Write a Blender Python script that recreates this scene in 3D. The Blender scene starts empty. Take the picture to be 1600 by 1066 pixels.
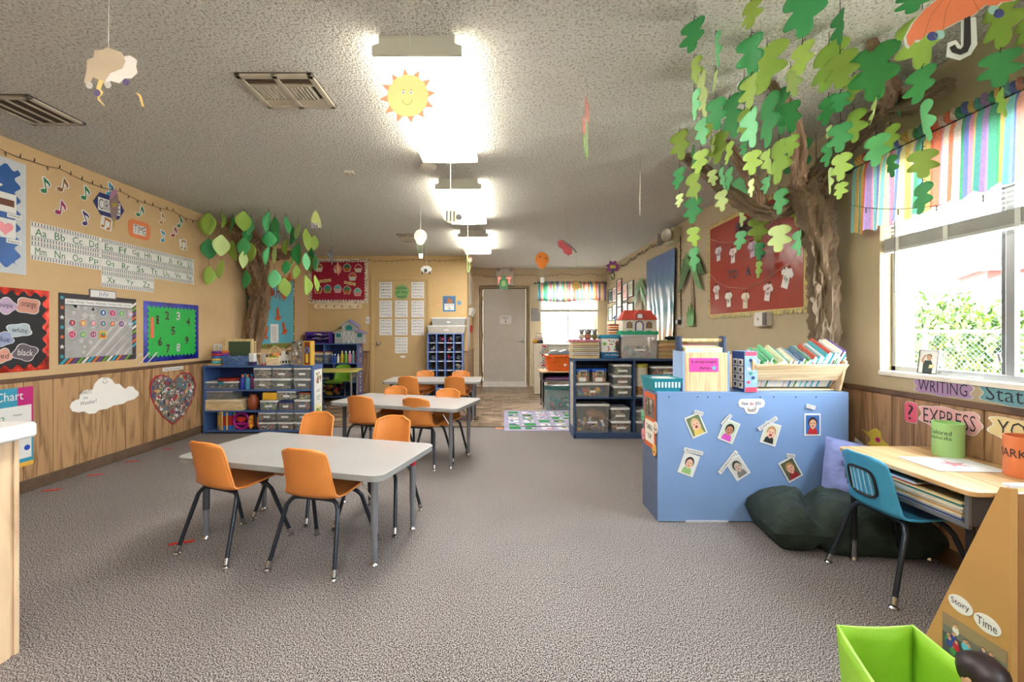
import bpy, math, random
from math import sin, cos, pi, radians, sqrt, atan2
from mathutils import Vector, Matrix, noise
rnd = random.Random(7)
C = bpy.context.scene.collection
SC = bpy.context.scene
# ---------------- camera ----------------
F, CX, CY, EYE = 680.0, 785.0, 519.0, 1.124
XL, XR, YP, YB, XP, HC = -3.357, 2.16, 7.5, 9.04, -0.607, 2.44
cd = bpy.data.cameras.new('camera'); cam = bpy.data.objects.new('camera', cd); C.objects.link(cam)
cam.location = (0, 0, EYE); cam.rotation_euler = (pi/2, 0, 0)
cd.sensor_width = 36; cd.lens = 36*F/1600; cd.shift_x = (800-CX)/1600; cd.shift_y = -(533-CY)/1600
cd.clip_start = 0.05; cd.clip_end = 300
SC.camera = cam
# ---------------- view, world, daylight ----------------
SC.view_settings.view_transform = 'Standard'; SC.view_settings.look = 'None'
SC.view_settings.gamma = 1; SC.view_settings.use_curve_mapping = False
SC.view_settings.exposure = 2.25
SKY, LAMP = 5.5, 6.0
w = bpy.data.worlds.new('sky'); SC.world = w; w.use_nodes = True
nt = w.node_tree; bg = nt.nodes['Background']
tc = nt.nodes.new('ShaderNodeTexCoord'); nz = nt.nodes.new('ShaderNodeTexNoise'); cr = nt.nodes.new('ShaderNodeValToRGB')
nz.inputs['Scale'].default_value = 3; nt.links.new(tc.outputs['Generated'], nz.inputs['Vector'])
cr.color_ramp.elements[0].color = (.7, .85, 1, 1); cr.color_ramp.elements[1].color = (.82, .92, 1, 1)
nt.links.new(nz.outputs['Fac'], cr.inputs['Fac']); nt.links.new(cr.outputs['Color'], bg.inputs['Color'])
bg.inputs['Strength'].default_value = SKY
sd = bpy.data.lights.new('sun', 'SUN'); sd.energy = 15; sd.angle = radians(2); sd.color = (1, .95, .87)
sun = bpy.data.objects.new('sun', sd); C.objects.link(sun)
sun.rotation_euler = Vector((.06, .5, -.86)).to_track_quat('-Z', 'Y').to_euler()
def portal(loc, rot, sx, sy):
    l = bpy.data.lights.new('window_portal', 'AREA'); l.shape = 'RECTANGLE'; l.size = sx; l.size_y = sy
    l.cycles.is_portal = True
    o = bpy.data.objects.new('window_portal', l); C.objects.link(o); o.location = loc; o.rotation_euler = rot
portal((2.33, 1.93, 1.48), (0, pi/2, 0), 1.15, 1.12)
portal((2.33, -1.3, 1.48), (0, pi/2, 0), 1.15, 1.6)
portal((1.38, 9.2, 1.3), (-pi/2, 0, 0), 1.2, .8)
# ---------------- pixel to place (camera maths for real distances) ----------------
def PX(px, py, Y): return ((px-CX)*Y/F, Y, EYE-(py-CY)*Y/F)
def LW(px): return XL*F/(px-CX)              # depth of a point on the left wall
def RW(px): return XR*F/(px-CX)
def ZZ(py, Y): return EYE-(py-CY)*Y/F
# ---------------- materials ----------------
def lin(c):
    c = c/255.0
    return c/12.92 if c <= .04045 else ((c+.055)/1.055)**2.4
MC = {}
def mt(rgb, rough=.6, metal=0, vary=.06, scale=9, bump=0, bscale=80, alpha=None, trans=0, spec=.5, emit=0, aniso=None, sss=0):
    key = (tuple(rgb), rough, metal, vary, scale, bump, bscale, alpha, trans, spec, emit, aniso)
    if key in MC: return MC[key]
    m = bpy.data.materials.new('m%d_%d_%d' % tuple(rgb)); m.use_nodes = True
    n = m.node_tree; b = n.nodes['Principled BSDF']
    base = [lin(x) for x in rgb]
    t = n.nodes.new('ShaderNodeTexCoord'); v = t.outputs['Object']
    if aniso:
        mp = n.nodes.new('ShaderNodeMapping'); mp.inputs['Scale'].default_value = aniso
        n.links.new(v, mp.inputs['Vector']); v = mp.outputs['Vector']
    z = n.nodes.new('ShaderNodeTexNoise'); z.inputs['Scale'].default_value = scale; z.inputs['Detail'].default_value = 4
    n.links.new(v, z.inputs['Vector'])
    r = n.nodes.new('ShaderNodeValToRGB')
    r.color_ramp.elements[0].position = .3; r.color_ramp.elements[1].position = .7
    r.color_ramp.elements[0].color = [max(0, x*(1-vary*1.6)) for x in base]+[1]
    r.color_ramp.elements[1].color = [min(1, x*(1+vary)) for x in base]+[1]
    n.links.new(z.outputs['Fac'], r.inputs['Fac']); n.links.new(r.outputs['Color'], b.inputs['Base Color'])
    b.inputs['Roughness'].default_value = rough; b.inputs['Metallic'].default_value = metal
    b.inputs['Specular IOR Level'].default_value = spec
    if trans: b.inputs['Transmission Weight'].default_value = trans; b.inputs['IOR'].default_value = 1.2
    if alpha is not None: b.inputs['Alpha'].default_value = alpha
    if emit:
        b.inputs['Emission Color'].default_value = base+[1]; b.inputs['Emission Strength'].default_value = emit
    if bump:
        z2 = n.nodes.new('ShaderNodeTexNoise'); z2.inputs['Scale'].default_value = bscale; z2.inputs['Detail'].default_value = 3
        n.links.new(t.outputs['Object'], z2.inputs['Vector'])
        bp = n.nodes.new('ShaderNodeBump'); bp.inputs['Strength'].default_value = bump; bp.inputs['Distance'].default_value = .01
        n.links.new(z2.outputs['Fac'], bp.inputs['Height']); n.links.new(bp.outputs['Normal'], b.inputs['Normal'])
    MC[key] = m; return m
def ramp(n, stops):
    r = n.nodes.new('ShaderNodeValToRGB'); e = r.color_ramp.elements
    while len(e) < len(stops): e.new(.5)
    for k, (p, c) in enumerate(stops): e[k].position = p; e[k].color = [lin(x) for x in c]+[1]
    return r
def wood(c1, c2, rough=.55, axis='Z', scale=1.0):
    key = ('wood', c1, c2, rough, axis, scale)
    if key in MC: return MC[key]
    m = bpy.data.materials.new('wood'); m.use_nodes = True; n = m.node_tree; b = n.nodes['Principled BSDF']
    t = n.nodes.new('ShaderNodeTexCoord'); mp = n.nodes.new('ShaderNodeMapping')
    s = {'X': (.8, 9, 9), 'Y': (9, .8, 9), 'Z': (9, 9, .8)}[axis]
    mp.inputs['Scale'].default_value = [q*scale for q in s]; n.links.new(t.outputs['Object'], mp.inputs['Vector'])
    z = n.nodes.new('ShaderNodeTexNoise'); z.inputs['Scale'].default_value = 1.4; z.inputs['Detail'].default_value = 5; z.inputs['Distortion'].default_value = 1.2
    n.links.new(mp.outputs['Vector'], z.inputs['Vector'])
    mu = n.nodes.new('ShaderNodeMath'); mu.operation = 'MULTIPLY'; mu.inputs[1].default_value = 9
    fr = n.nodes.new('ShaderNodeMath'); fr.operation = 'PINGPONG'; fr.inputs[1].default_value = 1
    n.links.new(z.outputs['Fac'], mu.inputs[0]); n.links.new(mu.outputs[0], fr.inputs[0])
    z2 = n.nodes.new('ShaderNodeTexNoise'); z2.inputs['Scale'].default_value = 6; z2.inputs['Detail'].default_value = 6
    n.links.new(mp.outputs['Vector'], z2.inputs['Vector'])
    ad = n.nodes.new('ShaderNodeMath'); ad.operation = 'ADD'; n.links.new(fr.outputs[0], ad.inputs[0]); n.links.new(z2.outputs['Fac'], ad.inputs[1])
    hf = n.nodes.new('ShaderNodeMath'); hf.operation = 'MULTIPLY'; hf.inputs[1].default_value = .6; n.links.new(ad.outputs[0], hf.inputs[0])
    r = ramp(n, [(.12, c1), (.6, c2), (.95, tuple(min(255, int(q*1.06)) for q in c2))])
    n.links.new(hf.outputs[0], r.inputs['Fac']); n.links.new(r.outputs['Color'], b.inputs['Base Color'])
    b.inputs['Roughness'].default_value = rough
    MC[key] = m; return m
# ---------------- geometry ----------------
TX = {}
def textgeo(body, spacing=1.0, thin=0.0):
    k = (body, spacing, thin)
    if k not in TX:
        cu = bpy.data.curves.new('t', 'FONT'); cu.body = body; cu.resolution_u = 2; cu.align_x = 'CENTER'
        cu.space_character = spacing; cu.offset = thin; cu.space_line = .95
        ob = bpy.data.objects.new('t', cu); C.objects.link(ob)
        dg = bpy.context.evaluated_depsgraph_get(); me = ob.evaluated_get(dg).to_mesh()
        vs = [tuple(v.co) for v in me.vertices]; fs = [tuple(p.vertices) for p in me.polygons]
        ob.evaluated_get(dg).to_mesh_clear(); bpy.data.objects.remove(ob); bpy.data.curves.remove(cu)
        xs = [v[0] for v in vs]; ys = [v[1] for v in vs]
        TX[k] = (vs, fs, min(xs), max(xs), min(ys), max(ys))
    return TX[k]
class B:
    def __init__(s): s.v = []; s.f = []; s.m = []; s.T = None
    def add(s, vs, fs, m=0):
        o = len(s.v)
        s.v += [tuple(s.T @ Vector(q)) for q in vs] if s.T else [tuple(q) for q in vs]
        s.f += [tuple(i+o for i in f) for f in fs]; s.m += [m]*len(fs); return s
    def box(s, x0, x1, y0, y1, z0, z1, m=0):
        return s.add([(x0,y0,z0),(x1,y0,z0),(x1,y1,z0),(x0,y1,z0),(x0,y0,z1),(x1,y0,z1),(x1,y1,z1),(x0,y1,z1)],
            [(0,3,2,1),(4,5,6,7),(0,1,5,4),(1,2,6,5),(2,3,7,6),(3,0,4,7)], m)
    def hexa(s, bot, top, m=0):      # 4 bottom + 4 top corners
        return s.add(list(bot)+list(top), [(0,3,2,1),(4,5,6,7),(0,1,5,4),(1,2,6,5),(2,3,7,6),(3,0,4,7)], m)
    def quad(s, a, b, c, d, m=0): return s.add([a,b,c,d], [(0,1,2,3)], m)
    def prism(s, pts, y0, y1, m=0, m2=None):       # outline in x,z, extruded along y (front face at y0)
        n = len(pts)
        a = sum(pts[i][0]*pts[(i+1) % n][1]-pts[(i+1) % n][0]*pts[i][1] for i in range(n))
        if a < 0: pts = pts[::-1]
        vs = [(p[0], y0, p[1]) for p in pts]+[(p[0], y1, p[1]) for p in pts]
        s.add(vs, [tuple(range(n)), tuple(range(2*n-1, n-1, -1))], m)
        o = len(s.v)-2*n
        for i in range(n):
            j = (i+1) % n; s.f.append((o+i, o+i+n, o+j+n, o+j)); s.m.append(m if m2 is None else m2)
        return s
    def prismz(s, pts, z0, z1, m=0):
        T = s.T; R = Matrix(((1,0,0,0),(0,0,1,0),(0,1,0,0),(0,0,0,1)))
        n = len(pts)
        a = sum(pts[i][0]*pts[(i+1) % n][1]-pts[(i+1) % n][0]*pts[i][1] for i in range(n))
        if a < 0: pts = pts[::-1]
        vs = [(p[0], p[1], z0) for p in pts]+[(p[0], p[1], z1) for p in pts]
        fs = [tuple(range(n-1, -1, -1)), tuple(range(n, 2*n))]+[(i, (i+1) % n, (i+1) % n+n, i+n) for i in range(n)]
        return s.add(vs, fs, m)
    def tube(s, pts, r, n=8, m=0, caps=True, closed=False):
        pts = [Vector(p) for p in pts]; k = len(pts)
        if isinstance(r, (int, float)): r = [r]*k
        t0 = (pts[1]-pts[0]).normalized(); up = Vector((0,0,1)) if abs(t0.z) < .9 else Vector((1,0,0))
        N = t0.cross(up).normalized(); vs = []
        for i in range(k):
            if closed: t = pts[(i+1) % k]-pts[i-1]
            else: t = pts[min(i+1, k-1)]-pts[max(i-1, 0)]
            if t.length < 1e-9: t = t0
            t.normalize(); N = (N-t*N.dot(t)); N = N.normalized() if N.length > 1e-6 else t.orthogonal().normalized(); Bn = t.cross(N)
            for j in range(n):
                a = 2*pi*j/n; vs.append(pts[i]+(N*cos(a)+Bn*sin(a))*r[i])
        fs = []
        for i in range(k if closed else k-1):
            for j in range(n):
                a = i*n+j; b2 = i*n+(j+1) % n; i2 = (i+1) % k
                fs.append((a, b2, i2*n+(j+1) % n, i2*n+j))
        if caps and not closed: fs += [tuple(range(n-1, -1, -1)), tuple(range((k-1)*n, k*n))]
        return s.add(vs, fs, m)
    def cyl(s, p0, p1, r0, r1=None, n=16, m=0): return s.tube([p0, p1], [r0, r0 if r1 is None else r1], n, m)
    def lathe(s, prof, c=(0,0,0), n=20, m=0, sx=1, sy=1):
        vs = []; k = len(prof)
        for r, z in prof:
            for j in range(n):
                a = 2*pi*j/n; vs.append((c[0]+r*cos(a)*sx, c[1]+r*sin(a)*sy, c[2]+z))
        fs = [(i*n+j, i*n+(j+1) % n, (i+1)*n+(j+1) % n, (i+1)*n+j) for i in range(k-1) for j in range(n)]
        fs += [tuple(range(n-1, -1, -1)), tuple(range((k-1)*n, k*n))]
        return s.add(vs, fs, m)
    def ball(s, c, r, m=0, nu=12, nv=8):
        if isinstance(r, (int, float)): r = (r, r, r)
        prof = [(sin(pi*i/nv) if 0 < i < nv else .02, -cos(pi*i/nv)) for i in range(nv+1)]
        vs = [(c[0]+p*cos(2*pi*j/nu)*r[0], c[1]+p*sin(2*pi*j/nu)*r[1], c[2]+z*r[2]) for p, z in prof for j in range(nu)]
        fs = [(i*nu+j, i*nu+(j+1) % nu, (i+1)*nu+(j+1) % nu, (i+1)*nu+j) for i in range(nv) for j in range(nu)]
        return s.add(vs, fs+[tuple(range(nu-1, -1, -1)), tuple(range(nv*nu, nv*nu+nu))], m)
    def grid(s, fn, nu, nv, m=0):
        vs = [fn(i/nu, j/nv) for i in range(nu+1) for j in range(nv+1)]
        fs = [(i*(nv+1)+j, (i+1)*(nv+1)+j, (i+1)*(nv+1)+j+1, i*(nv+1)+j+1) for i in range(nu) for j in range(nv)]
        return s.add(vs, fs, m)
    def text(s, body, x, z, h, y=-.002, m=0, w=None, rot=0, thin=0.0, spacing=1.0, flat=None):
        """letters standing in the x,z plane, centred on x,z; h = height of the block, w = forced width"""
        vs, fs, x0, x1, y0, y1 = textgeo(body, spacing, thin)
        k = h/(y1-y0); kx = k if w is None else w/(x1-x0); cx = (x0+x1)/2; cy = (y0+y1)/2
        out = []
        for a, b2, c in vs:
            u = (a-cx)*kx; v = (b2-cy)*k
            out.append((x+u*cos(rot)-v*sin(rot), y, z+u*sin(rot)+v*cos(rot)))
        return s.add(out, fs, m)
    def disc(s, x, z, r, y, m=0, n=20, ry=None):
        return s.add([(x+r*cos(2*pi*i/n), y, z+(ry or r)*sin(2*pi*i/n)) for i in range(n)], [tuple(range(n))], m)
    def rect(s, x0, x1, z0, z1, y, m=0): return s.add([(x0,y,z0),(x1,y,z0),(x1,y,z1),(x0,y,z1)], [(0,1,2,3)], m)
    def make(s, name, mats, parent=None, smooth=False, bevel=0, seg=2, solid=0, sub=0, loc=None, rot=None):
        me = bpy.data.meshes.new(name); me.from_pydata(s.v, [], s.f)
        if not isinstance(mats, (list, tuple)): mats = [mats]
        for q in mats: me.materials.append(q)
        me.polygons.foreach_set('material_index', s.m)
        if smooth: me.polygons.foreach_set('use_smooth', [True]*len(s.f))
        me.validate(); me.update()
        o = bpy.data.objects.new(name, me); C.objects.link(o)
        if parent: o.parent = parent
        if loc: o.location = loc
        if rot is not None: o.rotation_euler = rot
        if sub:
            q = o.modifiers.new('s', 'SUBSURF'); q.levels = sub; q.render_levels = sub
        if solid:
            q = o.modifiers.new('t', 'SOLIDIFY'); q.thickness = solid; q.offset = 0
        if bevel:
            q = o.modifiers.new('b', 'BEVEL'); q.width = bevel; q.segments = seg; q.limit_method = 'ANGLE'; q.angle_limit = radians(40)
            me.polygons.foreach_set('use_smooth', [True]*len(s.f))
            q.harden_normals = True
        elif smooth:
            try: me.set_sharp_from_angle(angle=radians(45))
            except Exception: pass
        return o
def tag(o, label, cat, group=None, kind=None):
    if label: o['label'] = label
    if cat: o['category'] = cat
    if group: o['group'] = group
    if kind: o['kind'] = kind
    return o
def thing(name, label, cat, loc=(0,0,0), rz=0, group=None):
    o = bpy.data.objects.new(name, None); C.objects.link(o); o.empty_display_size = .05
    o.location = loc; o.rotation_euler = (0, 0, rz); return tag(o, label, cat, group)
def part_label(o, l): o['label'] = l; return o
def struct(o): o['kind'] = 'structure'; return o
def kids(o): return [c for c in bpy.data.objects if c.parent == o]
def dup(root, loc, rz, label, group=None):
    r = root.copy(); C.objects.link(r); r.location = loc; r.rotation_euler = (0, 0, rz); r['label'] = label
    if group: r['group'] = group
    for ch in kids(root):
        c = ch.copy(); C.objects.link(c); c.parent = r
        for g in kids(ch):
            d = g.copy(); C.objects.link(d); d.parent = c
    return r
def ell(cx, cz, rx, rz_, n=24, a0=0): return [(cx+rx*cos(a0+2*pi*i/n), cz+rz_*sin(a0+2*pi*i/n)) for i in range(n)]
def blob(cx, cz, rx, rz_, n=28, k=5, amp=.12, ph=0): 
    return [(cx+rx*(1+amp*sin(k*2*pi*i/n+ph))*cos(2*pi*i/n), cz+rz_*(1+amp*sin(k*2*pi*i/n+ph))*sin(2*pi*i/n)) for i in range(n)]
def rrect(x0, x1, z0, z1, r, n=4):
    out = []
    for cx, cz, a in ((x1-r, z1-r, 0), (x0+r, z1-r, pi/2), (x0+r, z0+r, pi), (x1-r, z0+r, 1.5*pi)):
        out += [(cx+r*cos(a+pi/2*i/n), cz+r*sin(a+pi/2*i/n)) for i in range(n+1)]
    return out
WHITE = mt((226, 225, 220), .7, vary=.02); BLACK = mt((22, 22, 24), .5); INK = mt((38, 40, 50), .7)
DARKMETAL = mt((52, 58, 66), .32, .6); CHROME = mt((200, 200, 202), .25, 1); THREAD = mt((205, 200, 180), .8)
KTHREAD = mt((35, 35, 35), .8)
# =================== THE SETTING ===================
def carpet_mat():
    m = bpy.data.materials.new('carpet'); m.use_nodes = True; n = m.node_tree; b = n.nodes['Principled BSDF']
    t = n.nodes.new('ShaderNodeTexCoord')
    z = n.nodes.new('ShaderNodeTexNoise'); z.inputs['Scale'].default_value = 250; z.inputs['Detail'].default_value = 2; z.inputs['Roughness'].default_value = .7
    mp = n.nodes.new('ShaderNodeMapping'); mp.inputs['Scale'].default_value = (1, .75, 1)
    n.links.new(t.outputs['Object'], mp.inputs['Vector']); n.links.new(mp.outputs['Vector'], z.inputs['Vector'])
    r = ramp(n, [(.40, (30, 29, 36)), (.46, (78, 73, 77)), (.51, (128, 120, 118)), (.56, (192, 184, 178))])
    n.links.new(z.outputs['Fac'], r.inputs['Fac']); 
    z3 = n.nodes.new('ShaderNodeTexNoise'); z3.inputs['Scale'].default_value = .8; n.links.new(t.outputs['Object'], z3.inputs['Vector'])
    mx = n.nodes.new('ShaderNodeMix'); mx.data_type = 'RGBA'; mx.blend_type = 'MULTIPLY'; mx.inputs[0].default_value = .35
    r3 = ramp(n, [(.35, (205, 200, 195)), (.65, (255, 255, 255))]); n.links.new(z3.outputs['Fac'], r3.inputs['Fac'])
    n.links.new(r.outputs['Color'], mx.inputs[6]); n.links.new(r3.outputs['Color'], mx.inputs[7])
    n.links.new(mx.outputs[2], b.inputs['Base Color'])
    b.inputs['Roughness'].default_value = .95; b.inputs['Specular IOR Level'].default_value = .1
    bp = n.nodes.new('ShaderNodeBump'); bp.inputs['Strength'].default_value = .5; bp.inputs['Distance'].default_value = .005
    n.links.new(z.outputs['Fac'], bp.inputs['Height']); n.links.new(bp.outputs['Normal'], b.inputs['Normal'])
    return m
def tile_mat():
    m = bpy.data.materials.new('stone_vinyl'); m.use_nodes = True; n = m.node_tree; b = n.nodes['Principled BSDF']
    t = n.nodes.new('ShaderNodeTexCoord')
    k = n.nodes.new('ShaderNodeTexBrick'); k.inputs['Scale'].default_value = 1; k.inputs['Brick Width'].default_value = .3; k.inputs['Row Height'].default_value = .15
    k.inputs['Mortar Size'].default_value = .006; k.inputs['Mortar'].default_value = (.6, .52, .42, 1)
    k.inputs['Color1'].default_value = [lin(q) for q in (120, 98, 80)]+[1]; k.inputs['Color2'].default_value = [lin(q) for q in (206, 184, 160)]+[1]
    n.links.new(t.outputs['Object'], k.inputs['Vector'])
    z = n.nodes.new('ShaderNodeTexNoise'); z.inputs['Scale'].default_value = 5; z.inputs['Detail'].default_value = 6
    mp = n.nodes.new('ShaderNodeMapping'); mp.inputs['Scale'].default_value = (1, 2.5, 1); n.links.new(t.outputs['Object'], mp.inputs['Vector']); n.links.new(mp.outputs['Vector'], z.inputs['Vector'])
    r = ramp(n, [(.3, (120, 105, 98)), (.5, (200, 190, 180)), (.7, (255, 250, 240))]); n.links.new(z.outputs['Fac'], r.inputs['Fac'])
    mx = n.nodes.new('ShaderNodeMix'); mx.data_type = 'RGBA'; mx.blend_type = 'MULTIPLY'; mx.inputs[0].default_value = .8
    n.links.new(k.outputs['Color'], mx.inputs[6]); n.links.new(r.outputs['Color'], mx.inputs[7]); n.links.new(mx.outputs[2], b.inputs['Base Color'])
    b.inputs['Roughness'].default_value = .35; return m
def popcorn_mat():
    m = bpy.data.materials.new('popcorn'); m.use_nodes = True; n = m.node_tree; b = n.nodes['Principled BSDF']
    t = n.nodes.new('ShaderNodeTexCoord')
    z = n.nodes.new('ShaderNodeTexNoise'); z.inputs['Scale'].default_value = 75; z.inputs['Detail'].default_value = 2.5; z.inputs['Roughness'].default_value = .6
    n.links.new(t.outputs['Object'], z.inputs['Vector'])
    r = ramp(n, [(.36, (196, 192, 178)), (.45, (240, 237, 228)), (.6, (246, 244, 236))]); n.links.new(z.outputs['Fac'], r.inputs['Fac'])  # shade of the hollows put into the colour: darker where the bump dips
    n.links.new(r.outputs['Color'], b.inputs['Base Color'])
    r2 = n.nodes.new('ShaderNodeValToRGB'); r2.color_ramp.elements[0].position = .38; r2.color_ramp.elements[1].position = .62
    n.links.new(z.outputs['Fac'], r2.inputs['Fac'])
    bp = n.nodes.new('ShaderNodeBump'); bp.inputs['Strength'].default_value = 1; bp.inputs['Distance'].default_value = .012
    n.links.new(r2.outputs['Color'], bp.inputs['Height']); n.links.new(bp.outputs['Normal'], b.inputs['Normal'])
    b.inputs['Roughness'].default_value = .95; b.inputs['Specular IOR Level'].default_value = .1
    return m
WALL_L = mt((208, 176, 132), .8, vary=.02, bump=.25, bscale=90, spec=.2)
WALL_Y = mt((210, 178, 128), .75, vary=.02, bump=.2, bscale=90, spec=.2)
WALL_BACK = mt((234, 216, 186), .8, vary=.02, bump=.2, bscale=90, spec=.2)
WALL_R = mt((184, 168, 138), .8, vary=.02, bump=.3, bscale=90, spec=.2)
TRIMD = wood((70, 48, 34), (104, 76, 56), .5, 'Y'); TRIMDX = wood((70, 48, 34), (104, 76, 56), .5, 'X')
PANEL = wood((116, 80, 48), (180, 142, 100), .5, 'Z', .7); PANEL_R = wood((112, 80, 50), (168, 130, 92), .5, 'Z', .7)
YB0 = -3.2
struct(B().box(XL, XR, YB0, 5.147, -.1, 0).make('floor', carpet_mat()))
struct(B().box(XL, XR, 5.147, YB+.1, -.1, -.004).make('floor_tiled_end', tile_mat()))
struct(B().box(XL, XR, 5.13, 5.165, -.004, .006).make('trim_threshold', mt((96, 84, 70), .4, .4), bevel=.002))
struct(B().box(XL-.25, XR+.25, YB0-.2, YB+.25, HC, HC+.15).make('ceiling', popcorn_mat()))
struct(B().box(XL-.15, XL, YB0, YP+.1, -.1, HC).make('wall_left', WALL_L))
struct(B().box(XL-.15, XR+.25, YB0-.15, YB0, -.1, HC).make('wall_front', WALL_R))
struct(B().box(XL-.15, XP, YP, YP+.12, -.1, HC).box(XP-.12, XP, YP+.12, YB+.1, -.1, HC).make('wall_partition', WALL_Y))
# right wall with two openings (one beside the desk, one further back towards the viewer)
WY0, WY1, WZ0, WZ1 = 1.37, 2.49, .905, 2.06
b = B(); X0, X1 = XR, XR+.2
b.box(X0, X1, WY1, YB+.15, -.1, HC); b.box(X0, X1, -.5, WY0, -.1, HC); b.box(X0, X1, WY0, WY1, -.1, WZ0-.025); b.box(X0, X1, WY0, WY1, WZ1, HC)
b.box(X0, X1, YB0-.1, -2.1, -.1, HC); b.box(X0, X1, -2.1, -.5, -.1, WZ0-.025); b.box(X0, X1, -2.1, -.5, WZ1, HC)
struct(b.make('wall_right', WALL_R))
# back wall: door opening and window opening
DX0, DX1, DZ = -.41, .492, 2.02
BX0, BX1, BZ0, BZ1 = .80, 1.97, .905, 2.0
b = B(); Y0, Y1 = YB, YB+.15
b.box(XP-.15, DX0, Y0, Y1, -.1, HC); b.box(DX0, DX1, Y0, Y1, DZ, HC); b.box(DX1, BX0, Y0, Y1, -.1, HC); b.box(BX0, BX1, Y0, Y1, -.1, BZ0-.02)
b.box(BX0, BX1, Y0, Y1, BZ1, HC); b.box(BX1, XR, Y0, Y1, -.1, HC)
struct(b.make('wall_back', WALL_BACK))
# wainscot planks, chair rails, baseboards
def wainscot(name, p0, p1, mat, seed, depth=.012):
    p0 = Vector(p0); p1 = Vector(p1); L = (p1-p0).length; d = (p1-p0).normalized(); nrm = Vector((d.y, -d.x))
    r = random.Random(seed); b = B(); s = 0
    b.T = Matrix.Translation((p0.x, p0.y, 0)) @ Matrix.Rotation(atan2(d.y, d.x), 4, 'Z')
    b.box(0, L, -.003, 0, 0, .785, 1)
    while s < L:
        wd = r.choice((.10, .13, .17, .20, .22)); e = min(L, s+wd)
        b.box(s+.0025, e-.0025, -depth, -.003, .05, .785, 0); s = e
    return struct(b.make(name, [mat, BLACK]))
wainscot('trim_1', (XL, -3.1), (XL, YP), PANEL, 3)
wainscot('trim_2', (XR, YB), (XR, -3.1), PANEL_R, 5)
wainscot('trim_3', (XL, YP), (-2.29, YP), PANEL_R, 6)
wainscot('trim_4', (-1.19, YP), (XP, YP), PANEL_R, 8)
wainscot('trim_5', (XP, YP), (XP, YB), PANEL_R, 9)
struct(B().box(XL, XL+.022, -3.1, YP, .775, .805).make('trim_6', TRIMD, bevel=.006))
struct(B().box(XR-.022, XR, -3.1, YB, .775, .805).make('trim_7', TRIMD, bevel=.006))
struct(B().box(XL, -2.29, YP-.022, YP, .775, .8).box(-1.19, XP, YP-.022, YP, .775, .8).make('trim_8', TRIMDX, bevel=.005))
struct(B().box(XL, XL+.018, -3.1, YP, 0, .085).make('baseboard_left', mt((104, 84, 66), .5, vary=.15), bevel=.005))
struct(B().box(XR-.018, XR, -3.1, YB, 0, .085).make('baseboard_right', mt((104, 78, 56), .5, vary=.15), bevel=.005))
struct(B().box(XP, XP+.018, YP, YB, 0, .085).box(-1.19, XP+.018, YP-.018, YP, 0, .085).box(XL, -2.29, YP-.018, YP, 0, .085).make('baseboard_partition', mt((104, 78, 56), .5), bevel=.005))
# ---- doors
DOORY = mt((198, 168, 120), .5, vary=.02); FRAMEY = mt((208, 176, 122), .5, vary=.02)
def door(name, x0, x1, z1, Y, md, mf, knobx, lever, hingex):
    b = B(); b.box(x0+.003, x1-.003, Y-.006, Y+.035, .012, z1-.003)
    d = struct(b.make(name, md, bevel=.002))
    t = B(); w_ = .07
    t.box(x0-w_, x0, Y-.02, Y, 0, z1+w_); t.box(x1, x1+w_, Y-.02, Y, 0, z1+w_); t.box(x0, x1, Y-.02, Y, z1, z1+w_)
    t.box(x0-w_*.65, x0-w_*.4, Y-.026, Y-.02, 0, z1+w_*.65); t.box(x1+w_*.4, x1+w_*.65, Y-.026, Y-.02, 0, z1+w_*.65); t.box(x0-w_*.4, x1+w_*.4, Y-.026, Y-.02, z1+w_*.4, z1+w_*.65)
    t.make('door_frame', mf, d, bevel=.003)
    h = B(); h.cyl((knobx, Y-.006, .93), (knobx, Y-.016, .93), .032)
    if lever: h.cyl((knobx, Y-.01, .93), (knobx, Y-.06, .93), .011); h.tube([(knobx, Y-.055, .93), (knobx-.05, Y-.06, .932), (knobx-.11, Y-.055, .93)], [.01, .009, .007])
    else: h.cyl((knobx, Y-.01, .93), (knobx, Y-.04, .93), .012); h.ball((knobx, Y-.06, .93), (.032, .026, .032))
    h.make('door_handle', CHROME, d, smooth=True)
    for z in (.2, 1.0, 1.78):
        B().box(hingex-.012, hingex+.012, Y-.012, Y-.004, z, z+.09).cyl((hingex, Y-.014, z), (hingex, Y-.014, z+.09), .006, n=8).make('hinge', mt((190, 170, 130), .35, .7), d)
    return d
door('door_1', -2.2, -1.29, 2.02, YP, DOORY, FRAMEY, -2.12, False, -1.295)
door('door_2', DX0, DX1, DZ, YB+.02, mt((206, 199, 190), .45, vary=.03), mt((238, 210, 164), .5, vary=.02), .42, True, DX0+.01)
struct(B().hexa([(DX0, YB-.11, 0), (DX1+.01, YB-.11, 0), (DX1+.01, YB, 0), (DX0, YB, 0)], [(DX0, YB-.10, .008), (DX1+.01, YB-.10, .008), (DX1+.01, YB, .1), (DX0, YB, .1)]).make('trim_9', mt((226, 222, 216), .5)))
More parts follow.
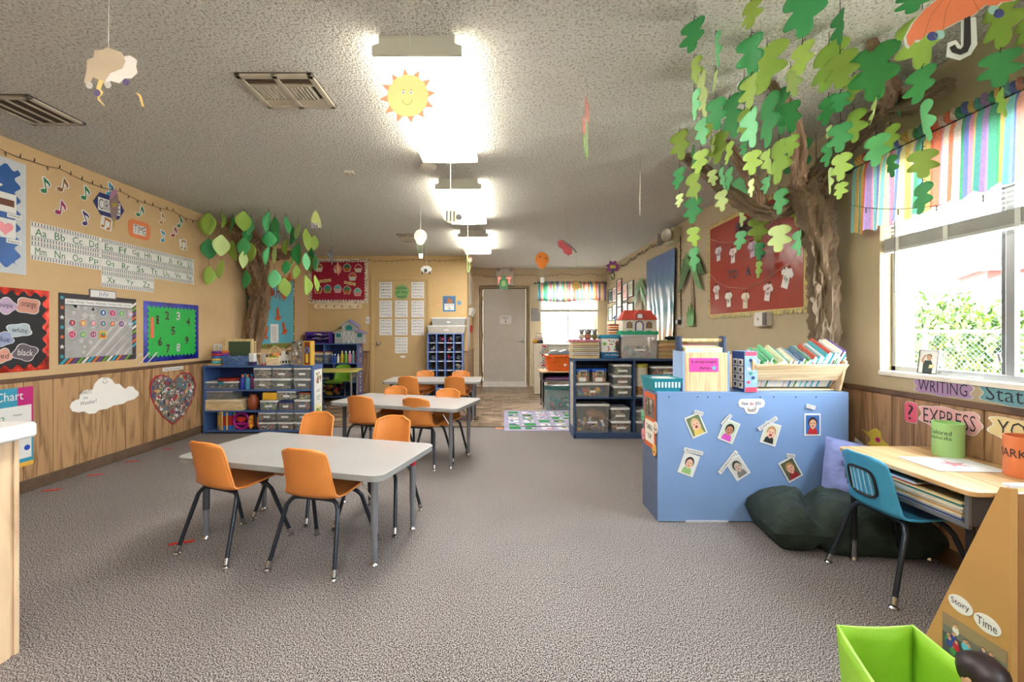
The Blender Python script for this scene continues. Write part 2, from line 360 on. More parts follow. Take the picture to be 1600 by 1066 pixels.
# ---- windows
ALU = mt((176, 178, 180), .35, .8, vary=.03); WTRIM = mt((232, 222, 204), .5, vary=.02)
def glass_mat():
    m = bpy.data.materials.new('window_glass'); m.use_nodes = True; n = m.node_tree; b = n.nodes['Principled BSDF']; out = n.nodes['Material Output']
    tr = n.nodes.new('ShaderNodeBsdfTransparent'); gl = n.nodes.new('ShaderNodeBsdfGlossy'); gl.inputs['Roughness'].default_value = .02
    mx = n.nodes.new('ShaderNodeMixShader'); mx.inputs[0].default_value = .04
    n.links.new(tr.outputs[0], mx.inputs[1]); n.links.new(gl.outputs[0], mx.inputs[2]); n.links.new(mx.outputs[0], out.inputs['Surface'])
    return m
GLASS = glass_mat()
def side_window(name, y0, y1, z0, z1):
    Xg = XR+.085
    b = B(); f = .028
    for (a, c, e, g) in ((y0, y1, z0, z0+f), (y0, y1, z1-f, z1), (y0, y0+f, z0, z1), (y1-f, y1, z0, z1)): b.box(Xg-.02, Xg+.03, a, c, e, g)
    mid = (y0+y1)/2; b.box(Xg-.015, Xg+.01, mid-.035, mid, z0, z1); b.box(Xg+.0, Xg+.025, mid, mid+.03, z0, z1)
    w_ = struct(b.make(name, ALU, bevel=.003))
    B().box(Xg, Xg+.004, y0+f, y1-f, z0+f, z1-f).make('window_pane', GLASS, w_)
    B().cyl((Xg-.02, mid+.012, .99), (Xg-.03, mid+.012, 1.03), .008, n=8).make('latch', ALU, w_)
    B().box(XR-.012, Xg-.02, y0, y1, z0-.025, z0).make('window_sill', mt((235, 228, 215), .5), w_, bevel=.003)
    return w_
side_window('window_1', WY0, WY1, WZ0, WZ1)
side_window('window_2', -2.1, -.5, WZ0, WZ1)
b = B(); f = .03; Yg = YB+.08
for (a, c, e, g) in ((BX0, BX1, BZ0, BZ0+f), (BX0, BX1, BZ1-f, BZ1), (BX0, BX0+f, BZ0, BZ1), (BX1-f-.02, BX1, BZ0, BZ1)): b.box(a, c, Yg-.02, Yg+.02, e, g)
b.box(1.36, 1.385, Yg-.02, Yg+.02, BZ0, BZ1)
wb = struct(b.make('window_3', WTRIM, bevel=.003))
B().box(1.375, 1.39, Yg-.03, Yg-.02, BZ0+f, BZ1-f).make('mullion_track', mt((110, 110, 108), .4, .6), wb)
B().box(BX0+f, BX1-f, Yg, Yg+.004, BZ0+f, BZ1-f).make('window_pane', GLASS, wb)
B().box(BX0-.03, BX1+.03, YB-.03, Yg-.02, BZ0-.03, BZ0).make('window_sill', WTRIM, wb, bevel=.003)
# ---- ceiling lights
WRAP = bpy.data.materials.new('wrap_diffuser'); WRAP.use_nodes = True
n = WRAP.node_tree; bb = n.nodes['Principled BSDF']; t = n.nodes.new('ShaderNodeTexCoord'); z = n.nodes.new('ShaderNodeTexWave'); z.inputs['Scale'].default_value = 2.4
z.bands_direction = 'X'; z.inputs['Phase Offset'].default_value = 1.2; z.inputs['Distortion'].default_value = .3
n.links.new(t.outputs['Object'], z.inputs['Vector']); r = n.nodes.new('ShaderNodeMapRange'); r.inputs['To Min'].default_value = LAMP*.8; r.inputs['To Max'].default_value = LAMP*1.1
n.links.new(z.outputs['Fac'], r.inputs['Value']); n.links.new(r.outputs['Result'], bb.inputs['Emission Strength'])
bb.inputs['Emission Color'].default_value = (1, .97, .92, 1); bb.inputs['Base Color'].default_value = (.9, .9, .88, 1); bb.inputs['Roughness'].default_value = .4
WSIDE = mt((236, 230, 214), .4, emit=LAMP*.85)
FIX = mt((204, 202, 186), .45, vary=.03)
def fixture(y0, y1, label, x0=-.58, x1=-.18):
    t = thing('ceiling_light', label, 'ceiling light', ((x0+x1)/2, (y0+y1)/2, HC), 0, 'fluorescent ceiling lights down the room')
    hw = (x1-x0)/2; hl = (y1-y0)/2
    B().box(-hw+.03, hw-.03, -hl+.0, hl-.0, -.03, 0).make('housing', FIX, t, bevel=.003)
    for s in (-1, 1):
        ya, yb = sorted((s*hl, s*(hl+.022)))
        B().prism([(-hw, -.085), (hw, -.085), (hw, -.045), (hw-.03, -.035), (hw-.03, 0), (-hw+.03, 0), (-hw+.03, -.035), (-hw, -.045)], ya, yb).make('end_cap', FIX, t, bevel=.003)
    pr = [(-hw+.004, -.03), (-hw+.002, -.07), (-hw+.02, -.082), (0, -.088), (hw-.02, -.082), (hw-.002, -.07), (hw-.004, -.03)]
    d_ = B().prism(pr, -hl+.001, hl-.001); d_.m = [1 if abs(sum(d_.v[i][2] for i in f)/len(f)+.082) > .012 else 0 for f in d_.f]; d_.make('diffuser', [WRAP, WSIDE], t)
    return t
fixture(1.95, 3.16, 'nearest white fluorescent ceiling light behind the hanging paper sun')
fixture(3.755, 4.97, 'middle fluorescent ceiling light behind the hanging paper bee')
fixture(5.64, 6.86, 'furthest fluorescent ceiling light on the textured ceiling')
fixture(-.45, .77, 'fluorescent ceiling light overhead in front of the viewer')  # out of view; row carried on overhead, added as fill light
fixture(-2.1, -.88, 'fluorescent ceiling light behind the viewer')  # also unseen, added to light the near end of the room
# =================== TABLES AND CHAIRS ===================
TOPM = mt((166, 164, 162), .35, vary=.04, scale=3); EDGE = mt((150, 150, 146), .45)
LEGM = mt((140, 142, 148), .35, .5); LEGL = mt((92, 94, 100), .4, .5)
def table(cx, cy, rot, z, label, tape=False):
    t = thing('classroom_table', label, 'table', (cx, cy, 0), radians(rot), 'grey topped tables')
    o = B(); pts = rrect(-.61, .61, -.305, .305, .055, 5)
    o.prismz(pts, z-.006, z, 0); o.prismz([(x*.999, y*.999) for x, y in pts], z-.03, z-.006, 1)
    o.make('tabletop', [TOPM, EDGE], t, bevel=.003)
    B().box(-.5, .5, -.2, -.18, z-.05, z-.03).box(-.5, .5, .18, .2, z-.05, z-.03).make('apron_rail', LEGL, t)
    k = 0
    for sx in (-1, 1):
        for sy in (-1, 1):
            l = B().cyl((sx*.515, sy*.2, .02), (sx*.515, sy*.2, z-.03), .0145, n=14).make('leg', LEGM, t, smooth=True)
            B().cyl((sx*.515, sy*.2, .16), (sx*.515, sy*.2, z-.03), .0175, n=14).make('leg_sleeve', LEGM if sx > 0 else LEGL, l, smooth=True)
            B().lathe([(.013, .022), (.014, .012), (.02, .004), (.018, 0)], (sx*.515, sy*.2, 0), 14).make('glide', CHROME, l, smooth=True)
            B().cyl((sx*.515, sy*.2, z-.17), (sx*.42, sy*.2, z-.035), .004, n=6).make('brace', CHROME, l)
            if tape and sx > 0 and sy > 0: part_label(B().cyl((sx*.515, sy*.2, z-.1), (sx*.515, sy*.2, z-.06), .0195, n=14).make('tape', mt((190, 30, 40), .4), l), 'red tape band')
    return t
table(-1.062, 2.426, -15.2, .467, 'nearest grey topped table with red tape on one leg', True)
table(-.86, 3.93, -17, .51, 'middle grey topped table between the nearest and the furthest one')
table(-.885, 5.68, 0, .51, 'furthest grey topped table standing before the blue cubby unit')
def prof(v):      # seat front -> back top (y, z)
    P = [(.185, .322), (.17, .338), (.12, .342), (.04, .334), (-.05, .328), (-.11, .334), (-.142, .356), (-.158, .40), (-.168, .45), (-.18, .51), (-.193, .56), (-.2, .585)]
    t = v*(len(P)-1); i = min(int(t), len(P)-2); q = t-i
    return (P[i][0]*(1-q)+P[i+1][0]*q, P[i][1]*(1-q)+P[i+1][1]*q)
def shellfn(u, v):
    y, z = prof(v); s = 2*u-1
    q = max(0, min(1, (v-.38)/.26)); q = q*q*(3-2*q)
    W = .30-.045*q-.03*max(0, (v-.6)/.4)
    if v > .9: W *= (1-.24*((v-.9)/.1)**2.6)
    if v < .1: W *= 1-.2*((.1-v)/.1)**2
    e = abs(s); y += q*.040*e**2.4*(1-.25*max(0, v-.6)/.4); z += (1-q)*.014*e**3*min(1, v*10)-(.012*e**4*(v-.85)/.15 if v > .85 else 0)
    return (s*W/2, y, z)
def make_chair(col, label, pos, rz, slots=False, group=None):
    t = thing('school_chair', label, 'chair', pos, rz, group)
    sh = B().grid(shellfn, 16, 44).make('seat_shell', mt(col, .42, vary=.05, scale=5), t, smooth=True, solid=.007)
    rim = B(); pts = [shellfn(0, v/30) for v in range(31)]+[shellfn(u/8, 1) for u in range(1, 9)]+[shellfn(1, 1-v/30) for v in range(1, 31)]
    rim.tube(pts, .0055, 6); rim.make('seat_rim', mt(tuple(min(255, int(c*1.08)) for c in col), .42), t, smooth=True)
    m = DARKMETAL
    for sy, fx, fy, tx, ty in ((-1, .177, -.186, .105, -.085), (1, .187, .186, .11, .075)):
        for sx in (-1, 1):
            foot = Vector((sx*fx, fy, .012)); sh_ = Vector((sx*(tx+.035), ty+sy*.018, .285))
            pts = [foot, foot.lerp(sh_, .5), sh_, Vector((sx*(tx+.02), ty+sy*.006, .308)), Vector((sx*tx, ty, .319)), Vector((sx*tx*.5, ty, .322)), Vector((0, ty, .322))]
            l = B().tube(pts, .0105, 10).make('leg', m, t, smooth=True)
            d = (sh_-foot).normalized()
            B().cyl(foot+d*.004, foot+d*.035, .0125, n=12).lathe([(.011, 0.012), (.018, .005), (.017, 0)], (foot.x, foot.y, 0), 12).make('glide', CHROME, l, smooth=True)
    B().box(-.1, .1, -.09, .08, .323, .329).make('seat_bracket', DARKMETAL, t)
    if slots:
        fr = []
        for i in range(28):
            a = 2*pi*i/28; q = (abs(cos(a))**.5*(1 if cos(a) > 0 else -1), abs(sin(a))**.5*(1 if sin(a) > 0 else -1))
            u = .5+.28*q[0]; v = .74+.10*q[1]; p = shellfn(u, v); fr.append((p[0], p[1]-.006, p[2]))
        part_label(B().tube(fr, .0065, 6, closed=True).make('handhold_ring', BLACK, t, smooth=True), 'black oval ring on the back')
        for k in range(5):
            u = .3+.1*k; a = shellfn(u, .655); c = shellfn(u, .83)
            B().tube([(a[0], a[1]-.006, a[2]), (c[0], c[1]-.006, c[2])], .0035, 6).make('rib', mt((150, 200, 225), .4), t)
    return t
OR = (216, 134, 62)
def facing(cx, cy, deg): return ((cx, cy, 0), radians(deg))
spots = [(-1.412, 2.307, -21.6, 'orange chair nearest the left wall on the viewer side of the nearest table'),
 (-.89, 2.188, -13.5, 'orange chair nearest the viewer at the nearest table'),
 (-1.265, 2.74, 165, 'orange chair across the nearest table, left of the pair facing the viewer'),
 (-.73, 2.61, 167, 'orange chair across the nearest table, right of the pair facing the viewer'),
 (-1.165, 3.84, -15, 'orange chair on the viewer side of the middle table, left of the two'),
 (-.674, 3.745, -15, 'orange chair on the viewer side of the middle table, right of the two'),
 (-1.09, 4.12, 163, 'orange chair across the middle table, left of the two facing the viewer'),
 (-.55, 3.93, 165, 'orange chair across the middle table, right of the two facing the viewer'),
 (-1.15, 5.47, -2, 'orange chair on the viewer side of the furthest table, left of the two'),
 (-.58, 5.47, -2, 'orange chair on the viewer side of the furthest table, right of the two'),
 (-1.07, 5.86, 178, 'orange chair behind the furthest table, in front of the door'),
 (-.57, 5.86, 181, 'orange chair behind the furthest table, in front of the cubby unit')]
x, y, a, l = spots[0]
c0 = make_chair(OR, l, (x, y, 0), radians(a), group='orange classroom chairs')
for x, y, a, l in spots[1:]: dup(c0, (x, y, 0), radians(a), l)
make_chair((60, 150, 190), 'blue plastic chair with slotted back at the writing desk', (1.775, 1.945, 0), -pi/2, True)
gc = make_chair((110, 160, 40), 'lime green chair behind the little yellow table', (-2.62, 6.97, 0), pi*.97, group='green chairs at the little table')
dup(gc, (-2.83, 6.42, 0), radians(-62), 'lime green chair seen edge on, left of the little yellow table', None)
# little yellow-green table at the back left
t = thing('activity_table', 'small yellow green table in front of the paint shelf', 'table', (-2.52, 6.55, 0), radians(6))
B().prismz(rrect(-.36, .36, -.26, .26, .05), .535, .56).make('tabletop', mt((196, 186, 84), .4), t, bevel=.003)
for sx in (-1, 1):
    for sy in (-1, 1): B().cyl((sx*.28, sy*.19, 0), (sx*.28, sy*.19, .535), .015, n=12).make('leg', mt((170, 170, 165), .3, .7), t, smooth=True)
# =================== BINS, SHELVES ===================
def clearm(rgb, a): return mt(rgb, .15, vary=.02, alpha=a, spec=.6)
CLR = clearm((206, 206, 200), .17); LID = mt((226, 226, 222), .45)
PAL = [(200, 60, 50), (50, 100, 180), (235, 190, 60), (60, 150, 80), (225, 120, 50), (150, 90, 160), (230, 225, 215), (90, 60, 45)]
def heap(name, x0, x1, y0, y1, z0, z1, cols, label, seed=1, n=26, size=None, group=None):
    r = random.Random(seed); b = B(); S = size or min(x1-x0, z1-z0)*.22
    for i in range(n):
        s = S*r.uniform(.6, 1.2); x = r.uniform(x0+s, x1-s); y = r.uniform(y0+s, y1-s) if i % 2 else y0+s*1.05; z = r.uniform(z0+s*.8, max(z0+s, z1-s*.6))
        k = r.randrange(len(cols)); b.T = Matrix.Translation((x, y, z)) @ Matrix.Rotation(r.uniform(0, 3), 4, (r.random(), r.random(), r.random()+.1))
        if r.random() < .5: b.box(-s, s, -s*.6, s*.6, -s*.5, s*.5, k)
        else: b.ball((0, 0, 0), (s, s*.7, s*.8), k, 8, 5)
    b.T = None
    return tag(b.make(name, [mt(c, .5) for c in cols], bevel=0, smooth=False), label, 'toys', group, 'stuff')
def bin_(x0, x1, yf, depth, z0, z1, label, group=None, body=None, lid=LID, lab=None, latch=None, taper=.10, note=None):
    w_ = x1-x0; h = z1-z0; lh = min(.022, h*.2)
    t = thing('storage_bin', label, 'bin', ((x0+x1)/2, yf+depth/2, z0), 0, group)
    hw = w_/2-.004; hd = depth/2-.004; k = 1-taper
    bt = [(-hw*k, -hd*k, 0), (hw*k, -hd*k, 0), (hw*k, hd*k, 0), (-hw*k, hd*k, 0)]
    tp = [(-hw*.97, -hd*.97, h-lh), (hw*.97, -hd*.97, h-lh), (hw*.97, hd*.97, h-lh), (-hw*.97, hd*.97, h-lh)]
    b = B().add(bt+tp, [(0,3,2,1),(0,1,5,4),(1,2,6,5),(2,3,7,6),(3,0,4,7)])
    b.make('bin_body', body or CLR, t, bevel=.006, solid=.002)
    if lid: B().prismz(rrect(-hw, hw, -hd, hd, min(.015, hw*.3)), h-lh, h).make('lid', lid, t, bevel=.004)
    if lab:
        lw = lab if isinstance(lab, float) else .045
        yy = -hd*(k+.97)/2-.006; l = B().rect(-lw, lw, h*.32, h*.32+.022, yy); l.box(-lw, lw, yy+.0005, yy+.002, h*.32, h*.32+.022).make('label_strip', WHITE, t)
        if note: B().text(note, 0, h*.32+.011, .01, yy-.001).make('lettering', INK, t)
    if latch: B().box(-.03, .03, -hd-.006, -hd+.004, h-lh-.02, h).make('latch', mt(latch, .4), t, bevel=.003)
    return t
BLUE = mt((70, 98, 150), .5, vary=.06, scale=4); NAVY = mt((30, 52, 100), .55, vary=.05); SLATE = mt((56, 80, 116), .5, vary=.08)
def shelf_unit(name, label, x0, x1, y0, y1, top, shelves, dividers, m, mb, th=.02, base=.0, sidem=None):
    t = thing(name, label, 'shelf', ((x0+x1)/2, (y0+y1)/2, 0)); hw = (x1-x0)/2; hd = (y1-y0)/2
    for s in (-1, 1): B().box(*(sorted((s*hw, s*(hw-th)))), -hd, hd, 0, top-th).make('side_panel', m, t, bevel=.002)
    B().box(-hw, hw, -hd, hd, top-th, top).make('top_panel', m, t, bevel=.003)
    B().box(-hw+th, hw-th, hd-.008, hd, .01, top-th).make('back_panel', mb, t)
    for z, a, c in shelves: B().box(a-(x0+x1)/2+.0, c-(x0+x1)/2, -hd, hd-.008, z-.018, z).make('shelf_board', m, t, bevel=.002)
    for a, z0, z1 in dividers: B().box(a-(x0+x1)/2-.01, a-(x0+x1)/2+.01, -hd, hd-.008, z0, z1).make('divider', m, t)
    return t
# ---- left shelf with art bins
LY0, LY1 = 4.81, 5.08
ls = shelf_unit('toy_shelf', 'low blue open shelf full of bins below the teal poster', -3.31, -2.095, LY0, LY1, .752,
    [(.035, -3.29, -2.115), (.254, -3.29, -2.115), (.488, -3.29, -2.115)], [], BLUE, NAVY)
def LB(x0, x1, y1, y0, Y=LY0): # px box -> x0,x1,z0,z1 at depth Y
    return ((x0-CX)*Y/F, (x1-CX)*Y/F, ZZ(y0, Y), ZZ(y1, Y))
Z3, Z2, Z1 = .488, .254, .035
def row(items, Y, depth, group, place):
    for k, (a, c, t, b_, z0, lid, lab, cont, lb) in enumerate(items):
        x0, x1, _, z1 = LB(a, c, t, b_, Y); 
        bin_(x0, x1, Y+.004, depth, z0, z1, lb+place, group, lid=lid, lab=lab)
        if cont: heap('bin_contents', x0+.012, x1-.012, Y+.02, Y+depth-.02, z0+.004, z0+(z1-z0)*.72, cont, 'small craft pieces inside the '+lb+place, seed=k*7+int(a))
H = .121
sand = [(196, 178, 150), (180, 162, 136)]
row([(394, 423, 592, 609, Z3, LID, .03, sand, 'lower left clear bin'), (421.8, 453, 592, 609, Z3, LID, .035, [(70, 120, 90), (150, 140, 120)], 'lower middle clear bin'),
     (457, 485.5, 592, 609, Z3, LID, .04, None, 'lower right clear bin')], LY0, .22, 'clear bins on the top shelf of the low blue shelf', ' on the top shelf of the blue toy shelf')
row([(394, 423, 575, 592, Z3+.1215, LID, None, sand, 'upper left clear bin'), (423.5, 454, 575, 592, Z3+.1215, LID, .035, [(150, 100, 90), (160, 150, 130)], 'upper middle clear bin'),
     (457, 486, 575, 592, Z3+.1215, LID, .035, None, 'upper right clear bin')], LY0, .22, 'clear bins on the top shelf of the low blue shelf', ' on the top shelf of the blue toy shelf')
row([(404, 433, 626, 642, Z2, LID, .04, [(200, 200, 190), (60, 110, 170), (120, 180, 60)], 'lower left clear bin'), (434, 457, 627, 642, Z2, mt((40, 50, 110), .4), .03, [(180, 80, 70), (120, 120, 130)], 'blue lidded clear bin'),
     (457.5, 485.5, 625, 642, Z2, LID, .035, [(60, 120, 170), (210, 90, 80)], 'lower right clear bin with blue contents')], LY0, .22, 'bins on the middle shelf of the low blue shelf', ' on the middle shelf of the blue toy shelf')
row([(430.5, 462, 611, 627, Z2+.116, LID, .035, [(190, 175, 120), (200, 200, 190)], 'upper clear bin'), (465, 484.5, 614, 625, Z2+.122, clearm((190, 100, 60), .8), None, [(230, 200, 60), (60, 150, 110)], 'small orange lidded bin')],
    LY0, .2, 'bins on the middle shelf of the low blue shelf', ' on the middle shelf of the blue toy shelf')
row([(402, 431, 661, 677, Z1, LID, None, [(220, 60, 100), (230, 225, 215), (90, 60, 60)], 'lower left clear bin with pink things'), (432, 457.5, 661, 677, Z1, LID, .035, [(200, 160, 70), (190, 80, 60)], 'lower middle clear bin'),
     (458.5, 485.5, 661, 677, Z1, LID, .03, [(150, 140, 120), (120, 100, 80)], 'lower right clear bin')], LY0, .22, 'clear bins on the bottom shelf of the low blue shelf', ' on the bottom shelf of the blue toy shelf')
row([(401, 430, 645, 661, Z1+.108, LID, .035, [(120, 140, 120)], 'upper left clear bin'), (430.5, 458, 645, 661, Z1+.108, LID, .04, None, 'upper middle clear bin'),
     (458.5, 486, 645, 661, Z1+.108, LID, .03, None, 'upper right clear bin')], LY0, .22, 'clear bins on the bottom shelf of the low blue shelf', ' on the bottom shelf of the blue toy shelf')
x0, x1, z0, z1 = LB(409, 431, 614, 626)
tag(B().box(x0, x1, LY0+.01, LY0+.2, Z2+.117, z1).make('yellow_box', mt((226, 172, 50), .5), bevel=.004), 'plain yellow box resting on a clear bin in the middle shelf', 'box')
bin_(*LB(316.5, 372, 597, 609)[:2], LY0+.005, .23, Z3, .575, 'wide flat clear box with teal latch on the top shelf of the blue toy shelf', latch=(40, 130, 140))
heap('bin_contents', -3.28, -2.93, LY0+.03, LY0+.2, Z3+.004, Z3+.05, [(214, 200, 170), (190, 180, 160)], 'paper pieces inside the flat clear box with teal latch', 5, 14)
tag(B().lathe([(.06, 0), (.11, .006), (.125, .028), (.115, .03), (.05, .022)], (-3.08, LY0+.11, .576), 20).make('red_dish', mt((190, 60, 50), .4), smooth=True), 'shallow red and white dish lying on the flat clear box', 'dish')
def bottle(x, y, z, r, h, col, cap, label, group=None, name='paint_bottle'):
    t = thing(name, label, 'bottle', (x, y, z), 0, group)
    B().lathe([(r*.9, 0), (r, .006), (r, h*.62), (r*.85, h*.72), (r*.4, h*.8), (r*.4, h*.84)], n=14).make('bottle_body', mt(col, .3), t, smooth=True)
    B().lathe([(r*.5, h*.83), (r*.5, h*.93), (r*.25, h)], n=12).make('cap', mt(cap, .4), t, smooth=True)
    return t
for k, (px, dy, col, cap, nm) in enumerate([(379, .04, (50, 60, 160), (225, 120, 60), 'dark blue bottle with orange cap'), (387, .04, (70, 140, 170), (225, 120, 60), 'teal bottle with orange cap'),
    (383, .12, (60, 130, 180), (60, 160, 200), 'blue capped bottle at the back'), (393.5, .12, (150, 60, 120), (60, 160, 200), 'purple bottle with light blue cap')]):
    bottle((px-CX)*(LY0+dy)/F, LY0+dy, Z3, .027, .165, col, cap, nm+' on the top shelf of the blue toy shelf', 'bottles on the top shelf')
bin_(*LB(318, 362, 611, 626)[:2], LY0+.01, .22, Z2+.122, .372+.105, 'clear bin resting on the wooden box in the middle shelf')
heap('bin_contents', -3.27, -3.0, LY0+.04, LY0+.2, Z2+.13, .43, [(60, 70, 60), (170, 110, 110), (120, 110, 100)], 'dark pieces inside the clear bin on the wooden box', 15, 14)
t = thing('wooden_box', 'long shallow wooden box on the middle shelf of the blue toy shelf', 'box', (-3.09, LY0+.13, Z2))
B().box(-.2, .2, -.125, .125, 0, .09).make('box_body', wood((190, 160, 110), (222, 196, 150), .5, 'X'), t, bevel=.003)
B().box(-.2, .2, -.125, .125, .092, .12).make('box_lid', wood((200, 176, 130), (232, 212, 176), .5, 'X'), t, bevel=.004)
tag(B().lathe([(.035, 0), (.052, .02), (.058, .08), (.052, .13), (.036, .155), (.038, .17), (.03, .172)], ((396-CX)*(LY0+.09)/F, LY0+.09, Z2), 20).make('clay_jar', mt((158, 76, 40), .4), smooth=True), 'round brown clay jar on the middle shelf of the blue toy shelf', 'jar')
t = thing('toy_drum', 'toy wooden drum in blue and red with yellow posts on the bottom shelf', 'toy', (-3.1, LY0+.12, Z1))
B().lathe([(.1, .0), (.1, .045)], n=8).lathe([(.1, .155), (.1, .195)], n=8).make('drum_hoop', mt((40, 110, 190), .4), t, bevel=.003)
B().lathe([(.088, .045), (.088, .155)], n=8).make('drum_wall', mt((180, 40, 36), .4), t)
for k in range(8):
    a = pi/8+k*pi/4; B().cyl((.1*cos(a), .1*sin(a), .0), (.1*cos(a), .1*sin(a), .2), .008, n=8).make('post', mt((232, 190, 90), .45), t)
B().cyl((-.005, -.11, .0), (-.005, -.11, .19), .008, n=8).ball((-.005, -.11, .2), .016).make('drum_stick', mt((226, 184, 96), .45), t, smooth=True)
t = thing('tambourine', 'round magenta toy tambourine standing on the bottom shelf', 'toy', (-2.925, LY0+.09, Z1+.093))
tt = B(); tt.tube([(.085*cos(2*pi*i/28), -.02, .088*sin(2*pi*i/28)) for i in range(28)], .014, 8, closed=True)
tt.box(-.075, .075, -.028, -.012, -.045, -.02).make('rim', mt((186, 30, 150), .35), t, smooth=True)
B().disc(0, 0, .078, -.004, n=28).make('drum_skin', mt((70, 20, 60), .5), t)
B().prism(blob(0, .02, .055, .03, k=3, amp=.1), -.03, -.02).make('sticker', mt((210, 50, 50), .5), t)
t = thing('butterfly_toy', 'orange and black toy butterfly with dotted wings on the bottom shelf', 'toy', (-2.76, LY0+.07, Z1+.005))
B().prism([(.02, .03), (.05, .0), (.075, .02), (.08, .08), (.065, .15), (.03, .165), (.012, .1)], -.02, .0).prism([(-.02, .03), (-.05, .0), (-.075, .02), (-.08, .08), (-.065, .15), (-.03, .165), (-.012, .1)], -.02, 0).make('wing', mt((222, 110, 40), .45), t, bevel=.003)
B().tube([(0, -.01, 0), (0, -.015, .1), (0, -.012, .17)], [.012, .02, .012], 10).ball((0, -.012, .178), .018).make('body', BLACK, t, smooth=True)
for k, (a, c, q) in enumerate([(.045, .13, 3), (.055, .085, 1), (.045, .04, 5), (-.045, .13, 2), (-.055, .085, 2), (-.045, .04, 2)]):
    B().prism(ell(a, c, .017, .017, 14), -.025, -.02).make('spot', mt(PAL[q], .5), t)
# side notice on the left shelf
def flat(name, label, cat, wall, u0, u1, z0, z1, col, th=.003, off=.0, group=None, rough=.6):
    """a sheet on a wall. wall: 'L','R' (u = y) or ('Y', depth) (u = x). local x runs to the viewer's right, z up, front at y<0"""
    if wall == 'L': loc = (XL+off, (u0+u1)/2, (z0+z1)/2); rz = pi/2
    elif wall == 'R': loc = (XR-off, (u0+u1)/2, (z0+z1)/2); rz = -pi/2
    else: loc = ((u0+u1)/2, wall[1]-off, (z0+z1)/2); rz = 0
    t = thing(name, label, cat, loc, rz, group); w_ = abs(u1-u0)/2; h = (z1-z0)/2
    if col: B().box(-w_, w_, -th, 0, -h, h).make('sheet', mt(col, rough), t)
    return t, w_, h
t = thing('shelf_notice', 'tall yellow bordered notice with two pictures on the blue shelf end', 'notice', (-2.095, 4.945, .0), pi/2)
B().box(-.1, .1, -.003, 0, .06, .70).make('sheet', mt((236, 230, 180), .6), t)
B().box(-.085, .085, -.004, -.003, .3, .69).make('paper', WHITE, t)
b = B(); r = random.Random(4)
for zc, z1_ in ((.09, .28), (.54, .68)):
    for k in range(26):
        x = r.uniform(-.065, .05); z = r.uniform(zc, z1_-.03); b.rect(x, x+.02, z, z+.025, -.0045-.00001*k, r.randrange(4))
b.text('ART', 0, .46, .03, -.0045, 4); b.text('CENTER\nIDEAS', 0, .38, .05, -.0045, 4)
b.make('pictures', [mt((60, 70, 40), .6), mt((180, 80, 50), .6), mt((120, 150, 80), .6), mt((40, 34, 34), .6), INK], t)
# ---- big back-to-viewer blue unit
t = thing('bookcase_back', 'large sky blue painted bookcase turned with its back to the viewer', 'bookcase', (1.483, 2.7125, 0))
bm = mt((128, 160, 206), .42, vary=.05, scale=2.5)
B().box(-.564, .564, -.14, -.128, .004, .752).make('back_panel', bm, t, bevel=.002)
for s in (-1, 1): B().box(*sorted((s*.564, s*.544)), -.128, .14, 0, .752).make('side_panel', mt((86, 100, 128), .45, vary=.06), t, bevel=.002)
B().box(-.564, .564, -.14, .14, .752, .768).make('top_panel', bm, t, bevel=.002)
for z in (.03, .38): B().box(-.544, .544, -.128, .14, z, z+.018).make('shelf_board', bm, t)
B().box(-.4, -.15, -.143, -.14, .0, .012).make('scuff', mt((200, 205, 215), .6), t)
for i, xx in enumerate((-.5, -.33, -.27, -.2, .04, .12, .25, .37)): B().cyl((xx, -.141, .74), (xx, -.143, .74), .004, n=6).make('nail_head', BLACK, t)
# ---- middle blue shelf with pegboard back
MY0, MY1 = 4.585, 4.915
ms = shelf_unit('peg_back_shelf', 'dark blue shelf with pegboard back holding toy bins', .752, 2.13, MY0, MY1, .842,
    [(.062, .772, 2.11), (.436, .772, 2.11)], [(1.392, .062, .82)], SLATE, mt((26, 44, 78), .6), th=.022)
b = B()
for (xa, xb) in ((.80, 1.37), (1.42, 2.08)):
    for z0_, z1_ in ((.09, .40), (.46, .79)):
        nx = int((xb-xa)/.028); nz_ = int((z1_-z0_)/.028)
        for i in range(nx):
            for j in range(nz_):
                b.add([(xa+i*.028-1.441, .1555, z0_+j*.028), (xa+i*.028+.008-1.441, .1555, z0_+j*.028), (xa+i*.028+.008-1.441, .1555, z0_+j*.028+.008), (xa+i*.028-1.441, .1555, z0_+j*.028+.008)], [(0, 1, 2, 3)])
b.make('peg_holes', mt((196, 200, 206), .6), ms)['kind'] = 'stuff'
B().box(-.689, .689, -.165, -.15, 0, .043).make('plinth', SLATE, ms, bevel=.003)
part_label(B().box(-.692, -.689, -.12, .05, .12, .8).make('side_notice', mt((196, 186, 168), .6, vary=.25, scale=30), ms), 'worn paper notice on the end')
def MB(a, c, t_, b_): return LB(a, c, t_, b_, MY0)
G1 = 'bins in the dark blue shelf'
def mb(a, c, t_, z0, label, depth=.25, **k):
    x0, x1, _, z1 = MB(a, c, t_, 0); return bin_(x0, x1, MY0+.006, depth, z0, z1, label, G1, **k), x0, x1, z1
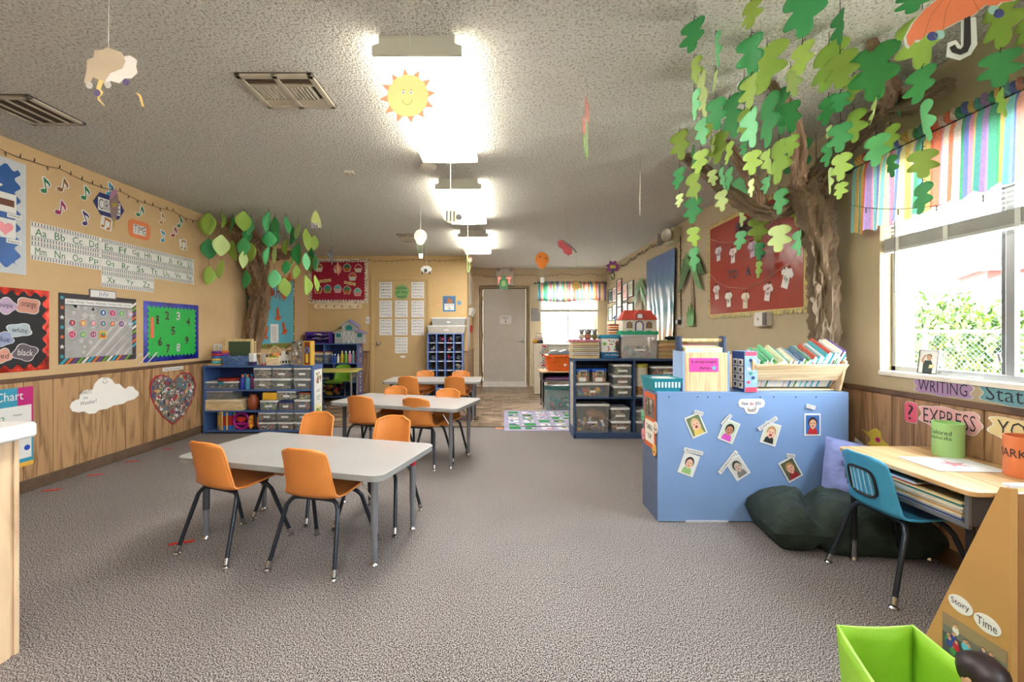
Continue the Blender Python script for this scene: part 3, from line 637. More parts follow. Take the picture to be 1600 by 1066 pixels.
def jarset(a, c, label, cols, seed):
    x0, x1, _, z1 = MB(a, c, 577, 0); z0 = .436+.145
    t = thing('toy_tub', label, 'tub', ((x0+x1)/2, MY0+.1, z0), 0, 'blue lidded tubs'); hw = (x1-x0)/2-.004; h = z1-z0
    B().prismz(rrect(-hw*.92, hw*.92, -.08, .08, .02), 0, h-.03).make('tub_body', clearm((200, 196, 170), .35), t)
    B().prismz(rrect(-hw, hw, -.085, .085, .02), h-.03, h).make('lid', mt((30, 90, 190), .4), t, bevel=.004)
    B().tube([(-.035, -.088, h-.065), (-.035, -.094, h-.02), (.035, -.094, h-.02), (.035, -.088, h-.065)], .005, 8).make('handle', mt((226, 212, 170), .4), t, smooth=True)
    B().box(-.045, .03, -.084, -.081, .02, .06).make('label_strip', WHITE, t)
    heap('tub_contents', x0+.012, x1-.012, MY0+.03, MY0+.17, z0+.003, z0+h*.72, cols, 'coloured counters inside the '+label, seed, 30)
jarset(899, 924, 'tub with blue lid and handle on the left of the dark blue shelf', [(90, 150, 70), (220, 190, 80), (210, 100, 70)], 31)
jarset(925, 950, 'tub with blue lid and handle right beside its twin', [(200, 80, 70), (160, 150, 70), (220, 120, 90)], 32)
_, a0, a1, az = mb(898, 955, 599, .436, 'wide clear bin of colourful shapes under the two blue lidded tubs', lab=.03)
heap('bin_contents', a0+.03, a1-.03, MY0+.03, MY0+.2, .44, .53, [(210, 60, 60), (60, 150, 70), (40, 90, 170), (235, 190, 60), (200, 110, 70)], 'bright plastic shapes inside the wide clear bin', 41, 26, .03)
for k, (t_, z0, nm, cols) in enumerate([(604, .436, 'bottom', [(90, 130, 70), (190, 90, 60)]), (587, .55, 'middle', [(196, 100, 50), (180, 120, 60)]), (570, .665, 'top', [(180, 180, 120), (110, 140, 100)])]):
    _, a0, a1, az = mb(958.5, 988.5, t_, z0, 'clear bin %s in the stack of three beside the shelf divider' % nm, lab=.05)
    heap('bin_contents', a0+.02, a1-.02, MY0+.03, MY0+.2, z0+.004, az-.03, cols, 'toys inside the clear bin %s in the stack of three' % nm, 50+k, 14, .025)
_, a0, a1, az = mb(898, 954, 632, .062, 'large clear tub of wooden and plastic toys on the lower shelf', lab=.055)
heap('bin_contents', a0+.03, a1-.03, MY0+.03, MY0+.2, .066, .22, [(222, 180, 80), (235, 230, 220), (40, 36, 36), (60, 90, 140), (200, 150, 100), (220, 110, 150)], 'mixed animal toys inside the large clear tub', 61, 46, .026)
for k, (px, py, rx, rz_) in enumerate(((927, 650, .085, .052), (941, 654, .05, .05))):
    x, z = (px-CX)*MY0/F*1.02, ZZ(py, MY0); tag(B().ball((x, MY0+.12+k*.02, z), (rx, .05, rz_)).make('wooden_toy', mt((176, 120, 80), .5), smooth=True), ('long' if k == 0 else 'round')+' brown toy at the top of the large clear tub', 'toy')
x0, x1, _, _ = MB(905, 942, 632, 0); 
tag(B().box(x0, x1, MY0+.06, MY0+.2, ZZ(632, MY0)+.002, ZZ(629, MY0)+.006).make('black_tray', BLACK, bevel=.004), 'flat black tray on the lid of the large clear tub', 'tray')
for k, (a, c, t_, z0, nm, cols) in enumerate([(955, 987.5, 659, .062, 'lower', [(190, 50, 50), (200, 170, 110)]), (954, 986, 638, .182, 'upper', [(170, 150, 110), (180, 160, 120)])]):
    _, a0, a1, az = mb(a, c, t_, z0, '%s clear bin beside the large tub on the lower shelf' % nm, lab=.05)
    heap('bin_contents', a0+.02, a1-.02, MY0+.03, MY0+.2, z0+.004, az-.03, cols, 'blocks inside the %s clear bin beside the large tub' % nm, 70+k, 20, .02)
t = thing('toy_canister', 'cardboard canister of blocks with olive lid right of the shelf divider', 'canister', (1.49, MY0+.1, .436))
B().lathe([(.07, 0), (.07, .31)], n=24).make('canister_body', mt((222, 214, 192), .5, vary=.1, scale=30), t, smooth=True)
B().lathe([(.074, .31), (.074, .345), (.06, .35)], n=24).make('lid', mt((180, 170, 70), .4), t, smooth=True)
B().lathe([(.0715, .02), (.0715, .11)], n=24).make('picture_band', mt((170, 120, 70), .5, vary=.4, scale=40), t, smooth=True)
_, a0, a1, az = mb(1020, 1072, 573, .436+.205, 'wide clear bin of wooden letters behind the teal basket', lab=.06)
heap('bin_contents', a0+.03, a1-.03, MY0+.03, MY0+.2, .646, .73, [(196, 80, 70), (230, 190, 70), (60, 90, 150), (210, 130, 90)], 'wooden letters inside the wide clear bin', 81, 26, .026)
tag(B().prismz(rrect(1.61, 1.98, MY0+.0, MY0+.22, .02), .59, .64).make('green_tray', mt((60, 180, 40), .4), bevel=.005), 'bright green plastic tray under the wide clear bin of letters', 'tray')
tag(B().prismz(rrect(1.62, 1.97, MY0+.02, MY0+.22, .02), .437, .589).make('game_box', mt((150, 120, 80), .5, vary=.3, scale=25), bevel=.005), 'brown patterned box under the green tray', 'box')
tag(B().prism(blob(0, 0, .07, .075, k=5, amp=.15), -.03, .03).make('plush_toy', mt((214, 206, 184), .9, vary=.1, bump=.4), bevel=.015, loc=(1.63, MY0-.02+.05, .52)), 'cream plush toy leaning behind the teal basket', 'toy')
for k, (z0, z1) in enumerate(((.062, .18), (.182, .30))):
    bin_(1.405, 1.62, MY0+.006, .25, z0, z1, ('lower' if k == 0 else 'upper')+' clear bin half hidden behind the sky blue bookcase', G1)
# =================== MORE FURNITURE AND THINGS ON IT ===================
# ---- paint shelf in the far left corner
PY0, PY1 = 7.17, 7.44
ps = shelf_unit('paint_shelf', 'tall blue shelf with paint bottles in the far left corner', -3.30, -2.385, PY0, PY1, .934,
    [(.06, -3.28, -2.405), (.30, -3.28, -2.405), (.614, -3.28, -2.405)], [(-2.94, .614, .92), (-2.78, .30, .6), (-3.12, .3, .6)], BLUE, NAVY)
r_ = random.Random(2); sp = mt((104, 104, 150), .5)
part_label(B().box(.4575, .46, -.12, .12, .01, .92).make('side_sheet', sp, ps), 'violet painted end')
for k, (z, s) in enumerate(((.82, .05), (.66, .045), (.4, .055), (.29, .05), (.17, .06))):
    b = B(); b.T = Matrix.Translation((.463, 0, z)) @ Matrix.Rotation(r_.uniform(-.4, .4), 4, 'X'); b.box(-.002, 0, -s*.6, s*.6, -s*.7, s*.7, k % 2).box(-.0005, .001, -s*.3, s*.3, -s*.3, s*.4, 2)
    b.make('side_card', [WHITE, mt((226, 196, 170), .6), INK], ps)
def PB(a, c, Y=PY0): return ((a-CX)*Y/F, (c-CX)*Y/F)
for k, (px, col, cap, lab) in enumerate([(534.5, (190, 160, 40), (190, 180, 150), 'ochre'), (540.5, (110, 170, 60), (220, 220, 220), 'leaf green'), (546.5, (230, 140, 165), (225, 225, 225), 'pink'),
        (552, (120, 160, 170), (220, 210, 200), 'grey blue'), (556.8, (120, 50, 50), (160, 60, 50), 'dark red')]):
    bottle((px-CX)*(PY0+.05)/F, PY0+.05, .614, .029, .2, col, cap, lab+' paint bottle in the row on the corner shelf', 'paint bottles in a row', )
for k, (px, col) in enumerate([(519.5, (40, 70, 160)), (523.5, (40, 90, 170)), (528.5, (226, 224, 216))]):
    bottle((px-CX)*(PY0+.04)/F, PY0+.04, .614, .022, .15, col, (230, 230, 230), ('dark blue', 'mid blue', 'white')[k]+' glue bottle left of the paint row', 'paint bottles in a row', 'glue_bottle')
x0, x1 = PB(487, 512); bin_(x0, x1, PY0+.005, .2, .614, .77, 'clear bin of small yellow tubs on the corner shelf', lab=None)
heap('bin_contents', x0+.02, x1-.02, PY0+.03, PY0+.17, .62, .7, [(222, 180, 80), (214, 190, 130)], 'yellow tubs inside the clear bin on the corner shelf', 91, 8, .035)
tag(B().box(x0, x1-.01, PY0+.02, PY0+.22, .771, .79, 0).box(x0+.01, x1-.02, PY0+.03, PY0+.2, .79, .8, 1).make('paper_stack', [mt((230, 190, 110), .6), mt((180, 50, 60), .6)]), 'red and yellow papers on the clear bin in the corner', 'papers')
x0, x1 = PB(537, 557); bin_(x0, x1, PY0+.005, .2, .30, .52, 'bin with pink lid on the corner shelf', lid=mt((222, 40, 80), .4), lab=.04)
heap('bin_contents', x0+.02, x1-.02, PY0+.03, PY0+.17, .31, .44, [(150, 90, 70), (190, 160, 120)], 'brown pieces inside the bin with pink lid', 93, 10, .03)
heap('mixed_supplies', -3.25, -2.45, PY0+.02, PY0+.2, .062, .26, [(170, 50, 50), (220, 130, 50), (40, 60, 110), (60, 60, 64), (200, 170, 70)], 'jumbled red and orange supplies on the lowest corner shelf', 95, 40, .045)
heap('mixed_supplies', -3.25, -2.85, PY0+.02, PY0+.2, .302, .42, [(150, 140, 130), (60, 60, 64), (180, 170, 160)], 'grey supplies on the middle corner shelf', 96, 14, .035)
t = thing('letter_tray_tower', 'purple stacking paper trays on top of the corner shelf', 'paper tray', (-3.05, 7.3, .934))
PUR = mt((86, 50, 140), .4)
for z in (0, .065, .13): B().box(-.2, .2, -.13, .13, z, z+.012).box(-.2, -.185, -.13, .13, z, z+.065).box(.185, .2, -.13, .13, z, z+.065).box(-.2, .2, .115, .13, z, z+.065).make('tray', PUR, t, bevel=.003)
tag(B().grid(lambda u, v: (-3.15+.26*u, 7.2+.18*v, 1.012+.016*sin(u*9)+.012*v), 12, 4).grid(lambda u, v: (-3.13+.24*u, 7.21+.18*v, 1.078+.018*sin(u*7+1)), 12, 4).make('paper_sheets', WHITE, solid=.004), 'curled white papers in the purple trays', 'papers')
t = thing('pen_cup', 'small dark wire pencil cup between the purple trays and toy barn', 'pencil cup', (-2.785, 7.3, .934))
B().lathe([(.03, 0), (.035, .005), (.037, .09), (.034, .09), (.03, .01)], n=14).make('cup', mt((60, 56, 80), .4, .5, alpha=.8), t)
t = thing('toy_barn', 'grey toy barn dollhouse with lavender roof on the corner shelf', 'dollhouse', (-2.56, 7.28, .934))
GB = mt((176, 176, 170), .45); LAV = mt((146, 140, 200), .45); TEAL = mt((40, 130, 130), .45)
B().prism([(-.24, 0), (-.24, .17), (-.22, .19), (-.12, .22), (-.12, .3), (0, .38), (.12, .3), (.12, .22), (.22, .19), (.24, .17), (.24, 0)], -.02, .12).make('barn_wall', GB, t, bevel=.003)
for s in (-1, 1):
    B().prism([(0, .40), (s*.15, .295), (s*.15, .275), (0, .38)], -.04, .13).make('roof', LAV if s > 0 else GB, t)
    B().prism([(s*.11, .235), (s*.26, .185), (s*.26, .165), (s*.11, .215)], -.05, .13).make('lower_roof', LAV if s > 0 else GB, t)
    x = s*.175; B().rect(x-.04, x+.04, .1, .165, -.0215).make('window', TEAL, t)
    B().tube([(x-.045, -.024, .095), (x+.045, -.024, .095), (x+.045, -.024, .17), (x-.045, -.024, .17)], .004, 6, closed=True).make('window_trim', WHITE, t)
B().box(-.085, .085, -.028, -.02, 0, .19).make('barn_door', GB, t, bevel=.002)
wt = B()
for a in (-.085, 0, .085): wt.box(a-.004, a+.004, -.034, -.028, 0, .19)
for a, c in ((-.08, -.005), (.005, .08)):
    wt.tube([(a, -.032, .01), (c, -.032, .18)], .004, 5); wt.tube([(c, -.032, .01), (a, -.032, .18)], .004, 5)
wt.box(-.085, .085, -.034, -.028, .182, .19); wt.make('door_trim', WHITE, t)
B().prism([(-.055, .22), (.055, .22), (.055, .28), (0, .31), (-.055, .28)], -.024, -.02).make('loft_window', TEAL, t)
# ---- cubby unit by the yellow door
CX0, CX1, CY0 = -1.245, -.655, 7.2
t = thing('cubby_unit', 'tall blue cubby unit with a grid of square pigeonholes', 'cubby shelf', ((CX0+CX1)/2, CY0+.15, 0)); hw = (CX1-CX0)/2
CB = mt((112, 140, 198), .45, vary=.04); ztop = 1.104
B().box(-hw, hw, .135, .15, 0, ztop).make('back_panel', mt((110, 84, 62), .6), t)
b = B()
for i in range(5):
    x = -hw+(2*hw-.018)*i/4; b.box(x, x+.018, -.15, .135, 0, ztop)
b.make('upright', CB, t, bevel=.002)
b = B()
for j in range(8): z = ztop-.018-j*.152; b.box(-hw, hw, -.148, .135, z, z+.018)
b.make('cubby_shelf', CB, t, bevel=.002)
b = B()
for i in range(4):
    for j in range(1, 7): x = -hw+(2*hw-.018)*(i+.5)/4; z = ztop-.014-j*.152; b.box(x-.03, x+.05, -.152, -.148, z, z+.012)
b.make('name_tag', WHITE, t)
cols = [[(60, 60, 66), (150, 150, 150)], [(200, 60, 90), (60, 60, 70)], [(160, 30, 60), (200, 200, 190)], [(190, 190, 185), (90, 90, 90)]]
for i, j, nm in ((0, 0, 'dark folded things'), (1, 0, 'pink and grey things'), (2, 0, 'red and white things'), (3, 0, 'white papers and straps'), (0, 1, 'grey coat'), (2, 1, 'white and red soft toy'), (0, 2, 'striped scarf'), (2, 2, 'blue and red shoe'), (3, 2, 'grey strap'), (3, 3, 'grey and yellow strap'), (0, 5, 'white and black shoes')):
    x = (CX0+CX1)/2-hw+.02+(2*hw-.018)*i/4; z = ztop-.018-(j+1)*.152+.019
    c = cols[i] if nm[0] != 'b' else [(60, 110, 170), (190, 40, 60)]
    bb_ = B(); r = random.Random(i*9+j)
    for k in range(4):
        pts = [(x+.02+.09*r.random(), CY0+.05+.1*r.random(), z+.012+.085*r.random()) for _ in range(3)]
        bb_.tube([pts[0], pts[1], pts[2]], [.014, .02, .012], 7, k % 2)
    tag(bb_.make('cubby_belongings', [mt(q, .7) for q in c], smooth=True), nm+' in the cubby unit, column %s, row %s' % (('one', 'two', 'three', 'four')[i], ('one', 'two', 'three', 'four', 'five', 'six')[j]), 'belongings', 'belongings in the cubby unit')
LB2 = mt((214, 208, 196), .3, alpha=.75)
bin_(-1.255, -.60, CY0-.01, .3, 1.105, 1.235, 'lower clear storage box with handle on top of the cubby unit', lab=.04, body=LB2)
bin_(-1.19, -.60, CY0-.0, .28, 1.237, 1.365, 'upper clear storage box on top of the cubby unit', lab=.03, body=mt((196, 196, 192), .3, alpha=.6))
# ---- back end: desk, cabinet, toolbox
t = thing('plastic_cabinet', 'cream plastic toy kitchen cabinet beside the grey door', 'cabinet', (.70, 8.2, 0), radians(-3)); cm = mt((214, 206, 186), .45, vary=.03)
B().box(-.11, .13, -.38, .38, 0, .92).make('cabinet_body', cm, t, bevel=.015)
for z in (.1, .34, .58, .76): B().box(-.118, -.108, -.3, .3, z, z+.17).make('door_panel', cm, t, bevel=.006); B().box(-.124, -.116, -.3, -.15, z+.1, z+.13).make('handle', mt((150, 144, 130), .5), t)
b = B()
for k in range(3):
    z = .80-k*.17; b.T = Matrix.Translation((.03+.01*k, -.40, z)) @ Matrix.Rotation(.25-.2*k, 4, 'Y')
    b.prism([(-.035, .08), (.035, .08), (.03, -.02), (.0, -.09), (-.06, -.06), (-.03, -.01)], -.012, .012, 0, 0); b.box(-.036, .036, -.014, .014, .06, .085, 1)
b.T = None
def checks():
    m = bpy.data.materials.new('gingham'); m.use_nodes = True; n = m.node_tree; q = n.nodes['Principled BSDF']; t_ = n.nodes.new('ShaderNodeTexCoord'); c = n.nodes.new('ShaderNodeTexChecker')
    c.inputs['Scale'].default_value = 45; c.inputs['Color1'].default_value = (.02, .02, .02, 1); c.inputs['Color2'].default_value = (.8, .8, .78, 1); n.links.new(t_.outputs['Object'], c.inputs['Vector']); n.links.new(c.outputs['Color'], q.inputs['Base Color']); return m
o = b.make('checked_stockings', [checks(), mt((200, 30, 80), .7)]); o.location = (.70, 8.2, 0); tag(o, 'string of black and white checked stockings with pink cuffs on the cream cabinet', 'stockings')
t = thing('toy_radio', 'small grey and blue toy radio with handle on the cream cabinet', 'toy', (.67, 7.98, .92))
B().prism(rrect(-.075, .075, 0, .13, .03), -.03, .03, 0).make('toy_case', mt((200, 196, 190), .4), t, bevel=.005)
B().box(-.078, .078, -.034, .034, 0, .05).make('base_band', mt((70, 120, 180), .4), t, bevel=.004)
B().tube([(-.05, 0, .12), (-.04, 0, .18), (.04, 0, .18), (.05, 0, .12)], .008, 8).make('handle', mt((110, 110, 112), .4), t, smooth=True)
B().disc(0, .08, .025, -.0312).make('dial', mt((230, 170, 150), .4), t)
tag(B().ball((.60, 7.93, .955), (.05, .06, .04)).make('yellow_toy_hat', mt((226, 170, 60), .4), smooth=True), 'yellow toy hard hat lying on the cream cabinet', 'hat')
tag(B().ball((.69, 7.87, .95), (.055, .045, .035)).make('dark_baseball_cap', mt((60, 62, 66), .5), smooth=True), 'dark grey cap lying on the cream cabinet', 'cap')
DKX, DKY = .86, 6.58
t = thing('student_desk', 'open front school desk holding an orange toolbox at the room end', 'desk', (DKX, DKY, 0))
def desk_parts(t, L, D, z, topm, sw=0):
    B().prismz(rrect(-L/2, L/2, -D/2, D/2, .035), z-.02, z).make('desktop', topm, t, bevel=.005)
    h = .12; gm = mt((84, 86, 92), .4, .4)
    B().box(-L/2+.03, L/2-.03, -D/2+.03, D/2-.02, z-.02-h, z-.015-h).box(-L/2+.03, -L/2+.035, -D/2+.03, D/2-.02, z-.02-h, z-.021).box(L/2-.035, L/2-.03, -D/2+.03, D/2-.02, z-.02-h, z-.021).box(-L/2+.03, L/2-.03, D/2-.025, D/2-.02, z-.02-h, z-.021).make('book_box', gm, t, bevel=.002)
    B().box(-L/2+.045, -L/2+.03, -D/2+.02, -D/2+.035, z-.02-h, z-.021).box(L/2-.045, L/2-.03, -D/2+.02, -D/2+.035, z-.02-h, z-.021).box(-L/2+.03, L/2-.03, -D/2+.02, -D/2+.035, z-.028-h, z-.014-h).make('box_rim', mt((130, 132, 136), .35, .6), t, bevel=.002)
    for sx in (-1, 1):
        for sy in (-1, 1):
            x = sx*(L/2-.05); y = sy*(D/2-.05)
            l = B().tube([(x-sx*.06, y*.75, z-.145), (x-.0, y, z-.155), (x, y, z-.2), (x, y, .012)], [.014, .014, .014, .012], 10).make('leg', mt((34, 36, 40), .3, .4), t, smooth=True)
            B().cyl((x, y, .02), (x, y, .11), .0125, n=10).lathe([(.012, .02), (.018, .006), (.018, 0)], (x, y, 0), 12).make('foot', CHROME, l, smooth=True)
desk_parts(t, .62, .46, .55, wood((170, 130, 80), (214, 180, 130), .4, 'X'))
t = thing('orange_toolbox', 'orange plastic tote box with lid on the far school desk', 'tote', (.86, 6.55, .55)); om = mt((226, 104, 30), .4)
B().hexa([(-.19, -.15, 0), (.19, -.15, 0), (.19, .15, 0), (-.19, .15, 0)], [(-.215, -.165, .2), (.215, -.165, .2), (.215, .165, .2), (-.215, .165, .2)]).make('tote_body', om, t, bevel=.012)
B().box(-.225, .225, -.18, .18, .2, .235).make('lid', om, t, bevel=.008)
for x in (-.12, .12): B().box(x-.03, x+.03, -.187, -.165, .13, .21).make('latch', om, t, bevel=.004)
B().disc(.06, .09, .02, -.170, n=16).make('round_sticker', WHITE, t)
tag(B().box(.7, 1.02, 6.47, 6.7, .787, .8, 0).prism([(.68, .80), (.72, .84), (.8, .85), (.86, .83), (.95, .86), (1.0, .84), (1.04, .80)], 6.5, 6.62, 1).make('silver_toy', [mt((120, 124, 130), .4, .3), mt((150, 170, 176), .35, .4)], bevel=.006), 'grey and silver toy vehicle on the orange tote', 'toy')
b = B()
for k, c in enumerate(range(5)): b.box(.62+.01*k, 1.08, 6.38+.005*k, 6.6, .418+.009*k, .425+.009*k, k % 3)
tag(b.make('folders', [mt((120, 40, 120), .5), mt((90, 40, 110), .5), mt((200, 190, 180), .5)]), 'purple folders inside the far school desk', 'folders')
bin_(.60, 1.18, 6.22, .42, .0, .32, 'big clear tub with green lid under the far school desk', lid=mt((40, 96, 90), .4), body=mt((150, 180, 180), .2, alpha=.3))
heap('tub_contents', .68, 1.1, 6.27, 6.5, .004, .2, [(60, 160, 170), (200, 80, 60), (60, 150, 70), (150, 130, 100)], 'toy dinosaurs and rods inside the big clear tub', 97, 30, .035)
t = thing('low_cupboard', 'white low cupboard under the back window behind the orange tote', 'cupboard', (1.05, 8.80, 0))
B().box(-.2, .55, -.2, .2, 0, .86).make('cupboard_body', mt((226, 222, 212), .5), t, bevel=.006)
B().box(-.22, .57, -.22, .2, .86, .885).make('cupboard_top', mt((216, 210, 196), .5), t, bevel=.004)
for x in (-.18, .19): B().box(x, x+.34, -.21, -.2, .05, .82).make('cupboard_door', mt((232, 228, 220), .5), t, bevel=.003)
# road rug
def rugmesh():
    b = B(); r = random.Random(11); x0, x1, y0, y1 = .02, 1.25, 4.94, 6.2
    b.prismz(rrect(x0, x1, y0, y1, .02), 0.0, .006, 0); z = .0072
    def q(a, c, d, e, m, dz=0): b.add([(a, d, z+dz), (c, d, z+dz), (c, e, z+dz), (a, e, z+dz)], [(0, 1, 2, 3)], m)
    nx, ny = 6, 6
    for i in range(nx):
        for j in range(ny):
            cx = x0+.06+(x1-x0-.1)*i/nx; cy = y0+.06+(y1-y0-.1)*j/ny; s = .135
            if (i*7+j*3) % 5 == 0: q(cx, cx+s, cy, cy+s, 1, .0001)
            else:
                q(cx, cx+s*.9, cy, cy+s*.85, r.choice((1, 6, 6, 1)), .0001)
                for k in range(3):
                    a = cx+.01+s*.6*r.random(); c = cy+.01+s*.55*r.random(); q(a, a+.045, c, c+.04, r.choice((1, 2, 3, 4, 5, 6, 6)), .0002+.0001*k)
            q(cx+s+.028, cx+s+.034, cy, cy+s*.6, 6, .0002); q(cx, cx+s*.6, cy+s+.03, cy+s+.036, 6, .0002)
    b.prismz(ell(.85, 5.62, .12, .1, 20), z, z+.0015, 6); b.prismz(ell(.85, 5.62, .095, .075, 20), z, z+.0018, 0); b.prismz(ell(.85, 5.62, .07, .055, 20), z, z+.002, 1)
    return b
tag(rugmesh().make('road_rug', [mt((168, 162, 190), .8), mt((40, 140, 80), .8), mt((190, 60, 40), .8), mt((230, 200, 80), .8), mt((60, 90, 170), .8), mt((90, 60, 50), .8), mt((226, 226, 232), .8)]), 'lavender play rug printed with roads, trees and houses', 'rug')
# ---- things on the mid shelf
def stack(n, x0, x1, y0, y1, z0, dz, pals, name, labelfn, cat, group, seed, th=.8, mk=None):
    r = random.Random(seed)
    for k in range(n):
        j = r.uniform(-.006, .006); z = z0+k*dz; b = B()
        b.box(x0+j, x1+j, y0+j, y1+j, z, z+dz*th, 0); b.box(x0+j+.012, x1+j-.012, y0+j+.012, y1-.012, z+dz*th, z+dz*.98, 1)
        tag(b.make(name, [mt(pals[k % len(pals)], .55, vary=.1), mt(r.choice(PAL), .5)], bevel=.0015), labelfn(k), cat, group)
ORD = ['lowest', 'second', 'third', 'fourth', 'fifth', 'sixth', 'seventh', 'eighth', 'ninth', 'tenth', 'eleventh', 'twelfth', 'thirteenth', 'fourteenth', 'fifteenth']
zt = .843
stack(9, .745, 1.035, 4.63, 4.87, zt, .0195, [(214, 198, 168), (206, 186, 150), (222, 208, 184)], 'wooden_puzzle', lambda k: 'wooden tray puzzle, %s from the bottom of the stack' % ORD[k], 'puzzle', 'stacked wooden puzzles', 3, .6)
tag(B().box(.74, 1.035, 4.62, 4.87, zt+.177, zt+.20).make('pink_patterned_box', mt((214, 130, 150), .5, vary=.5, scale=60), bevel=.003), 'flat pink patterned box on the wooden puzzles', 'box')
for k, px in enumerate((907.5, 916, 921, 927.5)):
    x = (px-CX)*4.7/F; z = zt+.2005; q_ = 1.35
    t = thing('bear_figurine', ('leftmost', 'second', 'third', 'rightmost')[k]+' little grey bear figurine sitting on the puzzle stack', 'figurine', (x, 4.66+.06*(k == 2), z), 0, 'bear figurines')
    B().ball((0, 0, .025), (.024, .02, .027)).ball((-.02, -.015, .02), .009).ball((.02, -.015, .02), .009).make('body', mt(((190, 180, 160), (180, 110, 90), (200, 190, 170), (110, 110, 60))[k], .7), t, smooth=True)
    t.scale = (1.35, 1.35, 1.35)
    B().ball((0, -.004, .062), .02).ball((-.016, 0, .078), .008).ball((.016, 0, .078), .008).ball((0, -.02, .057), (.009, .008, .007)).make('head', mt((120, 116, 112), .7), t, smooth=True)
t = thing('bead_bucket', 'white building set bucket with teal lid on the dark blue shelf', 'bucket', (1.155, 4.74, zt))
pr = rrect(-.105, .105, -.08, .08, .04, 5)
B().prismz([(x*.93, y*.93) for x, y in pr], 0, .065).make('base_band', mt((20, 100, 150), .4), t, bevel=.003)
B().prismz([(x*.97, y*.97) for x, y in pr], .065, .215).make('bucket_wall', mt((232, 234, 228), .4), t, bevel=.003)
B().prismz([(x*1.12, y*1.12) for x, y in pr], .215, .25).make('lid', mt((30, 140, 170), .4), t, bevel=.008)
b = B(); r = random.Random(8); yy = -.0785
for k, (x, z) in enumerate([(-.01, .19), (.01, .175), (.035, .18), (.05, .16), (.0, .15), (-.02, .12), (-.01, .1), (.05, .12), (.045, .09), (.06, .075), (-.02, .085), (.02, .15)]): b.disc(x, z, .009, yy, k % 6, 10)
b.disc(-.06, .155, .018, yy, 1, 14); b.prism([(.055, .07), (.095, .07), (.095, .15), (.075, .165), (.055, .15)], yy+.0005, yy+.002, 6); b.disc(.075, .165, .02, yy-.001, 7, 12)
b.text('Peter Building', .02, .035, .018, -.0755, 8, w=.14)
b.make('bucket_art', [mt(c, .5) for c in ((200, 60, 60), (110, 180, 60), (50, 100, 180), (235, 190, 60), (225, 120, 50), (90, 70, 150), (60, 60, 60), (110, 70, 50), (240, 240, 240))], t)
bin_(1.265, 1.655, 4.61, .26, zt, 1.095, 'large clear lidded tub under the toy house', body=mt((200, 200, 200), .25, alpha=.3), lab=.06, taper=.08, lid=mt((200, 204, 204), .3, alpha=.8))
heap('tub_contents', 1.31, 1.6, 4.65, 4.8, zt+.004, zt+.13, [(150, 200, 190), (110, 120, 140), (220, 210, 190), (220, 190, 190)], 'pale plastic toys inside the large clear tub under the toy house', 99, 26, .04)
t = thing('toy_house', 'toy house with red roof, arched windows and green base', 'dollhouse', (1.465, 4.74, 1.095)); hm = mt((230, 222, 206), .45); rm = mt((206, 84, 70), .45); gm = mt((40, 160, 120), .5); vm = mt((60, 70, 130), .45)
B().prism([(-.2, 0), (.2, 0), (.2, .04), (.15, .035), (.1, .048), (.05, .036), (0, .046), (-.06, .036), (-.1, .05), (-.15, .036), (-.2, .044)], -.1, .09).make('green_base', gm, t, bevel=.003)
B().box(-.18, .18, -.08, .08, .03, .165).make('house_wall', hm, t, bevel=.003)
B().hexa([(-.2, -.095, .16), (.2, -.095, .16), (.2, .09, .16), (-.2, .09, .16)], [(-.14, -.03, .265), (.14, -.03, .265), (.14, .05, .265), (-.14, .05, .265)]).make('roof', rm, t, bevel=.006)
B().prism([(-.055, .16), (-.055, .22), (0, .27), (.055, .22), (.055, .16)], -.1, -.02).make('dormer', rm, t, bevel=.003)
b = B()
for x, z, w_, h in ((-.105, .07, .03, .07), (.105, .07, .03, .07), (0, .04, .045, .11), (0, .175, .036, .05)):
    ar = [(x-w_, z), (x+w_, z)]+[(x+w_*cos(pi*i/8), z+h*.65+h*.35*sin(pi*i/8)) for i in range(9)]
    b.prism(ar, -.086 if z < .15 else -.104, -.078 if z < .15 else -.1, 0); b.prism([(x+(p-x)*.72, z+.004+(q-z)*.86) for p, q in ar], -.088 if z < .15 else -.106, -.086 if z < .15 else -.104, 1 if z < .15 and x else 2)
b.make('window', [vm, mt((150, 120, 70), .3), mt((240, 240, 236), .3)], t)
t = thing('pirate_ship', 'brown wooden looking toy ship with blue flag behind the teal bucket', 'toy ship', (1.25, 4.86, zt))
B().prismz(rrect(-.06, .07, -.04, .04, .02), .0, .23).make('plinth_box', mt((180, 170, 150), .5), t)
b = B()
for k in range(5): b.box(-.065, .075, -.05, .05, .235+k*.028, .258+k*.028, k % 2)
b.make('hull', [mt((150, 80, 40), .5), mt((200, 110, 50), .5)], t, bevel=.004)
B().cyl((.01, 0, .37), (.01, 0, .47), .005, n=8).prism([(-.03, .43), (.01, .46), (.01, .43)], -.003, .003).make('mast', mt((50, 70, 140), .5), t)
stack(11, 1.665, 1.98, 4.62, 4.88, zt, .0175, [(196, 168, 124), (180, 150, 104), (206, 184, 140)], 'rattan_tray', lambda k: 'flat rattan tray, %s from the bottom of the pile beside the tub' % ORD[k], 'tray', 'stacked rattan trays', 13, .7)
tag(B().ball((1.82, 4.72, zt+.2155), (.065, .05, .022)).make('black_pouch', BLACK, smooth=True), 'small black pouch lying on the rattan trays', 'pouch')
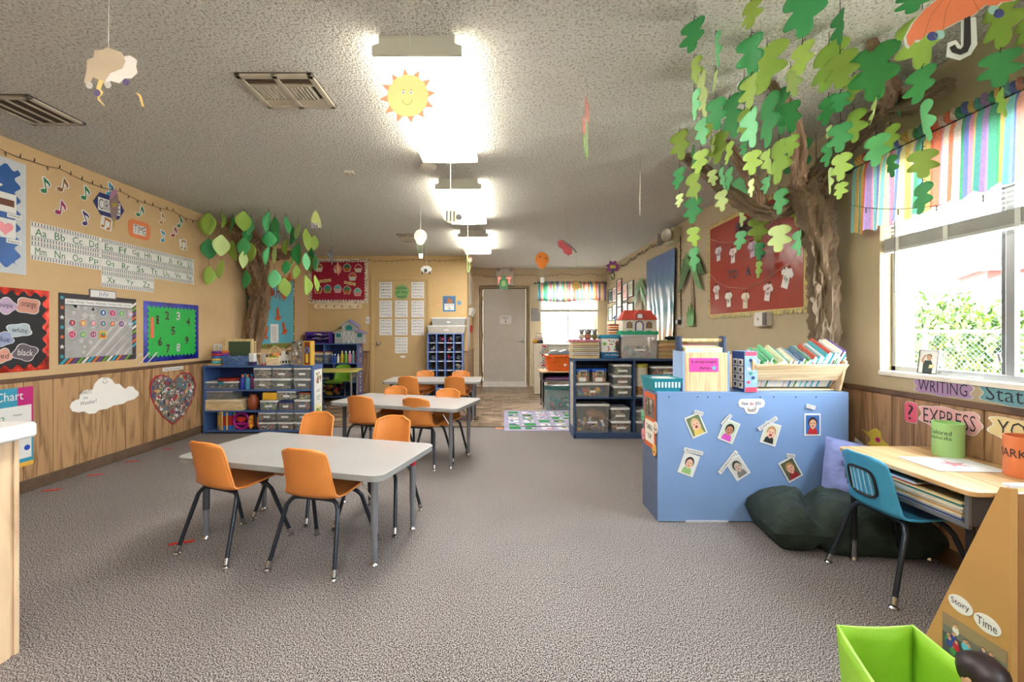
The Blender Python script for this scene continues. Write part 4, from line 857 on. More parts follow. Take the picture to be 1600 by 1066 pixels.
# ---- on top of the low left shelf
zt = .7525
def LT(px, dy=0): Y = LY0+.05+dy; return ((px-CX)*Y/F, Y)
for k, (px, dy, pal, lab) in enumerate([(338.5, .02, [(90, 190, 200), (230, 190, 90), (60, 110, 180), (190, 50, 70), (110, 50, 140)], 'front stacking ring tower with purple ring on top'),
      (350, .1, [(226, 184, 96), (50, 150, 90), (60, 140, 180), (140, 60, 150), (226, 120, 40)], 'rear stacking ring tower with orange ring on top')]):
    x, y = LT(px, dy)
    t = thing('stacking_rings', lab, 'toy', (x, y, zt), 0, 'stacking ring towers')
    B().box(-.07, .07, -.05, .05, 0, .018).cyl((0, 0, .0), (0, 0, .21), .009, n=10).make('base', mt((214, 176, 116), .5), t, bevel=.002)
    for i, c in enumerate(pal):
        B().tube([((.038+.003*(i % 2))*cos(2*pi*a/16), (.038)*sin(2*pi*a/16), .034+i*.028) for a in range(16)], .0145, 8, closed=True).make('ring', mt(c, .4), t, smooth=True)
t = thing('picture_card', 'white card with a picture of a bottle leaning on the left wall', 'card', (-3.25, 4.97, zt+.0), 0)
B().box(-.05, .048, -.003, 0, 0.0, .235).make('card_sheet', WHITE, t); b = B()
b.prism([(-.02, .05), (.01, .05), (.014, .14), (.002, .165), (.002, .215), (-.012, .215), (-.012, .165), (-.024, .14)], -.006, -.003, 0)
for k in range(4): b.text('ABCD'[k], .033, .19-.045*k, .025, -.005, 1)
b.make('card_picture', [mt((80, 110, 70), .6), INK], t)
def basket(name, label, x0, x1, y0, y1, z, h, m, cat='basket', slots=None):
    t = thing(name, label, cat, ((x0+x1)/2, (y0+y1)/2, z)); hw = (x1-x0)/2; hd = (y1-y0)/2
    bt = [(-hw*.88, -hd*.88, 0), (hw*.88, -hd*.88, 0), (hw*.88, hd*.88, 0), (-hw*.88, hd*.88, 0)]; tp = [(-hw, -hd, h), (hw, -hd, h), (hw, hd, h), (-hw, hd, h)]
    B().add(bt+tp, [(0,3,2,1),(0,1,5,4),(1,2,6,5),(2,3,7,6),(3,0,4,7)]).make('basket_body', m, t, solid=.003)
    B().tube([(-hw, -hd, h), (hw, -hd, h), (hw, hd, h), (-hw, hd, h)], .004, 6, closed=True).make('rim', m, t)
    if slots:
        b = B(); n = int(2*hw/.02)
        for i in range(n):
            x = -hw*.8+1.6*hw*i/max(1, n-1); b.box(x-.006, x+.006, -hd*.96-.003, -hd*.96-.0022, h*.3, h*.75)
        b.make('slots', slots, t)
    return t
x0, _ = LT(350); x1, _ = LT(390)
basket('blue_basket', 'translucent blue basket of cookie cutters on the low shelf', x0, x1, LY0+.01, LY0+.15, zt, .1, mt((90, 130, 190), .3, alpha=.45))
heap('basket_contents', x0+.02, x1-.02, LY0+.03, LY0+.13, zt+.004, zt+.1, [(180, 176, 172), (90, 90, 110), (210, 206, 200)], 'metal cutters heaped in the translucent blue basket', 103, 40, .022)
x, y = LT(376, .16)
t = thing('chalkboard_easel', 'small green chalkboard in a light wooden frame on the shelf', 'chalkboard', (x, y-.02, zt+.003), radians(2)); wm = wood((196, 160, 100), (232, 204, 150), .5, 'Z')
for (a, c, d, e) in ((-.155, .155, .26, .29), (-.155, .155, .05, .075), (-.155, -.125, .0, .26), (.125, .155, .0, .26)): B().box(a, c, -.008+.0, .010, d, e).make('frame_bar', wm, t, bevel=.002)
B().box(-.125, .125, 0, .006, .075, .26).make('slate', mt((74, 88, 62), .6), t)
B().box(-.15, -.13, .06, .07, 0, .25).box(.13, .15, .06, .07, 0, .25).box(-.15, .15, .01, .07, .25, .262).make('rear_leg', wm, t)
x, y = LT(394); tag(B().box(x-.03, x+.03, y-.02, y+.04, zt, zt+.04, 1).box(x-.028, x+.028, y-.018, y+.038, zt+.04, zt+.135, 0).make('white_organiser', [mt((226, 226, 222), .4), mt((50, 40, 90), .4)], bevel=.003), 'little white box on a dark base beside the chalkboard', 'box')
x, y = LT(401, .07)
t = thing('framed_card', 'small wooden frame with a white card left of the glass jar', 'frame', (x, y, zt))
for (a, c, d, e) in ((-.06, .06, .12, .135), (-.06, .06, 0, .015), (-.06, -.045, .015, .12), (.045, .06, .015, .12)): B().box(a, c, -.006, .006, d, e).make('frame_bar', wm, t)
B().prism([(-.03, .0), (.03, .0), (.01, .08), (-.03, .085)], -.012, -.010).make('card', WHITE, t)
x, y = LT(412, .01)
t = thing('clear_tube_jar', 'narrow clear jar with red base on the low shelf', 'jar', (x, y, zt))
B().lathe([(.026, .015), (.026, .13)], n=16).make('jar_wall', mt((220, 220, 215), .1, alpha=.35), t, smooth=True); B().lathe([(.029, 0), (.029, .018)], n=16).lathe([(.02, .1), (.02, .11)], n=12).make('base', mt((180, 50, 50), .4), t)
x0 = LT(416)[0]; x1 = LT(437)[0]
t = basket('wicker_basket', 'round handled wicker basket of toy food on the low shelf', x0, x1, LY0+.03, LY0+.17, zt, .085, wood((190, 160, 110), (236, 214, 170), .7, 'X', 4))
hx = (x1-x0)/2; B().tube([(hx*cos(pi*i/14), 0, .085+.12*sin(pi*i/14)) for i in range(15)], .005, 6).make('basket_handle', mt((222, 200, 150), .6), t, smooth=True)
heap('toy_food', x0+.015, x1-.015, LY0+.05, LY0+.15, zt+.06, zt+.135, [(120, 200, 60), (226, 130, 60), (214, 170, 110)], 'green and orange toy food in the wicker basket', 107, 12, .03)
for k, (px, h, a) in enumerate([(436, .11, .35), (442, .16, .1), (447, .12, -.1), (451, .15, .3), (455, .13, -.05)]):
    x, y = LT(px, .02+.02*k); b = B(); b.T = Matrix.Translation((x, y, zt)) @ Matrix.Rotation(a*.6, 4, 'Y')
    b.box(-.022, .022, -.003, .003, .008, h, 0); b.box(-.015, .015, -.0035, -.003, .02, .05, 1); b.T = None
    tag(b.make('story_card', [mt((226, 222, 212), .6), mt(((150, 60, 60), (90, 90, 60), (60, 60, 90), (150, 130, 90), (90, 50, 50))[k], .6)]), '%s upright white card in the bunch beside the wicker basket' % ('leftmost', 'second', 'middle', 'fourth', 'rightmost')[k], 'card', 'cards beside the wicker basket')
heap('craft_sticks', LT(434)[0], LT(457)[0], LY0+.15, LY0+.22, zt+.02, zt+.22, [(110, 90, 60), (190, 170, 120), (150, 60, 50), (90, 120, 70)], 'bunch of craft sticks behind the upright cards', 109, 34, .02)
def artbox(name, label, x0, x1, y0, y1, z0, z1, base, cols, seed, cat='box', n=30):
    t = thing(name, label, cat, ((x0+x1)/2, (y0+y1)/2, z0)); hw = (x1-x0)/2; hd = (y1-y0)/2; h = z1-z0
    B().box(-hw, hw, -hd, hd, 0, h).make('box_body', mt(base, .5), t, bevel=.003); b = B(); r = random.Random(seed)
    for k in range(n):
        rx = r.uniform(.08, .2)*hw*1.2; rz_ = rx*r.uniform(.6, 1.5); x = r.uniform(-hw+rx, hw-rx); z = r.uniform(rz_, max(rz_+.001, h-rz_)); b.add([(p, -hd-.0012-.00002*k, q) for p, q in ell(x, z, rx, min(rz_, h*.3), 10)], [tuple(range(10))], r.randrange(len(cols)))
    b.make('box_art', [mt(c, .5) for c in cols], t); return t
x0, x1 = LT(457.5)[0], LT(474.5)[0]
artbox('puzzle_box', 'tall picture box in greys, browns and green on the low shelf', x0, x1, LY0+.02, LY0+.12, zt, ZZ(533, LY0+.03), (130, 120, 110), [(90, 110, 50), (190, 184, 176), (90, 60, 50), (190, 140, 100), (60, 56, 60), (226, 220, 214)], 5)
x0, x1 = x1+.004, LT(487)[0]
t = thing('tool_set_box', 'yellow and red toy box showing a blue ringed tool', 'box', ((x0+x1)/2, LY0+.08, zt)); hw = (x1-x0)/2; h = ZZ(533, LY0+.03)-zt
B().box(-hw, hw, -.05, .05, 0, h).make('box_body', mt((200, 160, 50), .5), t, bevel=.003)
B().rect(-hw*.7, hw*.7, .01, h-.01, -.0512).make('box_window', mt((120, 50, 30), .5), t)
B().tube([(.022*cos(2*pi*i/16), -.053, h*.62+.03*sin(2*pi*i/16)) for i in range(16)], .006, 6, closed=True).make('blue_ring', mt((40, 110, 170), .4), t)
B().prism(rrect(-.012, .012, .03, h*.48, .01), -.055, -.0515).make('tool_handle', mt((230, 190, 70), .5), t)
# =================== BOOKCASE TOP, WRITING CORNER, FOREGROUND ===================
BT = .7685; BY = 2.573
t = basket('teal_basket', 'teal plastic basket of cards on the left corner of the sky blue bookcase', .90, 1.075, 2.60, 2.83, BT, .075, mt((30, 140, 155), .35), slots=mt((200, 225, 230), .4))
b = B(); r = random.Random(3)
for k in range(5): b.T = Matrix.Translation((.985+.01*k, 2.7+.012*k, BT+.05+.004*k)) @ Matrix.Rotation(r.uniform(-.3, .3), 4, 'Z'); b.box(-.055, .055, -.075, .075, 0, .002, k % 2)
b.T = None; tag(b.make('flash_cards', [WHITE, mt((214, 220, 226), .6)]), 'white picture cards lying in the teal basket', 'cards')
WL = wood((196, 160, 112), (232, 206, 164), .5, 'X'); WLZ = wood((206, 160, 104), (238, 204, 158), .5, 'Z'); STEEL = mt((150, 178, 214), .4, vary=.05)
t = thing('language_arts_box', 'wooden book box with pink language arts sign and dowel handle', 'book box', (1.22, 2.68, BT))
B().box(-.128, .128, -.075, -.063, .0, .232).make('front_board', WLZ, t, bevel=.002); B().box(-.128, .128, .063, .075, 0, .232).make('back_board', WLZ, t, bevel=.002)
for s in (-1, 1): B().box(*sorted((s*.128, s*.142)), -.075, .075, 0, .24).box(*sorted((s*.131, s*.139)), -.02, .02, .24, .33).make('side_board', STEEL if s < 0 else STEEL, t, bevel=.002); B().box(*sorted((s*.126, s*.144)), -.03, .03, .24, .33).make('handle_post', mt((50, 66, 96), .4), t, bevel=.002)
B().box(-.128, .128, -.063, .063, 0, .012).make('base_board', WLZ, t)
B().cyl((-.13, 0, .305), (.13, 0, .305), .0115, n=14).make('dowel_handle', WLZ, t, smooth=True)
B().box(-.1, .072, -.0785, -.0752, .118, .2).text('Language', -.014, .178, .022, -.0795, 1, w=.148).text('Arts', -.012, .141, .018, -.0795, 1, w=.062).prism([(.044+(.018 if i % 2 == 0 else .008)*sin(2*pi*i/10), .14+(.018 if i % 2 == 0 else .008)*cos(2*pi*i/10)) for i in range(10)], -.081, -.0787, 2).make('pink_sign', [mt((236, 70, 170), .6), INK, mt((110, 190, 210), .5)], t)
for k in range(5): tag(B().box(1.105, 1.33-.004*k, 2.63+.02*k, 2.638+.02*k, BT+.014, BT+.262+.004*k, 0).box(1.12, 1.2, 2.6295+.02*k, 2.63+.02*k, BT+.235, BT+.256, 1).make('picture_book', [mt(((216, 210, 190), (236, 214, 110), (200, 210, 220), (220, 190, 170), (190, 60, 70))[k], .5), mt((190, 205, 220), .5)]), '%s picture book standing inside the language arts box' % ('frontmost', 'second', 'middle', 'fourth', 'rearmost')[k], 'book', 'books inside the language arts box')
t = thing('card_game_box', 'blue card game box with animal cards on its side and printed end', 'box', (1.428, 2.565, BT))
B().box(0, .075, 0, .14, 0, .242).make('box_body', mt((150, 186, 224), .45, vary=.1, scale=40), t, bevel=.002)
b = B(); b.box(-.002, -.0005, .004, .136, .003, .239, 1).box(.004, .071, -.002, -.0005, .215, .24, 4).box(.004, .071, -.002, -.0005, .002, .03, 4)
for i in range(2):
    for j in range(4): b.box(-.004, -.002, .012+i*.06, .064+i*.06, .02+j*.045, .06+j*.045, 2); b.ball((-.0045, .038+i*.06, .04+j*.045), (.001, .013, .012), 3, 8, 4)
for k in range(6): b.ball((.036+.014*((k*2) % 3-1), -.002, .06+.026*k), (.010, .001, .010), (4, 1, 5, 2, 4, 1)[k], 8, 4)
b.make('printed_art', [WHITE, mt((30, 60, 120), .5), mt((232, 226, 214), .5), mt((50, 40, 36), .5), mt((226, 70, 100), .5), mt((60, 150, 120), .5)], t)
# book rack
RX0, RX1, RY = 1.47, 2.025, 2.70
t = thing('book_rack', 'long light wooden trough rack packed with picture books', 'book rack', ((RX0+RX1)/2, RY, BT)); hw = (RX1-RX0)/2
for s in (-1, 1):
    xa, xb = sorted((s*hw, s*(hw-.016))); T = B(); T.T = Matrix(((0, 1, 0, 0), (1, 0, 0, 0), (0, 0, 1, 0), (0, 0, 0, 1)))
    T.prism([(-.10, 0), (.13, 0), (.13, .21), (.09, .21), (-.13, .2), (-.15, .18)], xa, xb); T.T = None; T.make('end_panel', WLZ, t, bevel=.003)
B().hexa([(-hw+.016, -.100, .066), (hw-.012, -.100, .066), (hw-.012, -.088, .064), (-hw+.016, -.088, .064)], [(-hw+.016, -.152, .164), (hw+.008, -.152, .164), (hw+.008, -.139, .168), (-hw+.016, -.139, .168)]).make('front_board', WL, t, bevel=.003)
B().hexa([(-hw+.016, .07, .03), (hw-.016, .07, .03), (hw-.016, .085, .03), (-hw+.016, .085, .03)], [(-hw+.016, .10, .14), (hw-.016, .10, .14), (hw-.016, .115, .14), (-hw+.016, .115, .14)]).make('back_board', WL, t, bevel=.003)
B().box(-hw+.016, hw-.016, -.07, .02, .002, .012).make('trough_floor', WL, t)
BCOL = [(226, 222, 214), (90, 170, 110), (120, 200, 150), (226, 224, 220), (66, 96, 130), (236, 226, 200), (230, 190, 170), (232, 226, 190), (210, 216, 190), (200, 180, 160), (110, 160, 190), (90, 120, 150),
        (100, 150, 70), (196, 90, 66), (140, 200, 205), (90, 180, 190), (204, 84, 66), (160, 210, 190), (50, 150, 170), (110, 70, 150), (40, 150, 180), (210, 226, 226)]
hs = [(0, .15), (.12, .17), (.25, .165), (.4, .165), (.55, .185), (.7, .2), (.85, .205), (1, .215)]
def hgt(u):
    for (a, p), (c, q) in zip(hs, hs[1:]):
        if u <= c: return p+(q-p)*(u-a)/(c-a)
    return hs[-1][1]
r = random.Random(21); NB = 44
names = ['cream', 'green', 'pale green', 'white', 'slate blue', 'ivory', 'pink beige', 'pale yellow', 'sage', 'tan', 'sky blue', 'steel blue', 'leaf green', 'brick red', 'pale teal', 'turquoise', 'red', 'mint', 'deep teal', 'violet', 'bright blue', 'pale blue']
for k in range(NB):
    u = k/(NB-1); x = RX0+.03+u*(RX1-RX0-.062); h = (hgt(u)+.022)*(1+r.uniform(-.14, .1)); ci = min(21, int(u*21+r.uniform(-.6, .9))) if r.random() < .75 else r.randrange(22); ci = max(0, ci)
    th = .0045+.003*r.random(); d = .17*r.uniform(.85, 1.1); T = Matrix.Translation((x, RY-.045, BT+.022)) @ Matrix.Rotation(radians(27), 4, 'X') @ Matrix.Rotation(radians(3+5*u), 4, 'Y')
    b = B(); b.T = T; b.box(-th, -th+.0012, 0, d, 0, h, 0).box(th-.0012, th, 0, d, 0, h, 0).box(-th, th, 0, .0015, 0, h, 0).box(-th+.0012, th-.0012, .0015, d-.004, .003, h-.004, 1)
    b.box(-th*.9, th*.9, -.0006, 0, .0, h*.98, 1 if k % 3 else 0).box(-th*.7, th*.7, -.001, -.0006, h*.35, h*.8, 2 if k % 4 else 0); b.box(-th-.0005, -th, d*.2, d*.6, h*.75, h*.9, 2); b.T = None
    tag(b.make('picture_book', [mt(BCOL[ci], .45, vary=.08), WHITE, mt(PAL[r.randrange(8)] if r.random() < .45 else (190, 186, 190), .5)]), '%s picture book, number %d from the left in the wooden rack' % (names[ci], k+1), 'book', 'picture books in the wooden rack')
# faces on the bookcase back
def P2(px, py, Y=BY): return ((px-CX)*Y/F, ZZ(py, Y))
def portrait(px, py, rot, bgc, skin, hair, shirt, feel, desc, mouth, lab):
    x, z = P2(px, py); t = thing('feelings_photo', desc, 'photo', (x, BY-.0005, z), 0, 'feelings photos on the blue bookcase'); k = .00378
    t.rotation_euler = (0, -radians(rot), 0); w_, h = 12.6*k, 17.3*k
    B().box(-w_, w_, -.003, 0, -h, h).make('card', WHITE, t); b = B()
    b.rect(-w_*.84, w_*.84, -h*.86, h*.86, -.0034, 0)
    b.add([(p, -.0037, q) for p, q in [(-w_*.62, -h*.86), (w_*.62, -h*.86), (w_*.5, -h*.4), (w_*.2, -h*.22), (-w_*.2, -h*.22), (-w_*.5, -h*.4)]], [tuple(range(6))], 1)
    b.disc(0, h*.2, w_*.56, -.004, 2, 18, h*.5); b.disc(w_*.02, h*.08, w_*.43, -.0043, 3, 18, h*.4); b.rect(-w_*.15, w_*.15, -h*.4, -h*.2, -.0041, 3)
    b.disc(-w_*.17, h*.14, w_*.07, -.0046, 4, 8); b.disc(w_*.2, h*.14, w_*.07, -.0046, 4, 8); b.disc(0, -h*.12, w_*(.2 if mouth else .15), -.0046, 5, 10, h*(.12 if mouth == 2 else .04)); b.disc(w_*.02, h*.02, w_*.05, -.0046, 6, 8)
    if mouth == 2: b.disc(-w_*.4, -h*.15, w_*.13, -.0047, 3, 10, h*.22); b.disc(w_*.42, -h*.15, w_*.13, -.0047, 3, 10, h*.22)
    b.make('portrait_print', [mt(bgc, .5), mt(shirt, .5), mt(hair, .5), mt(skin, .5), mt((40, 26, 24), .5), mt((150, 50, 56), .5), mt(tuple(int(c*.85) for c in skin), .5)], t)
    lx, lz = P2(lab[0], lab[1]); l = lab[3]*k/2
    t2 = thing('word_strip', 'white word strip reading %s beside its photo' % feel, 'word strip', (lx, BY-.006, lz), 0, None); t2.rotation_euler = (0, -radians(lab[2]), 0)
    B().box(-l, l, -.002, .001, -.0115, .0115).make('strip', WHITE, t2); B().text(feel, 0, 0, .012, -.003, w=l*1.7, spacing=1.3).make('lettering', INK, t2)
SK = (236, 192, 164)
portrait(1087, 664.8, 23, (110, 130, 90), SK, (214, 180, 130), (226, 196, 100), 'MAD', 'photo of a blond shouting child in yellow, tilted, upper left', 2, (1091, 645, -15, 14))
portrait(1138.5, 673.7, -22, (200, 214, 190), (190, 130, 100), (36, 28, 30), (214, 80, 190), 'HAPPY', 'photo of a smiling dark haired child in pink, tilted right', 1, (1134.3, 655.7, 48, 21))
portrait(1203.6, 677.8, -17, (214, 214, 190), SK, (190, 140, 90), (40, 42, 46), 'SURPRISED', 'photo of an astonished person in black with hands on cheeks', 2, (1198.7, 661.6, 33, 34))
portrait(1269, 663.7, 0, (60, 110, 180), (226, 176, 140), (50, 34, 34), (190, 40, 40), 'JOY', 'upright photo of a child in a red shirt on blue background', 1, (1265.6, 635.5, -15, 14))
portrait(1075.9, 725.4, -20, (226, 230, 226), SK, (54, 40, 46), (150, 190, 120), 'WORRIED', 'photo of a worried dark haired boy in pale green, lower left', 0, (1082.9, 705, -14, 30))
portrait(1152.6, 730.7, 33, (206, 206, 200), (200, 180, 160), (60, 56, 54), (120, 118, 112), 'AGGRAVATED', 'greyish photo of a frowning person propped on hands, tilted left', 0, (1136.6, 721.8, 52, 44))
portrait(1235, 733.4, 29, (90, 96, 70), (230, 176, 150), (170, 130, 80), (150, 40, 50), 'SAD', 'photo of a crying curly haired child in dark red, tilted left', 0, (1234.4, 712, -8, 13))
x, z = P2(1174, 634.8)
t = thing('question_sign', 'white cloud shaped sign asking How do you feel? on blue wood', 'sign', (x, BY-.0005, z)); k = .00378
B().prism([(p*k, q*k) for p, q in [(-19, 10), (-21, 5), (-19, -1), (-12, -3), (-9, -10), (-6, -12), (6, -12), (9, -10), (12, -3), (19, -1), (21, 5), (19, 10), (15, 11.5), (-15, 11.5)]], -.003, 0).make('card', WHITE, t, bevel=.001)
B().text('How', -10.5*k, 4.5*k, 6*k, -.0042, 0, w=10*k).text('do', 0, 4.5*k, 6*k, -.0042, 1, w=6*k).text('you', 10*k, 3.5*k, 7*k, -.0042, 0, w=9*k).text('feel?', 0, -5.5*k, 7*k, -.0042, 2, w=13*k).make('lettering', [mt((50, 80, 120), .6), mt((190, 30, 60), .6), mt((110, 80, 70), .6)], t)
# side sign on the bookcase end (faces left)
t = thing('table_top_sign', 'orange table top sign on the end of the sky blue bookcase', 'sign', (.9185, 2.70, .575), -pi/2)
B().box(-.108, .09, -.003, 0, -.165, .17).make('card', mt((206, 96, 50), .6), t); B().box(-.085, .07, -.0045, -.003, -.135, -.0).text('TABLE', -.007, -.04, .03, -.006, 1, w=.11).text('TOP', -.007, -.095, .03, -.006, 1, w=.07).make('name_card', [mt((232, 226, 210), .6), INK], t)
b = B(); r = random.Random(6); b.box(-.085, .075, -.0045, -.003, .02, .14, 0)
for k in range(18): b.rect(-.075+.13*r.random(), -.055+.13*r.random(), .03+.04*r.random(), .08+.055*r.random(), -.005-.0001*k, k % 4)
b.make('photo', [mt((120, 110, 100), .5), mt((70, 60, 60), .5), mt((190, 170, 150), .5), mt((90, 110, 80), .5)], t)
for k, (y, z, c, nm) in enumerate([(-.125, .01, (120, 190, 150), 'green'), (-.12, -.11, (226, 150, 160), 'pink'), (.11, -.02, (226, 206, 190), 'beige'), (.085, -.16, (240, 180, 90), 'orange')]):
    tag(B().prism(ell(0, 0, .032, .036, 20), -.004, 0, 0).disc(-.011, .012, .004, -.0045, 1, 8).disc(.011, .012, .004, -.0045, 1, 8).tube([(.016*cos(a), -.005, .016*sin(a)-.001) for a in [pi+pi*i/8 for i in range(9)]], .0015, 5, 1).make('smiley_sticker', [mt(c, .5), INK], loc=(.914, 2.70-y, .575+z), rot=(0, 0, -pi/2)), nm+' smiley face sticker at the edge of the table top sign', 'sticker', 'smiley stickers around the table top sign')
# ---- writing desk
t = thing('writing_desk', 'school desk with oak top against the right wall, papers inside', 'desk', (1.915, 1.875, 0), -pi/2)
desk_parts(t, .635, .47, .55, wood((166, 120, 74), (204, 168, 120), .4, 'X'))
r = random.Random(17); z = .411
for k in range(13):
    dz = .0055+.002*(k % 3); c = [(226, 222, 210), (60, 80, 130), (220, 216, 200), (232, 226, 206), (190, 150, 90), (222, 220, 212), (226, 220, 200), (214, 206, 186), (40, 150, 150), (232, 214, 160), (180, 80, 60), (200, 210, 214), (90, 100, 108)][k]
    if k < 10: x0, x1, y0, y1 = 1.712+.004*(k % 3), 2.08, 1.62+.012*r.random(), 2.0-.01*k
    else: x0, x1, y0, y1 = 1.715, 2.05, 1.80+.02*r.random(), 2.12
    if k == 8: y0 = 1.63; y1 = 1.85
    tag(B().box(x0, x1, y0, y1, z, z+dz*.85).make('workbook', mt(c, .6, vary=.1)), '%s workbook from the bottom inside the writing desk' % ORD[k], 'workbook', 'workbooks inside the writing desk'); z += dz
for k, (y, c, nm) in enumerate([(1.76, (30, 80, 150), 'blue'), (1.68, (60, 100, 30), 'green')]):
    tag(B().lathe([(.055, 0), (.058, .003), (.055, .008)], (1.775, y, z+.001+.0*k), 20, 0, .7, .68).make('round_lid', mt(c, .35, vary=.4, scale=60)), nm+' ridged round disc on top of the workbooks in the desk', 'disc')
def can(name, label, x, y, z, r_, h, col, lines, inside):
    t = thing(name, label, 'tin', (x, y, z)); B().lathe([(r_*.97, 0), (r_, .004), (r_, h-.004), (r_*1.02, h), (r_*.95, h), (r_*.95, .01)], n=28).make('tin_wall', mt(col, .5, vary=.04), t, smooth=True)
    vs, m = [], mt((40, 50, 50), .6)
    for body, zc, hh, ww, a0 in lines:
        g = B().text(body, 0, zc, hh, 0, 0, w=ww); g.v = [((r_+.0012)*sin(a0+v[0]/r_), -(r_+.0012)*cos(a0+v[0]/r_), v[2]) for v in g.v]; g.make('lettering', m, t)
    return t
t = can('pencil_tin', 'light green covered tin labelled colored pencils', 2.068, 2.02, .5505, .056, .155, (160, 206, 130), [('Colored', .112, .021, .085, -1.35), ('pencils', .085, .021, .085, -1.35)], 0)
t = can('marker_tin', 'orange covered tin labelled markers holding felt pens', 2.075, 1.725, .5505, .062, .16, (228, 130, 80), [('MARKERS', .095, .034, .17, -1.15)], 0)
for k, c in enumerate([(60, 150, 70), (40, 60, 120), (200, 50, 60)]): tag(B().cyl((2.06+.02*k, 1.71+.012*k, .56), (2.05+.03*k, 1.70+.02*k, .727), .007, n=8).make('marker', mt(c, .4)), ('green', 'navy', 'red')[k]+' marker standing in the orange tin', 'marker')
t = thing('star_paper', 'white sheet with a pale red star lying on the writing desk', 'paper', (1.945, 1.885, .5512), radians(-4))
B().box(-.14, .14, -.105, .105, 0, .0012).make('sheet', mt((206, 204, 198), .6), t)
b = B(); pts = [((.058 if i % 2 == 0 else .022)*sin(2*pi*i/10)+.01, (.05 if i % 2 == 0 else .02)*cos(2*pi*i/10)) for i in range(10)]; b.prismz(pts, .0012, .0018, 0)
for k in range(4): b.prismz([(-.11, .07-.02*k), (-.06, .07-.02*k), (-.06, .072-.02*k), (-.11, .072-.02*k)], .0012, .0016, 1)
b.make('star_print', [mt((190, 120, 124), .6), mt((150, 150, 156), .6)], t)
# ---- signs on the right wall by the desk
def cutout(name, label, px0, px1, z0, z1, col, text, wl=None, amp=.06, k=7, ph=0, tcol=INK, rough=.6, sq=True, thin=-.008):
    y0, y1 = RW(px0), RW(px1); t, w_, h = flat(name, label, 'sign', 'R', y0, y1, z0, z1, None, off=.0135 if z1 < .79 else .001)
    pts = [(w_*(1+amp*sin(k*a+ph))*max(-1, min(1, 1.18*cos(a))), h*(1+amp*1.6*sin(k*a+ph))*max(-1, min(1, 1.25*sin(a)))) for a in [2*pi*i/48 for i in range(48)]]
    B().prism([(p*1.03, q*1.04) for p, q in pts], -.0012, 0).make('white_edge', WHITE, t); B().prism(pts, -.0022, -.0012).make('paper_shape', mt(col, .6, vary=.05), t)
    if text: B().text(text, 0, 0, h*1.45, -.0034, 0, w=w_*1.75 if wl is None else wl, thin=thin).make('lettering', tcol, t)
    return t
cutout('word_sign', 'purple cutout sign reading WRITING above the chair rail', 1431, 1519, .812, .892, (170, 136, 176), 'WRITING')
cutout('word_sign', 'teal cutout sign reading Station beside the WRITING sign', 1535, 1665, .812, .9, (106, 156, 166), 'Station', ph=1)
cutout('word_sign', 'pale pink cutout sign reading EXPRESS on the wood panelling', 1443, 1537, .655, .755, (226, 170, 170), 'EXPRESS', ph=2)
cutout('word_sign', 'pale yellow cutout sign reading YOURSELF right of the EXPRESS sign', 1554, 1760, .66, .76, (226, 206, 150), 'YOURSELF', ph=3)
cutout('word_sign', 'bright pink oval with a question mark on the panelling', 1418, 1438, .65, .755, (226, 96, 120), '?', wl=.03, amp=0)
t, w_, h = flat('paper_bird', 'yellow paper bird with pink dot taped on the panelling over the desk', 'cutout', 'R', RW(1350), RW(1398), .45, .572, None, off=.013)
B().prism([(-w_, h*.55), (-w_*.55, h*.4), (-w_*.3, h*.8), (0, h), (w_*.3, h*.75), (w_*.35, h*.1), (w_*.8, -h*.3), (w, -h) if False else (w_, -h*.8), (-w_*.6, -h*.8), (-w_*.35, -h*.2), (-w_*.5, h*.1)], -.002, 0).make('paper_shape', mt((214, 186, 70), .6), t)
B().prism(ell(w_*.12, -h*.05, .016, .014, 14), -.003, -.002).make('dot', mt((200, 20, 110), .6), t)
tag(B().prism([(-.03, -.012), (.03, -.02), (.028, -.008), (-.028, .012)], -.003, 0).make('paper_scrap', WHITE, loc=(2.146, 2.62, .47), rot=(0, 0, -pi/2)), 'small white paper scrap behind the desk corner', 'scrap')
# ---- cushions
def pillow(a, c, h, amp, seed, crease=None, nu=40, nv=34, corner=.14):
    b = B()
    def f(sgn):
        def g(u, v):
            s, q = 2*u-1, 2*v-1; e = max(0, (1-s**4))*max(0, (1-q**4)); hh = h*e**.5
            x = s*a*(1-corner*(1-abs(s*q))*q*q*.6); y = q*c*(1-corner*(1-abs(s*q))*s*s*.6)
            wr = amp*noise.noise(Vector((s*2.6+seed, q*2.6, sgn)))+amp*.6*noise.noise(Vector((s*7+seed, q*5, sgn)))
            if crease: hh *= 1-.5*math.exp(-((s-crease-.12*sin(q*2.5))/.10)**2)
            return (x, y, sgn*(hh)+wr*e**.3)
        return g
    b.grid(f(1), nu, nv); o = len(b.v); b.grid(lambda u, v: f(-1)(1-u, v), nu, nv); return b
t = thing('floor_cushion', 'large crumpled dark green velvet floor cushion against the blue bookcase', 'cushion', (1.80, 2.345, .105), radians(-8))
o = pillow(.40, .205, .15, .024, 1, crease=-.35, nu=64, nv=48); o.v = [(x, y, max(z, -.1)) for x, y, z in o.v]
o.make('cushion_body', mt((38, 52, 44), .8, vary=.25, scale=14, bump=.6, bscale=60), t, smooth=True)
B().tube([(-.38, -.185, 0), (-.2, -.19, -.0), (0, -.19, 0), (.2, -.19, 0), (.38, -.185, 0)], .006, 6).make('seam', mt((24, 34, 30), .8), t)
t = thing('blue_cushion', 'periwinkle blue cushion leaning in the corner behind the writing desk', 'cushion', (1.99, 2.44, .33), radians(-28))
t.rotation_euler = (radians(68), radians(12), radians(-20))
pillow(.165, .17, .06, .01, 5, nu=24, nv=24).make('cushion_body', mt((140, 150, 206), .8, vary=.15, bump=.4, bscale=40), t, smooth=True)
